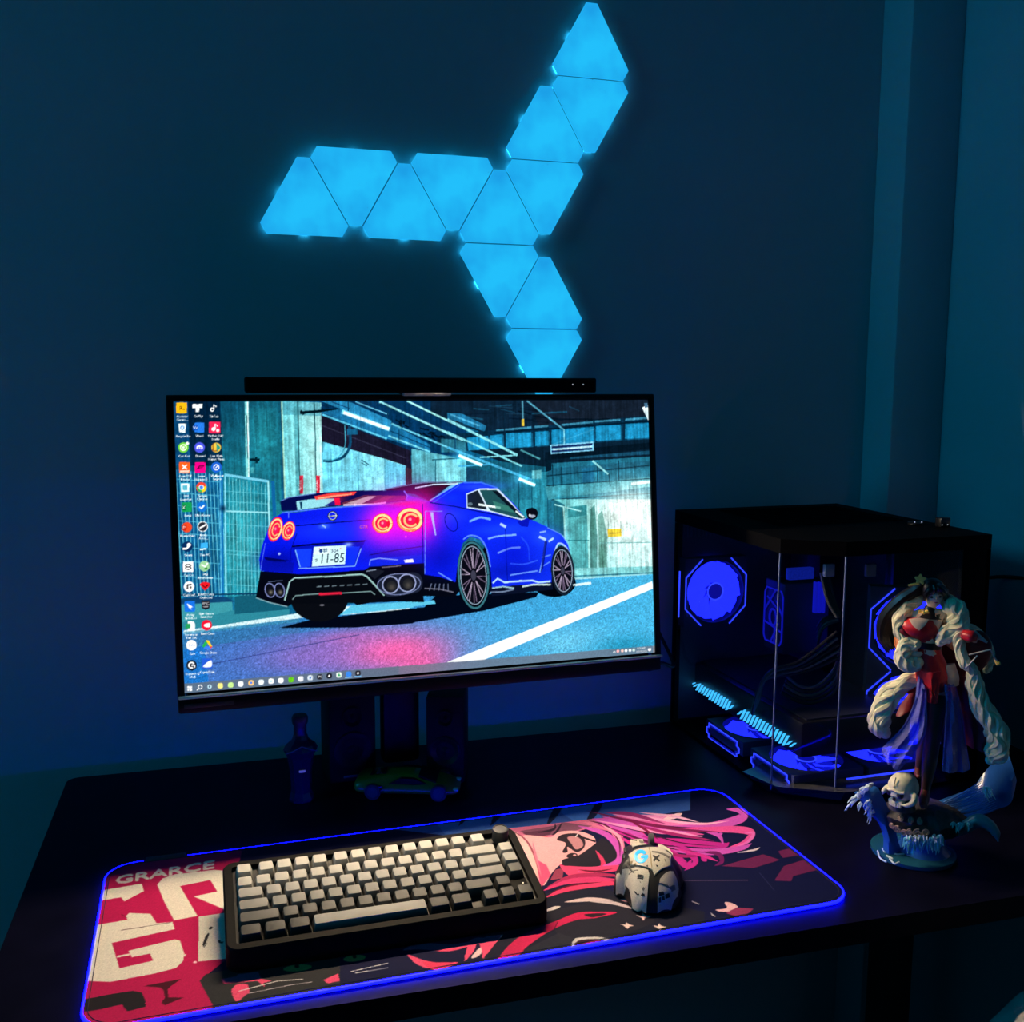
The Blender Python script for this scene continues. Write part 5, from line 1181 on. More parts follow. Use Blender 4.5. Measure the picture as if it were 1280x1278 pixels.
for q, m in (((742, 420, 762, 408, 838, 478, 820, 488), M_INK), ((818, 408, 838, 418, 768, 488, 748, 472), M_INK), ((560, 648, 632, 660, 628, 672, 558, 660), M_INK), ((560, 668, 630, 680, 626, 692, 556, 680), M_INK), ((560, 688, 628, 700, 624, 710, 556, 698), M_INK),
             ((515, 862, 530, 858, 560, 900, 575, 888, 582, 905, 552, 920), M_INK), ((600, 905, 620, 880, 648, 895, 648, 925, 634, 920, 630, 905, 612, 915), M_INK), ((615, 825, 632, 800, 650, 825, 632, 852), M_INK2), ((735, 362, 860, 380, 955, 430, 945, 446, 850, 396, 735, 376), M_INK2), ((480, 210, 555, 222, 550, 232, 500, 224), M_INK), ((580, 226, 640, 236, 636, 246, 580, 238), M_INK2),
             ((470, 490, 500, 484, 495, 510, 472, 512), M_GOLD), ((515, 515, 545, 508, 540, 530, 518, 528), M_GOLD), ((665, 540, 690, 535, 685, 555), M_INK), ((785, 530, 815, 540, 800, 556), M_INK), ((890, 455, 912, 470, 900, 492), M_INK2), ((450, 640, 560, 590, 562, 598, 452, 650), M_INK2), ((420, 720, 600, 745, 598, 752, 420, 730), M_INK2),
             ((820, 760, 845, 752, 985, 812, 970, 835), M_INK2), ((820, 870, 880, 858, 890, 900, 825, 915), M_INK), ((900, 900, 950, 880, 960, 930, 905, 950), M_INK), ((860, 925, 890, 920, 895, 960, 865, 970), M_INK), ((960, 800, 1020, 780, 1030, 840, 980, 860), M_INK2), ((820, 940, 850, 930, 850, 985, 822, 990), M_INK)):
    patch('printed_mark', q, m, 0.0016, cuts=1)
patch('groove', (694, 320, 704, 318, 742, 560, 736, 580, 722, 500), M_GOLD, 0.0015, cuts=2)
wq = on_mouse(*mz(728, 230)[0])
MB().lathe([(0.007, -0.003), (0.0085, -0.0022), (0.0085, 0.0022), (0.007, 0.003)], 20, M=TR(wq.x, wq.y, mh(wq.x, wq.y)+0.001) @ RY(PI/2)).build('scroll_wheel', mat('grey_rubber_wheel', (0.07, 0.07, 0.075), 0.6), mouse)
for x, y in ((415, 345), (400, 430)):
    q = on_mouse(*mz(x, y)[0]); MB().box((q.x, q.y, mh(q.x, q.y)), (0.004, 0.011, 0.005), 0.0012).build('side_button', M_MBLK, mouse)
# ------------------------------------------------------------------ computer case
def onx(u, v, x):
    d = ray(u, v); return CAM + d*((x-CAM.x)/d.x)
PCX0, PCX1, PCY0, PCY1, PCZ = 0.317, 0.600, -0.398, -0.067, 0.330
pc = thing('computer_tower', 'black glass-sided computer tower lit blue inside beside the monitor', 'computer', (0.4585, -0.2325, 0.0))
CP = [(PCX0, PCY1), (PCX1, PCY1), (PCX1, PCY0), (0.382, PCY0), (PCX0, -0.355)]
M_PC = mat('black_case_steel', (0.0018, 0.0018, 0.0024), 0.6, spec=0.03, bump=0.05, bscale=900)
M_PCIN = mat('black_interior', (0.075, 0.075, 0.085), 0.5)
M_GLASS = pane_mat('smoked_glass', (0.80, 0.80, 0.84))
M_EDGE = mat('glass_edge', (0.10, 0.13, 0.26), 0.3, spec=0.4)
M_FANB = mat('lit_fan_blades', (0.02, 0.02, 0.1), 0.5, emit=(0.006, 0.011, 0.85), strength=4.0)
M_FANH = mat('lit_fan_hub', (0.02, 0.02, 0.1), 0.5, emit=(0.003, 0.004, 0.34), strength=1.0)
M_LINE = mat('blue_light_line', (0.02, 0.02, 0.1), 0.5, emit=(0.025, 0.050, 1.0), strength=1.5)
M_CYAN = mat('cyan_light_line', (0.02, 0.05, 0.1), 0.5, emit=(0.05, 0.50, 1.0), strength=1.5)
M_DIMB = mat('dim_blue_light', (0.02, 0.02, 0.1), 0.5, emit=(0.004, 0.006, 0.40), strength=1.0)
def zprism(poly, z0, z1): return MB().prism(poly, z1-z0, M=TR(0, 0, z1) @ RX(-PI/2))
W_ = dict(world=True)
tp = zprism(CP, 0.312, PCZ).build('top_panel', M_PC, pc, smooth=False, **W_)
# vent grille on the top: slats over the rear half
for k in range(14):
    y = -0.10-k*0.012
    MB().box((0.475, y, PCZ+0.0006), (0.20, 0.004, 0.0012)).build('vent_slat', M_PC, tp, smooth=False, **W_)
# floor tray and flared foot
zprism(CP, 0.0005, 0.0045).build('bottom_panel', M_PC, pc, smooth=False, **W_)
ft = MB()
lo = [(0.318, -0.315), (0.330, -0.362), (0.388, -0.402), (0.470, -0.402), (0.470, -0.33), (0.34, -0.30)]
hi = [(0.297, -0.318), (0.313, -0.374), (0.384, -0.415), (0.470, -0.415), (0.470, -0.33), (0.34, -0.30)]
A = [ft.bm.verts.new((x, y, 0.0005)) for x, y in lo]; B = [ft.bm.verts.new((x, y, 0.017)) for x, y in hi]
for k in range(len(lo)):
    k2 = (k+1) % len(lo); ft.bm.faces.new((A[k], A[k2], B[k2], B[k]))
ft.bm.faces.new(A); ft.bm.faces.new(B)
ft.build('front_foot', mat('glossy_black_foot', (0.05, 0.05, 0.055), 0.25), pc, smooth=False, **W_)
rp = MB().box(((PCX0+PCX1)/2, PCY1-0.003, 0.158), (PCX1-PCX0, 0.006, 0.307)).build('rear_panel', M_PCIN, pc, smooth=False, **W_)
for k in range(9): MB().box((0.335+k*0.0065, PCY1-0.0065, 0.298), (0.0028, 0.001, 0.018)).build('vent_slot', mat('vent_grey', (0.10, 0.12, 0.16), 0.6), rp, smooth=False, **W_)
MB().box((PCX1-0.003, (PCY0+PCY1)/2, 0.158), (0.006, PCY1-PCY0, 0.307)).build('side_panel', M_PC, pc, smooth=False, **W_)
MB().box((0.5785, PCY0+0.004, 0.158), (0.043, 0.008, 0.307), 0.001).build('front_pillar', M_PC, pc, **W_)
MB().box((PCX0+0.004, PCY1-0.006, 0.158), (0.008, 0.012, 0.307), 0.001).build('rear_pillar', M_PC, pc, **W_)
def pane(p, q, z0, z1, name='glass_pane'):
    return MB().add([(p[0], p[1], z0), (q[0], q[1], z0), (q[0], q[1], z1), (p[0], p[1], z1)], [(0, 1, 2, 3)]).build(name, M_GLASS, pc, smooth=False, **W_)
pane((PCX0+0.0005, PCY1-0.012), (PCX0+0.0005, -0.355), 0.005, 0.312)
pane((PCX0+0.0005, -0.355), (0.382, PCY0+0.0005), 0.005, 0.312)
pane((0.382, PCY0+0.0005), (0.557, PCY0+0.0005), 0.005, 0.312)
for x, y in ((PCX0, -0.355), (0.382, PCY0)):
    MB().box((x, y, 0.1585), (0.0018, 0.0018, 0.307)).build('glass_edge', M_EDGE, pc, smooth=False, **W_)
# --- inside
MB().box((0.560, -0.165, 0.160), (0.004, 0.19, 0.30)).build('motherboard_tray', M_PCIN, pc, smooth=False, **W_)
mbd = MB().box((0.554, -0.165, 0.185), (0.004, 0.18, 0.22)).build('motherboard', mat('board_black', (0.012, 0.014, 0.02), 0.5, noise=0.5, scale=120), pc, smooth=False, **W_)
MB().box((0.515, -0.115, 0.255), (0.024, 0.045, 0.085), 0.003).build('heatsink', M_PCIN, mbd, **W_)
MB().box((0.512, -0.165, 0.292), (0.026, 0.080, 0.018), 0.003).build('heatsink', M_PCIN, mbd, **W_)
def fan(ctr, nrm, R, name='fan', hub=0.28, up=(0, 0, 1), lines=True, bright=M_FANB, depth=0.02, nbl=9):
    """framed fan with its face towards nrm"""
    n = Vector(nrm).normalized(); u_ = Vector(up); x = u_.cross(n).normalized(); y = n.cross(x)
    M = Matrix(((x.x, y.x, n.x, ctr[0]), (x.y, y.y, n.y, ctr[1]), (x.z, y.z, n.z, ctr[2]), (0, 0, 0, 1)))
    F = MB()
    o8 = [(p[0], p[1]) for p in rrect(2.26*R, 2.26*R, 0.18*R, 2)]
    # square frame with a round opening
    N = 32
    ang = [2*PI*k/N for k in range(N)]
    def sqp(a):
        c, s_ = math.cos(a), math.sin(a); m = max(abs(c), abs(s_)); e = 1.13*R
        return (c/m*e, s_/m*e)
    rings = []
    for z in (0, -depth):
        rings.append([F.bm.verts.new(M @ Vector((*sqp(a), z))) for a in ang]); rings.append([F.bm.verts.new(M @ Vector((1.04*R*math.cos(a), 1.04*R*math.sin(a), z))) for a in ang])
    for a_, b_ in ((0, 1), (2, 3), (0, 2), (1, 3)):
        for k in range(N):
            k2 = (k+1) % N; F.bm.faces.new((rings[a_][k], rings[a_][k2], rings[b_][k2], rings[b_][k]))
    fo = F.build(name, M_PCIN, pc, smooth=False, **W_)
    for k in range(nbl):
        b = MB(); rows = []
        for t in (0.0, 0.33, 0.66, 1.0):
            r = R*(hub+(0.98-hub)*t); a0 = 2*PI*k/nbl+0.5*t; wdt = (2*PI/nbl)*(1.3)
            rows.append([M @ Vector((r*math.cos(a0+wdt*s_), r*math.sin(a0+wdt*s_), -0.004-0.010*s_)) for s_ in (0, 0.5, 1.0)])
        b.sheet(rows, 0.0008); b.build('blade', bright, fo, **W_)
    h = MB().lathe([(R*hub, -0.014), (R*hub, -0.003), (R*hub*0.9, -0.001)], 24, M=M).build('hub', M_FANH, fo, **W_)
    MB().tube([M @ Vector((R*hub*math.cos(a), R*hub*math.sin(a), -0.001)) for a in [2*PI*k/24 for k in range(25)]], 0.0012, 5).build('hub_ring', M_LINE, fo, **W_)
    if lines:
        e, q = 1.10*R, 0.52*R
        for pl in ([(-e, q), (-q, e)], [(-q*1.0, -e), (-e, -q), (-e, q)], [(e, q), (q, e)], [(q, -e), (e, -q), (e, q)]):
            MB().tube([M @ Vector((a, b, 0.001)) for a, b in pl], 0.0012, 5).build('light_line', M_LINE, fo, **W_)
    return fo
# rear fan, facing the room
c_ = ony(894.7, 739.7, -0.098)
fan(c_, (0, -1, 0), 0.046)
MB().tube([Vector((c_.x-0.062, -0.10, c_.z+0.035)), Vector((c_.x-0.062, -0.10, c_.z-0.035))], 0.0012, 5).build('light_line', M_LINE, pc, **W_)
# two side fans, turned to the front corner
c_ = ony(1142, 788, -0.315); nd = (-0.45, -0.9, 0)
f1 = fan(c_, nd, 0.052, hub=0.35)
fan((c_.x, c_.y, c_.z-0.116), nd, 0.052, hub=0.35)
# three floor fans with outlined frames
for y in (-0.2008, -0.3253):
    f_ = fan((0.390, y+0.004, 0.0275), (0, 0, 1), 0.046, up=(0, 1, 0), lines=False)
    for s_, k in ((0.0, 0.0012), (0.0035, 0.0008)):
        w, h, q = 0.046-s_, 0.011-s_*0.8, 0.006
        pl = [(-w, h*0.3), (-w+q, h*0.5), (-w+q, h), (w-q, h), (w-q, h*0.5), (w, h*0.3), (w, -h*0.3), (w-q, -h*0.5), (w-q, -h), (-w+q, -h), (-w+q, -h*0.5), (-w, -h*0.3), (-w, h*0.3)]
        MB().tube([Vector((0.333, y+a, 0.0153+b)) for a, b in pl], k, 5).build('light_line', M_LINE if s_ == 0 else M_DIMB, f_, **W_)
fan((0.500, -0.325, 0.0275), (0, 0, 1), 0.046, up=(0, 1, 0), lines=False)
MB().box((0.47, -0.390, 0.022), (0.13, 0.002, 0.0022)).build('light_line', M_LINE, pc, smooth=False, **W_)
# graphics card, light hatch along its edge
GX = 0.352
a_, b_ = onx(865, 850, GX), onx(993, 938, GX)
gy0, gy1, gz0, gz1 = a_.y, b_.y, a_.z, b_.z
gzm = (gz0+gz1)/2
M_GPU = mat('graphics_card_shroud', (0.014, 0.014, 0.016), 0.4)
gpu = MB().box(((GX+0.52)/2+0.003, (gy0+gy1)/2, gzm+0.010), (0.52-GX, abs(gy1-gy0)+0.02, 0.048), 0.004).build('graphics_card', M_GPU, pc, **W_)
MB().box(((GX+0.52)/2+0.003, (gy0+gy1)/2, gzm+0.0352), (0.50-GX, abs(gy1-gy0)+0.01, 0.002)).build('backplate', mat('backplate_blue_black', (0.03, 0.035, 0.05), 0.35), gpu, smooth=False, **W_)
NB = 34
for k in range(NB):
    t = (k+0.5)/NB
    if 0.44 < t < 0.50: continue
    y = gy0+(gy1-gy0)*t
    hh = 0.0165*(1.0 if 0.06 < t < 0.40 or 0.52 < t < 0.95 else 0.5)
    if t < 0.2: hh *= 0.8
    sl = 0.010
    MB().add([(GX-0.0015, y+0.0012+sl*0.5, gzm-hh/2), (GX-0.0015, y-0.0004+sl*0.5, gzm-hh/2), (GX-0.0015, y-0.0004-sl*0.5, gzm+hh/2), (GX-0.0015, y+0.0012-sl*0.5, gzm+hh/2),
              (GX+0.002, y+0.0012+sl*0.5, gzm-hh/2), (GX+0.002, y-0.0004+sl*0.5, gzm-hh/2), (GX+0.002, y-0.0004-sl*0.5, gzm+hh/2), (GX+0.002, y+0.0012-sl*0.5, gzm+hh/2)],
             [(0, 1, 2, 3), (7, 6, 5, 4), (0, 4, 5, 1), (1, 5, 6, 2), (2, 6, 7, 3), (3, 7, 4, 0)]).build('light_bar_segment', M_CYAN, gpu, smooth=False, **W_)
for t in (0.3, 0.72):
    MB().lathe([(0.040, 0), (0.040, -0.004), (0.012, -0.005)], 24, M=TR(0.43, gy0+(gy1-gy0)*t, gzm-0.014)).build('card_fan', M_DIMB, gpu, **W_)
# tower cooler with a lit front grille facing the side glass
cc = onx(966, 770, 0.430)
cool = MB().box((0.470, cc.y, cc.z), (0.076, 0.052, 0.105), 0.003).build('cpu_cooler', M_PCIN, pc, **W_)
hx, hz = 0.024, 0.040
for pl in ([(-hx, hz*0.8), (-hx*0.8, hz), (hx*0.8, hz), (hx, hz*0.8), (hx, -hz*0.8), (hx*0.8, -hz), (-hx*0.8, -hz), (-hx, -hz*0.8), (-hx, hz*0.8)], [(-hx, hz*0.1), (hx*0.2, hz)], [(-hx, -hz*0.3), (hx, -hz*0.5)], [(hx*0.3, hz*0.6), (hx, hz*0.1)], [(-hx*0.2, -hz), (hx*0.6, -hz*0.2)], [(hx*0.2, -hz), (hx*0.2, -hz*0.35)], [(-hx*0.7, hz*0.65), (hx*0.7, hz*0.25)]):
    MB().tube([Vector((0.4305, cc.y-a, cc.z+b)) for a, b in pl], 0.0014, 5).build('light_line', M_DIMB, cool, **W_)
MB().tube([Vector((0.4300, cc.y+0.009*math.cos(a), cc.z-0.002+0.012*math.sin(a))) for a in [2*PI*k/20 for k in range(21)]], 0.0018, 5).build('light_line', M_DIMB, cool, **W_)
# memory sticks, lit tops
for k in range(3):
    p = ony(1019+k*5, 747, -0.24)
    MB().box((p.x, p.y, p.z), (0.0030, 0.008, 0.044), 0.0006).build('memory_stick', M_DIMB, pc, **W_)
p = ony(1000, 717, -0.22); MB().box((p.x, p.y, p.z), (0.04, 0.01, 0.016), 0.001).build('lit_cover', mat('dim_logo', (0.02, 0.02, 0.08), 0.5, emit=(0.003, 0.01, 0.22), strength=1.0, noise=0.9, scale=300), pc, **W_)
# brackets under the top
for u, k in ((1036, 0.8), (1088, 0.3)):
    p = ony(u, 713, -0.36); MB().box((p.x, p.y, p.z), (0.014, 0.006, 0.016), 0.001).build('bracket', mat('bracket_steel_%d' % int(k*10), (0.5*k, 0.52*k, 0.56*k), 0.4), pc, **W_)
# cables
M_CAB = mat('black_sleeve', (0.02, 0.02, 0.022), 0.45); M_CAB2 = mat('grey_sleeve', (0.10, 0.10, 0.10), 0.4)
def cable(px, y0, y1, r, m, name='cable'):
    n = len(px); pts = [ony(u, v, y0+(y1-y0)*i/(n-1)) for i, (u, v) in enumerate(px)]
    return MB().tube(curve3(pts, 6), r, 7).build(name, m, pc, **W_)
for d in range(5):
    cable([(940+d*2, 893-d*4), (948+d*2, 862-d*3), (965+d*2, 838+d*2), (1000+d*3, 826+d*3), (1046+d, 790+d*8)], -0.27, -0.33, 0.0022, M_CAB2 if d in (1, 3) else M_CAB)
for d in range(5):
    cable([(984-d*2, 846+d*5), (1000, 858+d*5), (1020, 858+d*5), (1042, 838+d*7), (1051, 810+d*8)], -0.30, -0.33, 0.0022, M_CAB2 if d in (0, 2) else M_CAB)
for d in range(4): cable([(1026+d*3, 716), (1034+d*3, 750), (1046+d*2, 772)], -0.31, -0.33, 0.002, M_CAB2 if d == 0 else M_CAB)
for d in range(4): cable([(1022, 805-d*7), (1030, 785-d*4), (1048, 776-d*2)], -0.28, -0.30, 0.0018, M_CAB2 if d == 1 else M_CAB)
p = onx(934, 791, 0.46); MB().box(p, (0.002, 0.003, 0.004)).build('red_indicator', mat('red_glow', (0.1, 0, 0), 0.5, emit=(1.0, 0.06, 0.04), strength=0.9), pc, smooth=False, **W_)
p = onx(935, 797, 0.46); MB().box(p, (0.002, 0.004, 0.002)).build('red_indicator', MATS['red_glow'], pc, smooth=False, **W_)

# ------------------------------------------------------------------ painted figurine on a wave base
FB = Vector((0.378, -0.545, 0.0))
FN = Vector((FB.x-CAM.x, FB.y-CAM.y, 0)).normalized()          # away from the room's viewer side
FR = Vector((FN.y, -FN.x, 0))
def fp(u, v, d=0.0):
    r = ray(u, v); t = ((FB-CAM).dot(FN)+d)/r.dot(FN)
    return CAM+r*t
def F7(x, y, d=0.0): return fp(1050+x/3.043, 690+y/3.043, d)
def F6(x, y, d=0.0): return fp(1050+x/5.565, 940+y/5.565, d)
PXM = 1/1085.0                                                  # metres for one pixel at the figurine
fig = thing('figurine', 'painted figurine of a long-haired woman in red dress and cream fur coat', 'figurine', tuple(FB))
W = dict(world=True)
M_SKIN = mat('painted_skin', (0.86, 0.62, 0.47), 0.5, sss=0.1)
M_RED = mat('painted_red', (0.62, 0.014, 0.026), 0.35)
M_DRED = mat('painted_dark_red', (0.20, 0.008, 0.014), 0.45)
M_HAIR = mat('painted_black_hair', (0.006, 0.006, 0.008), 0.3)
M_FUR = mat('painted_cream_fur', (0.82, 0.76, 0.52), 0.6, noise=0.12, scale=150)
M_STOCK = mat('painted_stocking', (0.055, 0.025, 0.026), 0.35)
M_GOLDP = mat('painted_gold', (0.95, 0.56, 0.12), 0.4)
M_BONE = mat('painted_bone', (0.74, 0.68, 0.48), 0.6, noise=0.12, scale=180)
M_BLACK = mat('painted_black', (0.01, 0.008, 0.012), 0.35)
M_ORANGE = mat('painted_orange', (0.62, 0.16, 0.04), 0.45)
M_WAVE = veil_mat('clear_blue_wave', (0.03, 0.16, 0.55), 0.72, 0.2)
M_DISC = veil_mat('clear_teal_disc', (0.015, 0.11, 0.17), 0.85, 0.2)
M_TEAL = mat('teal_crest', (0.12, 0.50, 0.52), 0.4)
M_FOAM = mat('white_foam', (0.62, 0.74, 0.80), 0.5)
M_VEIL = veil_mat('clear_violet_veil', (0.35, 0.36, 0.85), 0.33, 0.15)
M_ROCK = mat('dark_carved_rock', (0.035, 0.030, 0.032), 0.6, noise=0.5, scale=120, bump=0.6, bscale=220)
M_BRZ = mat('bronze_carving', (0.30, 0.19, 0.11), 0.5)
# base disc
dc = onz(1141, 1066, 0.0); R_ = 0.0455
MB().lathe([(R_*0.99, 0.0004), (R_, 0.0015), (R_*0.99, 0.0045), (R_*0.9, 0.0052), (0.001, 0.0056)], 48, M=TR(dc.x, dc.y, 0)).build('base_disc', M_DISC, fig, **W)
for q in ([(1097, 1064), (1100, 1073), (1108, 1078)], [(1103, 1061), (1106, 1066)], [(1112, 1074), (1118, 1080), (1124, 1078)], [(1113, 1060), (1119, 1068), (1130, 1068)], [(1108, 1070), (1116, 1074)]):
    MB().tube(curve3([onz(u, v, 0.0058) for u, v in q], 5), 0.0010, 6).build('foam_stroke', M_FOAM, fig, **W)
# rock with spirals
def rocky(q):
    a = math.atan2(q.y, q.x)
    k = 1+0.08*math.sin(5*a+1)+0.07*math.sin(9*a)+0.05*math.sin(q.z*400)
    return Vector((q.x*k, q.y*k, q.z))
rc = F6(590, 462, 0.004)
Mfig = Matrix(((FR.x, FN.x, 0, 0), (FR.y, FN.y, 0, 0), (0, 0, 1, 0), (0, 0, 0, 1)))
rock = MB().ellipsoid(rc, (0.043, 0.034, 0.0200), 30, 14, M=Mfig, fn=rocky).build('rock', M_ROCK, fig, **W)
MB().lathe([(0.030, 0.004), (0.024, 0.012), (0.022, rc.z-0.006)], 20, M=TR(rc.x, rc.y, 0)).build('rock_stem', M_WAVE, fig, **W)
for x, y, s_, r in ((408, 470, 1, 30), (455, 480, -1, 26), (492, 470, 1, 22), (545, 478, 1, 34), (600, 468, -1, 28), (370, 455, 1, 20), (430, 395, 1, 20), (500, 400, -1, 18), (560, 405, 1, 18)):
    pts = []
    for k in range(26):
        a = s_*k*0.45; rr = r*(0.15+0.85*k/25)
        q = F6(x+rr*math.cos(a), y+rr*0.9*math.sin(a), 0)
        # push on to the rock's face
        loc = q-rc; lx = loc.dot(FR)/0.045; lz = loc.z/0.021
        d = 0.036*math.sqrt(max(0.02, 1-min(0.98, lx*lx+lz*lz)))
        pts.append(q-FN*(d+0.0015))
    MB().tube(pts, 0.0011, 5).build('carved_spiral', M_BRZ, rock, **W)
# waves
def ribbon(a_pts, b_pts, m, name, d0=0.0, d1=0.0, thick=0.003, n=6, bulge=0.006):
    A = curve3(a_pts, n); B = curve3(b_pts, n)
    N = min(len(A), len(B)); rows = []
    for i in range(N):
        row_ = []
        for k in range(7):
            t = k/6; p = A[i].lerp(B[i], t)-FN*(math.sin(t*PI)*bulge)+FN*(math.sin(t*14+i*0.5)*0.0007)
            row_.append(p)
        rows.append(row_)
    return MB().sheet(rows, thick).build(name, m, fig, **W)
def fingers(px, m, r0, seed, d=0.0, name='foam_finger', spread=1.0, ln=14):
    rnd = random.Random(seed)
    for (u, v, du, dv) in px:
        p0 = fp(u, v, d+rnd.uniform(-.004, .004))
        pts = [p0]
        for k in range(1, 4):
            t = k/3
            pts.append(fp(u+du*t+rnd.uniform(-1.2, 1.2), v+dv*t*t+rnd.uniform(-1, 1)*spread, d-0.004*t+rnd.uniform(-.002, .002)))
        MB().tube(curve3(pts, 4), lerp_list([r0, r0*1.1, r0*0.8, r0*0.25], 4), 6).build(name, m, fig, **W)
w1 = ribbon([F6(430, 700, -.01), F6(400, 600, -.01), F6(370, 480, -.008), F6(320, 360, -.004), F6(270, 260, 0), F6(215, 232, .002)], [F6(300, 690, -.02), F6(300, 590, -.018), F6(260, 490, -.016), F6(180, 420, -.012), F6(140, 340, -.01), F6(100, 285, -.008)], M_WAVE, 'wave', bulge=0.010)
pxs = []
rnd = random.Random(3)
for k in range(26):
    t = k/25
    u = 1092-26*t+rnd.uniform(-2, 2); v = 981+9*t+rnd.uniform(-1.5, 1.5)+ (14*t*t)
    pxs.append((u, v, rnd.uniform(-12, -5), rnd.uniform(3, 12)))
fingers(pxs, M_FOAM, 0.0013, 5, -0.012, 'wave_crest')
pxs = [(1080+rnd.uniform(-6, 8)+k*0.6, 1000+k*1.1, rnd.uniform(-7, -1), rnd.uniform(5, 13)) for k in range(20)]
fingers(pxs, M_FOAM, 0.0010, 6, -0.018, 'wave_crest')
ribbon([F6(690, 340, .02), F6(820, 290, .028), F6(930, 240, .034), F6(1000, 150, .04), F6(1080, 60, .045), F6(1180, 30, .048)], [F6(760, 480, .01), F6(880, 480, .012), F6(1000, 445, .016), F6(1090, 400, .02), F6(1190, 355, .028), F6(1230, 200, .04)], M_WAVE, 'wave', thick=0.004)
for k in range(16):
    t = k/15
    a = F6(720+t*90, 350+t*110, .008); b = F6(980+t*120, 200+t*190, .018)
    MB().tube(curve3([a, a.lerp(b, .35)-FN*.005+Vector((0, 0, rnd.uniform(-.002, .002))), a.lerp(b, .7)-FN*.005, b], 4), lerp_list([.0004, .0009, .0009, .0002], 4), 5).build('wave_streak', mat('blue_streak', (0.06, 0.22, 0.70), 0.3), fig, **W)
fingers([(1230+rnd.uniform(-3, 5), 986+rnd.uniform(-4, 4), rnd.uniform(-4, 12), rnd.uniform(4, 14)) for k in range(10)], M_FOAM, 0.0010, 8, 0.012, 'wave_crest')
MB().tube(curve3([F6(800, 560, 0.0), F6(880, 520, -.004), F6(960, 478, -.006), F6(1030, 505, -.006), F6(1080, 560, -.006), F6(1100, 625, -.006)], 5), lerp_list([.006, .007, .0072, .0065, .005, .001], 5), 10).build('wave', mat('teal_wave', (0.03, 0.22, 0.28), 0.3), fig, **W)
fingers([(1194+rnd.uniform(-2, 22), 1031+rnd.uniform(-3, 3), rnd.uniform(-6, 3), rnd.uniform(4, 10)) for k in range(16)], M_TEAL, 0.0013, 9, -0.018, 'wave_crest')
fingers([(1130+rnd.uniform(-2, 50), 1047+rnd.uniform(-3, 4), rnd.uniform(-5, 4), rnd.uniform(9, 20)) for k in range(44)], M_TEAL, 0.0014, 10, -0.036, 'foam_finger')
fingers([(1130+rnd.uniform(-2, 50), 1047+rnd.uniform(-3, 2), rnd.uniform(-5, 4), rnd.uniform(5, 12)) for k in range(14)], M_FOAM, 0.0009, 11, -0.039, 'foam_finger')
# skull
sk = F6(440, 248, -0.026)
def skf(q):
    z = q.z
    k = 1.0 if z > -0.004 else 1.0-min(0.35, (-0.004-z)*32)
    return Vector((q.x*k, q.y*k-(0.002 if z < -0.005 else 0), z))
Ms = TR(*sk) @ Mfig @ RZ(-0.55)
skull = MB().ellipsoid((0, 0, 0), (0.0155, 0.0180, 0.0170), 26, 18, fn=skf).xf(Ms).build('skull', M_BONE, fig, **W)
for x in (-0.0062, 0.0062):
    MB().ellipsoid((x, -0.0148, -0.0035), (0.0042, 0.0032, 0.0042), 14, 10).xf(Ms).build('eye_socket', M_BLACK, skull, **W)
MB().ellipsoid((0, -0.0160, -0.0092), (0.0018, 0.002, 0.0028), 10, 8).xf(Ms).build('nose_hole', M_BLACK, skull, **W)
MB().tube([(x, -0.0150-0.003*math.cos(x*150), 0.0005+0.0008*math.cos(x*500)) for x in np.linspace(-.011, .011, 12)], 0.0016, 6).xf(Ms).build('brow_ridge', M_BONE, skull, **W)
for k in range(6): MB().box((-0.0062+k*0.0025, -0.0150+0.0012*abs(k-2.5)*0.5, -0.0158), (0.0021, 0.003, 0.0050), 0.0006).xf(Ms).build('tooth', M_BONE, skull, **W)
MB().box((0, -0.010, -0.0135), (0.017, 0.010, 0.005), 0.002).xf(Ms).build('upper_jaw', M_BONE, skull, **W)
MB().tube([(0.0, -0.0180, 0.004), (0.0005, -0.0175, 0.009), (-0.0003, -0.0145, 0.0145)], 0.0005, 5).xf(Ms).build('crack', M_BLACK, skull, **W)
MB().tube(curve3([F6(365, 245, -.030), F6(330, 250, -.032), F6(306, 272, -.034), F6(296, 296, -.034)], 5), lerp_list([.0030, .0034, .0028, .0008], 5), 9).build('horn', M_BONE, skull, **W)
MB().tube(curve3([F6(492, 290, -.034), F6(515, 312, -.040), F6(510, 350, -.044), F6(472, 374, -.046), F6(424, 372, -.046)], 5), lerp_list([.0036, .0040, .0036, .0026, .0007], 5), 9).build('horn', M_BONE, skull, **W)
MB().lathe([(0.014, -0.024), (0.012, -0.012)], 16, M=TR(*sk)).build('skull_rest', M_ROCK, skull, **W)
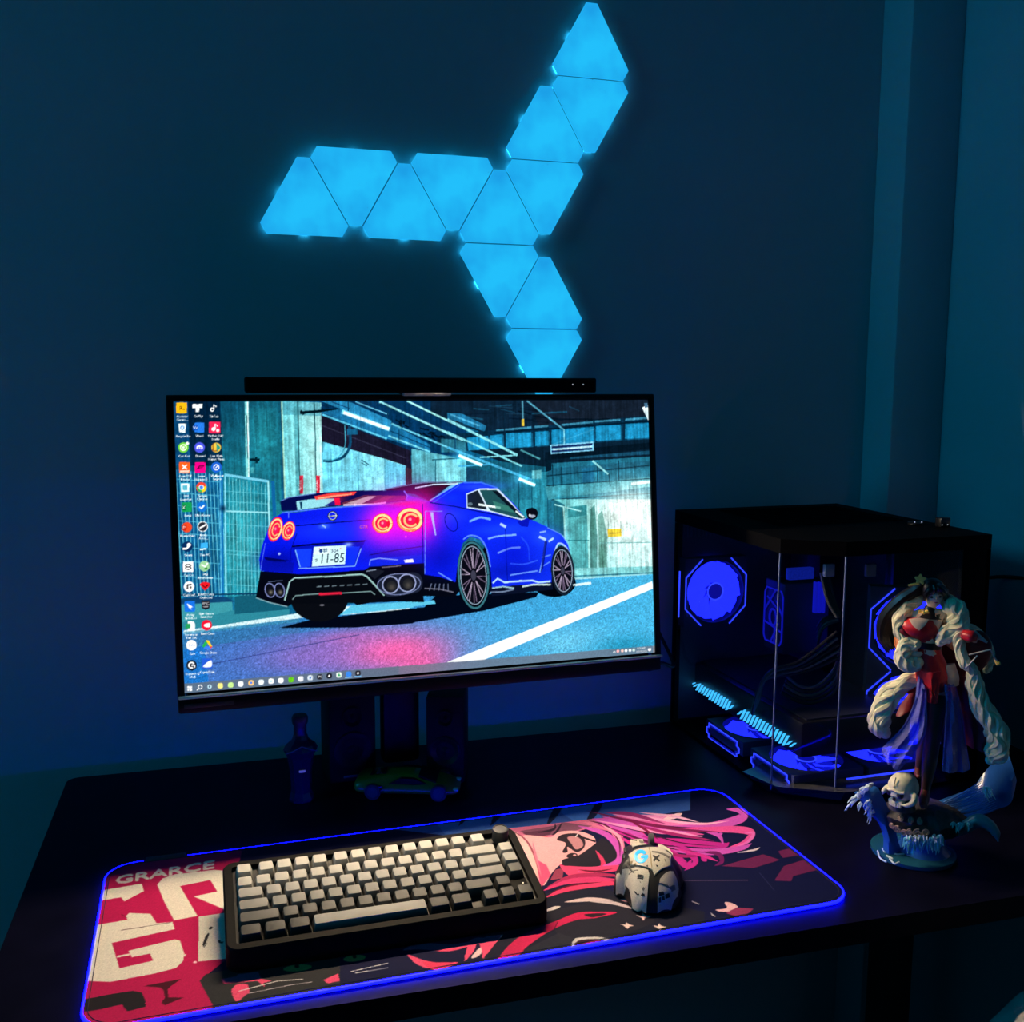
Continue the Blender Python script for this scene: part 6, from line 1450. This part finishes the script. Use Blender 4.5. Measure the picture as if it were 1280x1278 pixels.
# ---------------- body: one surface grown around a skeleton
def skin_body(joints, edges, name, m, sub=2):
    me = bpy.data.meshes.new(name)
    inv = PM[fig.name].inverted()
    me.from_pydata([inv @ j[0] for j in joints], edges, [])
    o = bpy.data.objects.new(name, me); col.objects.link(o); o.parent = fig
    md = o.modifiers.new('skin', 'SKIN'); md.use_smooth_shade = True
    for i, j in enumerate(joints):
        r = j[1]; me.skin_vertices[0].data[i].radius = r if hasattr(r, '__len__') else (r, r)
    me.skin_vertices[0].data[0].use_root = True
    s_ = o.modifiers.new('smooth', 'SUBSURF'); s_.levels = sub; s_.render_levels = sub
    me.materials.append(m)
    PM[o.name] = PM[fig.name]
    return o
px = lambda r: r*PXM
J = [(F7(352, 455, 0), px(15)), (F7(340, 385, 0), px(11)), (F7(326, 310, -.002), px(14)), (F7(338, 248, 0), px(11)), (F7(347, 215, 0), px(4.6)), (F7(353, 190, -.002), px(8)), (F7(356, 160, 0), px(13)), (F7(357, 128, 0.002), px(11)),
     (F7(285, 240, .002), px(6)), (F7(252, 300, .004), px(5)), (F7(240, 360, -.004), px(4.6)), (F7(272, 388, -.014), px(4.0)),
     (F7(394, 236, .002), px(6)), (F7(412, 290, .002), px(5)), (F7(440, 335, -.006), px(4.6)), (F7(500, 335, -.016), px(3.8)),
     (F7(368, 520, -.004), px(14)), (F7(356, 640, -.010), px(10)), (F7(342, 780, -.006), px(8)), (F7(326, 905, -.004), px(4.6)),
     (F7(340, 520, .006), px(13)), (F7(338, 640, .004), px(9.6)), (F7(318, 745, .012), px(7)), (F7(300, 825, .018), px(4))]
E_ = [(0, 1), (1, 2), (2, 3), (3, 4), (4, 5), (5, 6), (6, 7), (3, 8), (8, 9), (9, 10), (10, 11), (3, 12), (12, 13), (13, 14), (14, 15), (0, 16), (16, 17), (17, 18), (18, 19), (0, 20), (20, 21), (21, 22), (22, 23)]
body = skin_body(J, E_, 'body', M_SKIN)
def limb(path, rads, m, name, parent=fig, n=12, k=6):
    return MB().tube(curve3(path, k), lerp_list([px(r) for r in rads], k), n).build(name, m, parent, **W)
# hands: palm and fingers
def hand(p, axis, down, name='hand'):
    a = axis.normalized(); s_ = down.normalized(); nrm = a.cross(s_).normalized()
    b = MB(); b.tube([p, p+a*px(3), p+a*px(6)], [px(2.6), px(3.2), px(2.8)], 8, flat=(nrm, 0.55))
    for k, (L, sp) in enumerate(((6, -2.1), (7.4, -0.7), (7, 0.7), (5.4, 2.1))):
        q = p+a*px(5.5)+s_*px(sp)
        b.tube([q, q+a*px(L*.5)+nrm*px(.6), q+a*px(L*.8)+nrm*px(2), q+a*px(L*.85)+nrm*px(3.4)], [px(1.0), px(.95), px(.85), px(.5)], 6)
    q = p+a*px(2)-s_*px(2.4); b.tube([q, q+a*px(2.4)-s_*px(1.6), q+a*px(4.8)-s_*px(1.8)+nrm*px(1)], [px(1.2), px(1.1), px(.6)], 6)
    return b.build(name, M_SKIN, body, **W)
hand(J[11][0], F7(300, 390, -.014)-J[11][0], Vector((0, 0, -1)))
hand(J[15][0], F7(545, 345, -.016)-J[15][0], Vector((0, 0, -1)))
# stockings, shoes
limb([F7(368, 540, -.005), F7(358, 640, -.010), F7(343, 780, -.006), F7(326, 905, -.004), F7(322, 935, -.006)], [14.6, 11, 9, 5.4, 5.6], M_STOCK, 'stocking')
limb([F7(340, 540, .006), F7(338, 640, .004), F7(318, 745, .012), F7(300, 825, .018), F7(297, 850, .016)], [13.6, 10.4, 7.6, 4.8, 3], M_STOCK, 'stocking')
M_SHOE = mat('painted_maroon_shoe', (0.16, 0.022, 0.016), 0.35)
limb([F7(326, 905, -.004), F7(321, 940, -.010), F7(317, 962, -.020), F7(315, 972, -.026)], [5.2, 5.8, 4.6, 2.2], M_SHOE, 'shoe')
limb([F7(300, 815, .018), F7(296, 845, .014), F7(300, 860, .008)], [4.4, 4.2, 1.8], M_SHOE, 'shoe')
MB().tube([F7(330, 935, .004), F7(332, 975, .004)], [px(1.6), px(0.9)], 6).build('shoe_heel', M_SHOE, fig, **W)
# ---------------- dress
def loft(secs, m, name, n=28, parent=fig, cap=True, wav=0.0, fold=7):
    """secs: (x, y, d, half width px, half depth px)"""
    b = MB(); rings = []
    for x, y, d, rx, ry in secs:
        c = F7(x, y, d); ring = []
        for k in range(n):
            a = 2*PI*k/n; w = 1+wav*math.sin(fold*a)
            ring.append(b.bm.verts.new(c+FR*(px(rx)*w*math.cos(a))+FN*(px(ry)*w*math.sin(a))))
        rings.append(ring)
    for A_, B_ in zip(rings, rings[1:]):
        for k in range(n): b.bm.faces.new((A_[k], A_[(k+1) % n], B_[(k+1) % n], B_[k]))
    if cap: b.bm.faces.new(rings[0]); b.bm.faces.new(list(reversed(rings[-1])))
    return b.build(name, m, parent, **W)
loft([(318, 252, 0, 18, 11), (312, 275, -.001, 20, 14), (318, 305, -.001, 19, 14), (330, 345, 0, 15, 12), (338, 380, 0, 14, 12), (346, 420, 0, 17.5, 15), (352, 465, 0, 19.5, 17), (353, 505, -.002, 18, 17), (352, 520, -.003, 16, 16)], M_RED, 'dress')
# the neckline: a pale area under a red bust, softly rounded
MB().ellipsoid(F7(300, 292, -.0075), (px(21), px(11), px(13)), 24, 16, M=Mfig).build('bodice', M_RED, fig, **W)
MB().add([F7(262, 256, -.0175), F7(300, 250, -.0170), F7(338, 258, -.0165), F7(322, 282, -.0205), F7(301, 300, -.0215), F7(277, 282, -.0205), F7(300, 272, -.0215),
          F7(262, 256, -.0090), F7(300, 250, -.0085), F7(338, 258, -.0080), F7(322, 282, -.0110), F7(301, 300, -.0110), F7(277, 282, -.0110)],
         [(0, 1, 6), (1, 2, 6), (2, 3, 6), (3, 4, 6), (4, 5, 6), (5, 0, 6), (0, 7, 8, 1), (1, 8, 9, 2), (2, 9, 10, 3), (3, 10, 11, 4), (4, 11, 12, 5), (5, 12, 7, 0)]).build('neckline', M_SKIN, body, **W)
limb([F7(238, 270, -.006), F7(240, 300, -.010), F7(262, 322, -.012)], [4, 5, 3.4], M_DRED, 'bodice_fold')
# front panel of the skirt
def panel(L, R, m, name, thick=0.0015, bulge=0.0, wob=0.0, n=5):
    A = curve3(L, n); B = curve3(R, n); rows = []
    for i in range(min(len(A), len(B))):
        rows.append([A[i].lerp(B[i], t/8)-FN*(bulge*math.sin(t/8*PI)+wob*math.sin(t*1.7+i*0.25)) for t in range(9)])
    return MB().sheet(rows, thick).build(name, m, fig, **W)
panel([F7(306, 455, -.016), F7(318, 500, -.019), F7(328, 545, -.020), F7(332, 572, -.020)], [F7(384, 455, -.018), F7(378, 500, -.020), F7(375, 545, -.021), F7(372, 576, -.021)], M_RED, 'skirt_panel', bulge=0.004, wob=0.0006)
for q in ([(340, 520), (352, 545), (345, 560)], [(358, 525), (362, 545), (372, 555)]): MB().tube(curve3([F7(x, y, -.0255) for x, y in q], 4), 0.0005, 5).build('skirt_print', M_DRED, fig, **W)
loft([(329, 338, -.001, 16.4, 13.2), (332, 352, -.001, 15.4, 12.8), (335, 364, -.001, 15.0, 12.6)], M_BLACK, 'waist_band')
panel([F7(366, 240, -.008), F7(378, 300, -.008), F7(372, 350, -.008)], [F7(392, 232, 0), F7(392, 300, 0), F7(385, 350, 0)], M_BLACK, 'bodice_side', bulge=.002)
loft([(345, 206, 0, 6.0, 6.0), (342, 222, 0, 7.2, 6.6), (340, 238, 0, 13, 8), (342, 250, -.001, 17, 10)], M_BLACK, 'collar')
for s_ in (-1, 1): MB().tube([F7(318, 232, -.014), F7(318+s_*14, 227, -.013), F7(318+s_*19, 233, -.011)], [px(1.2), px(2.4), px(.8)], 6).build('brooch', M_GOLDP, fig, **W)
MB().ellipsoid(F7(318, 232, -.0145), (px(2), px(1.6), px(2)), 10, 8).build('brooch', M_GOLDP, fig, **W)
# veils
panel([F7(302, 470, -.012), F7(285, 560, -.014), F7(240, 660, -.016), F7(165, 745, -.018), F7(175, 790, -.018)], [F7(330, 520, -.02), F7(330, 600, -.022), F7(322, 690, -.024), F7(285, 760, -.024), F7(225, 835, -.022)], M_VEIL, 'veil', .0012, .004, .003)
panel([F7(296, 480, -.004), F7(290, 560, -.004), F7(270, 660, -.004), F7(250, 720, -.004)], [F7(318, 480, -.016), F7(322, 560, -.016), F7(330, 640, -.016), F7(326, 700, -.016)], M_VEIL, 'veil', .0012, .003, .002)
panel([F7(400, 500, -.014), F7(402, 600, -.018), F7(395, 720, -.02), F7(388, 835, -.02)], [F7(440, 500, 0), F7(460, 600, 0), F7(475, 720, 0), F7(492, 830, 0)], M_VEIL, 'veil', .0012, .005, .003)
# thigh beside the skirt, coat lining
limb([F7(400, 430, .004), F7(412, 480, .002), F7(415, 505, .002)], [11, 12, 11], M_SKIN, 'hip', body)
panel([F7(260, 540, .014), F7(225, 590, .014), F7(212, 625, .012)], [F7(305, 520, .012), F7(295, 590, .010), F7(250, 620, .008)], M_DRED, 'coat_lining', bulge=.003)
panel([F7(430, 470, .012), F7(455, 580, .014), F7(470, 680, .016), F7(480, 735, .016)], [F7(500, 470, .004), F7(530, 580, .004), F7(560, 680, .004), F7(560, 765, .002)], M_DRED, 'coat_lining', bulge=.004, wob=.0015)
panel([F7(250, 230, .020), F7(250, 320, .022), F7(262, 430, .022), F7(250, 540, .020)], [F7(440, 230, .020), F7(450, 320, .022), F7(490, 430, .020), F7(520, 560, .016)], M_DRED, 'coat_back', bulge=-.006, wob=.002)
limb([F7(232, 300, .004), F7(232, 345, 0), F7(245, 372, -.006)], [7, 8, 7], M_ORANGE, 'sleeve')
limb([F7(402, 275, .002), F7(415, 320, -.004), F7(448, 345, -.010)], [8, 10, 11], M_ORANGE, 'sleeve')
# right cuff opening
oc = F7(515, 378, -.012)
MB().ellipsoid(oc, (px(17), px(6), px(25)), 20, 12, M=Mfig @ RY(0.15)).build('cuff_lining', M_DRED, fig, **W)
limb([F7(470, 315, -.020), F7(500, 322, -.024), F7(520, 328, -.024)], [6, 7, 4], M_RED, 'cuff_fold')
# ---------------- fur ropes: a core and wavy strands around it
def fur(path, rads, name='fur_trim', strands=9, twist=1.6, k=7):
    P = curve3(path, k); Rr = lerp_list([px(r) for r in rads], k)
    b = MB(); b.tube(P, [r*0.86 for r in Rr], 12)
    # rounded ends
    for e in (0, -1): b.ellipsoid(P[e], (Rr[e]*.84,)*3, 12, 8)
    core = b.build(name, M_FUR, fig, **W)
    prev = None; fr = []
    for i, p in enumerate(P):
        t = (P[min(i+1, len(P)-1)]-P[max(i-1, 0)]).normalized()
        x = t.cross(FN).normalized() if prev is None else (prev-t*prev.dot(t)).normalized()
        prev = x; fr.append((x, t.cross(x)))
    for s_ in range(strands):
        a0 = 2*PI*s_/strands; pts = []
        for i, p in enumerate(P):
            a = a0+twist*i/len(P)+0.35*math.sin(i*0.55+s_*1.9)
            pts.append(p+(fr[i][0]*math.cos(a)+fr[i][1]*math.sin(a))*Rr[i]*0.82)
        MB().tube(pts, [r*0.34*(0.7+0.3*math.sin(i*.7+s_)) for i, r in enumerate(Rr)], 6).build('fur_strand', M_FUR, core, **W)
    return core
fur([F7(300, 178, .008), F7(258, 205, .004), F7(232, 245, -.002), F7(224, 290, -.006), F7(240, 330, -.010)], [7, 9, 8, 8, 6])
fur([F7(400, 185, .006), F7(430, 210, .002), F7(450, 250, -.004), F7(440, 290, -.010), F7(400, 320, -.014), F7(380, 345, -.014)], [9, 12, 12, 11, 9, 6])
fur([F7(290, 350, -.012), F7(252, 355, -.012), F7(238, 395, -.012), F7(262, 430, -.012), F7(298, 420, -.010)], [7, 9, 10, 10, 8])
fur([F7(298, 478, .004), F7(245, 500, .000), F7(190, 545, -.006), F7(155, 610, -.010), F7(150, 665, -.012), F7(172, 690, -.012)], [7, 10, 12, 13, 12, 8], strands=11, twist=2.4)
fur([F7(480, 288, -.012), F7(452, 310, -.016), F7(456, 370, -.020), F7(480, 425, -.022), F7(510, 455, -.020)], [6, 6.4, 6.6, 7, 6], strands=8, twist=5)
fur([F7(480, 288, -.010), F7(520, 300, .002), F7(556, 345, .006), F7(572, 400, .004), F7(556, 450, -.002)], [5, 4.5, 5, 6, 5], strands=7, twist=5)
fur([F7(505, 455, -.016), F7(515, 520, -.014), F7(540, 590, -.012), F7(578, 650, -.010), F7(602, 710, -.008), F7(592, 770, -.008), F7(572, 792, -.008)], [7, 10, 11, 12, 13, 12, 7], strands=11, twist=2.2)
# ---------------- head, face, hair
hc = F7(356, 158, 0)
Mh = TR(*hc) @ Mfig @ RZ(0.22) @ RY(-0.10)
MB().ellipsoid((0, -0.001, -0.002), (px(10.6), px(11.4), px(14.6)), 22, 16, fn=lambda q: Vector((q.x*(1-0.38*max(0, -q.z/px(14.6))), q.y, q.z))).xf(Mh).build('face', M_SKIN, body, **W)
M_LIP = mat('painted_lips', (0.45, 0.06, 0.07), 0.4)
for x in (-1, 1):
    MB().ellipsoid((x*px(4.4), -px(11.2), -px(2.0)), (px(2.1), px(0.9), px(1.3)), 10, 6).xf(Mh).build('eye', M_BLACK, body, **W)
    MB().tube([(x*px(2.2), -px(11.9), px(0.8)), (x*px(4.6), -px(11.7), px(1.6)), (x*px(6.8), -px(10.2), px(0.6))], px(0.35), 5).xf(Mh).build('eyebrow', M_BLACK, body, **W)
MB().tube([(0, -px(12.2), -px(2)), (0, -px(13.4), -px(5)), (0, -px(12.2), -px(5.8))], [px(.7), px(1.1), px(.5)], 6).xf(Mh).build('nose', M_SKIN, body, **W)
MB().ellipsoid((0, -px(11.0), -px(8.6)), (px(2.0), px(0.9), px(0.8)), 10, 6).xf(Mh).build('mouth', M_LIP, body, **W)
hair = MB().ellipsoid((0, 0.0022, 0.0035), (px(13.6), px(13.4), px(13.8)), 22, 16).xf(Mh).build('hair', M_HAIR, fig, **W)
for pts, r in (([(-2, -10, 12), (-7, -12, 7), (-10.5, -9, 0), (-11.5, -5, -8)], (2, 3.4, 3.2, 1)), ([(0, -11, 12), (5, -12.5, 8), (9.5, -10, 2), (11.5, -5, -6)], (2, 3.6, 3.4, 1.4)), ([(3, -11, 12), (9, -8, 7), (12.6, -4, -2), (13, -1, -16)], (2.4, 4, 4, 1.4)), ([(-2, -11, 12), (-1, -13.4, 7), (-2.4, -13, 2)], (2, 2.6, .6)), ([(2, -11, 12), (3, -13.4, 7), (3.4, -13, 2.6)], (2, 2.4, .6))):
    MB().tube(curve3([Mh @ Vector((px(a), px(b), px(c))) for a, b, c in pts], 5), lerp_list([px(q) for q in r], 5), 8).build('hair_lock', M_HAIR, hair, **W)
for k in range(13):
    t = k/12
    o = (t-.5)
    path = [F7(335+20*o, 108+14*abs(o), .004+.010*o), F7(285-10*o, 140+34*t, .006+.012*o), F7(215-20*o, 185+40*t, .008+.014*o), F7(168+30*t, 250+20*t, .010+.014*o), F7(155+46*t, 320+8*t, .010+.012*o), F7(178+44*t+6*math.sin(k*2), 388-20*t+8*math.sin(k*3), .008)]
    MB().tube(curve3(path, 6), lerp_list([px(4), px(6), px(7), px(7), px(5), px(.6)], 6), 8).build('hair_lock', M_HAIR, hair, **W)
# flower pin
fc = F7(305, 105, -.012)
for k in range(5):
    a = 2*PI*k/5+0.3; d = FR*math.cos(a)+Vector((0, 0, 1))*math.sin(a)
    MB().tube([fc, fc+d*px(3.5), fc+d*px(6.4)], [px(.8), px(2.4), px(.8)], 7, flat=(FN, 0.4)).build('flower_petal', M_GOLDP, fig, **W)
MB().tube([F7(302, 122, -.012), F7(280, 124, -.013), F7(260, 128, -.014)], [px(1), px(1.8), px(1.4)], 6).build('hair_pin', M_GOLDP, fig, **W)
# thin pipe and tassel in the hand
M_PIPE = mat('painted_pale_pipe', (0.5, 0.42, 0.42), 0.4)
MB().tube([F7(508, 306, -.022), F7(530, 325, -.022), F7(560, 345, -.022)], [px(3.4), px(2.8), px(1.2)], 8).build('scroll', M_PIPE, fig, **W)
MB().tube([F7(490, 392, -.03), F7(530, 382, -.03), F7(572, 372, -.028), F7(598, 418, -.026)], px(1.0), 6).build('pipe', M_PIPE, fig, **W)
MB().tube([F7(480, 442, -.03), F7(522, 395, -.03)], px(.9), 6).build('pipe', M_PIPE, fig, **W)
MB().tube([F7(590, 412, -.026), F7(602, 426, -.026), F7(610, 430, -.026)], [px(1), px(3), px(.8)], 7).build('pipe_bowl', M_GOLDP, fig, **W)
# ------------------------------------------------------------------ speakers behind the monitor stand
M_SPK = mat('black_speaker_vinyl', (0.004, 0.004, 0.005), 0.6, spec=0.2)
M_CONE = mat('speaker_cone', (0.008, 0.008, 0.009), 0.5, spec=0.2)
def speaker(loc, rz, w, d, h, label):
    t = thing('speaker', label, 'speaker', loc, (0, 0, rz), 'small speakers under the monitor')
    MB().box((0, 0, h/2+0.0005), (w, d, h), 0.004).build('cabinet', M_SPK, t)
    for z, r in ((h*0.38, w*0.36), (h*0.76, w*0.20)):
        MB().lathe([(r*1.12, 0), (r*1.12, 0.002), (r, 0.0025), (r*0.5, -0.003), (r*0.3, -0.001), (0.0005, 0.001)], 24, M=TR(0, -d/2-0.0012, z) @ RX(PI/2), cap=False).build('cone', M_CONE, t)
    MB().box((0, -d/2-0.0008, h*0.08), (w*0.4, 0.0015, 0.003), 0.0005).build('badge', mat('speaker_badge', (0.10, 0.10, 0.12), 0.4), t)
    return t
speaker((-0.064, -0.176, 0), -0.35, 0.050, 0.060, 0.118, 'small black box speaker standing behind the toy car')
speaker((-0.190, -0.135, 0), 0.05, 0.062, 0.060, 0.118, 'small black box speaker between the bottle and the monitor stand')

# ------------------------------------------------------------------ bottle
bt = thing('bottle', 'dark faceted glass bottle with sloping shoulders standing under the monitor', 'bottle', (-0.2585, -0.200, 0))
M_BG = mat('dark_blue_glass', (0.010, 0.010, 0.05), 0.12, spec=0.7)
MB().lathe([(0.0150, 0.0008), (0.0155, 0.004), (0.0125, 0.012), (0.0135, 0.040), (0.0165, 0.058), (0.0215, 0.068), (0.0180, 0.074), (0.0105, 0.080), (0.0085, 0.086)], 8).build('body', M_BG, bt, angle=15)
MB().lathe([(0.0080, 0.0855), (0.0078, 0.098), (0.0098, 0.101), (0.0102, 0.108), (0.0085, 0.111)], 16).build('cap', mat('dark_cap', (0.03, 0.03, 0.04), 0.3), bt)
for s_ in (-1, 1): MB().tube([(0, -0.0195, 0.0765), (s_*0.010, -0.0195, 0.072), (s_*0.019, -0.016, 0.068)], 0.0007, 5).build('shoulder_ridge', mat('ridge_grey', (0.14, 0.14, 0.2), 0.4), bt)
MB().box((0.0, -0.0150, 0.043), (0.008, 0.0012, 0.003), 0.0004).build('label_print', mat('glowing_print', (0.4, 0.4, 0.6), 0.5, emit=(0.2, 0.2, 0.6), strength=0.25), bt)  # label print, its brightness added as a faint glow

# ------------------------------------------------------------------ toy car
ty = thing('toy_car', 'lime green toy sports car with dark windows parked below the monitor', 'toy car', (-0.126, -0.2165, 0), (0, 0, -0.36))
M_LIME = mat('lime_paint', (0.07, 0.13, 0.010), 0.3, coat=0.2)
M_TINT = mat('tinted_window', (0.006, 0.006, 0.008), 0.1)
L_ = 0.134
st_ = [(-0.50, 0.40, .010, .019, .0), (-0.46, 0.47, .006, .023, .0), (-0.36, 0.50, .005, .026, .10), (-0.20, 0.48, .005, .028, .60), (0.00, 0.46, .005, .031, 1.0), (0.14, 0.46, .005, .029, .85), (0.28, 0.48, .005, .0225, .2), (0.40, 0.47, .005, .018, .0), (0.47, 0.40, .006, .0135, .0), (0.50, 0.28, .007, .0105, .0)]
def car_ring(x, hw, zb, zt, cab):
    hw *= 0.056
    sh = zb+(min(zt, .0205)-zb)*0.75
    tw = hw*(0.86-0.30*cab)
    return [(x*L_, -hw*.9, zb), (x*L_, -hw, (zb+sh)/2), (x*L_, -hw*.96, sh), (x*L_, -tw, zt-.0012), (x*L_, -tw*.6, zt), (x*L_, tw*.6, zt), (x*L_, tw, zt-.0012), (x*L_, hw*.96, sh), (x*L_, hw, (zb+sh)/2), (x*L_, hw*.9, zb)]
b = MB(); rg = [[b.bm.verts.new(v) for v in car_ring(*q)] for q in st_]
for A_, B_ in zip(rg, rg[1:]):
    for k in range(10): b.bm.faces.new((A_[k], A_[(k+1) % 10], B_[(k+1) % 10], B_[k]))
b.bm.faces.new(rg[0]); b.bm.faces.new(list(reversed(rg[-1])))
b.build('body', M_LIME, ty, sub=2, angle=60)
for sy in (-1, 1):
    MB().prism([(-0.022, 0.0205), (-0.006, 0.0278), (0.010, 0.0275), (0.026, 0.0215), (0.010, 0.0200)], 0.006, M=TR(0, sy*0.0205-0.003, 0) @ RX(0)).build('side_window', M_TINT, ty, smooth=False)
    MB().box((0.0625, sy*0.0165, 0.0128), (0.007, 0.008, 0.0025), 0.0008).build('headlight', mat('clear_headlight', (0.5, 0.5, 0.55), 0.2), ty)
    MB().box((-0.036, sy*0.0262, 0.0165), (0.014, 0.003, 0.006), 0.001).build('air_intake', M_TINT, ty)
MB().add([(0.016, -0.0165, 0.0306), (0.016, 0.0165, 0.0306), (0.038, 0.019, 0.0226), (0.038, -0.019, 0.0226), (0.016, -0.0165, 0.027), (0.016, 0.0165, 0.027), (0.038, 0.019, 0.019), (0.038, -0.019, 0.019)], [(0, 1, 2, 3), (7, 6, 5, 4), (0, 4, 5, 1), (1, 5, 6, 2), (2, 6, 7, 3), (3, 7, 4, 0)]).build('windscreen', M_TINT, ty, smooth=False)
for k in range(3): MB().box((-0.030-k*0.007, 0, 0.0290-k*0.0012), (0.005, 0.020, 0.001)).build('engine_louvre', M_TINT, ty, smooth=False)
for x in (-0.041, 0.042):
    for sy in (-1, 1):
        wh = MB().lathe([(0.0100, -0.004), (0.0105, -0.003), (0.0105, 0.003), (0.0100, 0.004)], 22, M=TR(x, sy*0.0245, 0.0108) @ RX(PI/2)).build('wheel', mat('black_tyre', (0.01, 0.01, 0.011), 0.6), ty)
        MB().lathe([(0.0068, -0.0046), (0.0068, 0.0046)], 16, M=TR(x, sy*0.0245, 0.0108) @ RX(PI/2)).build('rim', mat('dark_rim', (0.05, 0.05, 0.055), 0.3), wh)

# ------------------------------------------------------------------ things on the case
us = thing('usb_dongle', 'tiny black plug-in dongle lying on top of the computer tower', 'dongle', tuple(onz(1178, 659, 0.330)))
MB().box((0, 0, 0.0066), (0.016, 0.012, 0.013), 0.0015).build('body', mat('black_plastic', (0.008, 0.008, 0.009), 0.35), us)
for x in (-0.006, 0.003): MB().ellipsoid((x, -0.0062, 0.004), (0.0009, 0.0006, 0.0009), 8, 6).build('glint_dot', M_DOT, us)  # reflective dots, their glint put in as a weak glow
b2 = thing('power_button', 'low round black button on the top edge of the computer tower', 'button', tuple(onz(1144, 656, 0.330)))
MB().lathe([(0.010, 0.0003), (0.010, 0.003), (0.0085, 0.0042), (0.001, 0.0044)], 24).build('button_cap', MATS['black_plastic'], b2)
for x, y in ((-0.006, -0.006), (0.004, -0.008)): MB().ellipsoid((x, y, 0.0045), (0.0009, 0.0009, 0.0006), 8, 6).build('bright_dot', mat('dot_glow', (0.3, 0.35, 0.5), 0.4, emit=(0.5, 0.6, 0.9), strength=0.8), b2)  # small bright dots on top of the button

# ------------------------------------------------------------------ cables
M_CBL = mat('black_cable', (0.008, 0.008, 0.009), 0.5)
tag(MB().tube(curve3([Vector((0.603, -0.16, 0.20)), Vector((0.65, -0.17, 0.195)), Vector((0.72, -0.20, 0.215)), Vector((0.7865, -0.23, 0.232)), Vector((0.7865, -0.40, 0.245)), Vector((0.7865, -0.60, 0.25))], 8), 0.0028, 8).build('power_cable', M_CBL), 'black cable running from the computer tower along the side wall', 'cable')
tag(MB().tube(curve3([Vector((0.10, -0.165, 0.19)), ony(800, 835, -0.15), ony(826, 829, -0.13), ony(842, 831, -0.10), Vector((0.30, -0.055, 0.14))], 8), 0.0026, 8).build('monitor_cable', M_CBL), 'black cable between the monitor and the computer tower', 'cable')

# ------------------------------------------------------------------ stool with a crumpled blanket before the desk
sp_ = Vector((0.412, -0.735, -0.76))
sl = thing('stool', 'dark tall stool in front of the desk holding a crumpled grey blanket', 'stool', tuple(sp_))
for sx in (-1, 1):
    for sy in (-1, 1): MB().tube([(sx*0.075, sy*0.055, 0.0), (sx*0.060, sy*0.045, 0.604)], 0.010, 10).build('leg', M_BLKMETAL, sl)
for sx in (-1, 1): MB().tube([(sx*0.071, -0.052, 0.16), (sx*0.071, 0.052, 0.16)], 0.006, 8).build('stretcher', M_BLKMETAL, sl)
MB().box((0, 0, 0.617), (0.17, 0.126, 0.026), 0.008).build('seat', M_BLKMETAL, sl)
def lump(q):
    a = math.atan2(q.y, q.x); k = 1+0.10*math.sin(3*a+q.z*30)+0.05*math.sin(7*a+1.3)
    return Vector((q.x*k, q.y*k, q.z*(1+0.12*math.sin(4*a+.5)) if q.z > 0 else q.z*0.3))
bl = MB()
bl.ellipsoid((sp_.x, sp_.y, -0.1130), (0.072, 0.052, 0.046), 34, 18, fn=lump)
tag(bl.build('blanket', mat('grey_fleece', (0.34, 0.33, 0.32), 0.95, noise=0.15, scale=60, bump=0.5, bscale=300)), 'crumpled grey fleece blanket heaped on the tall stool', 'blanket')
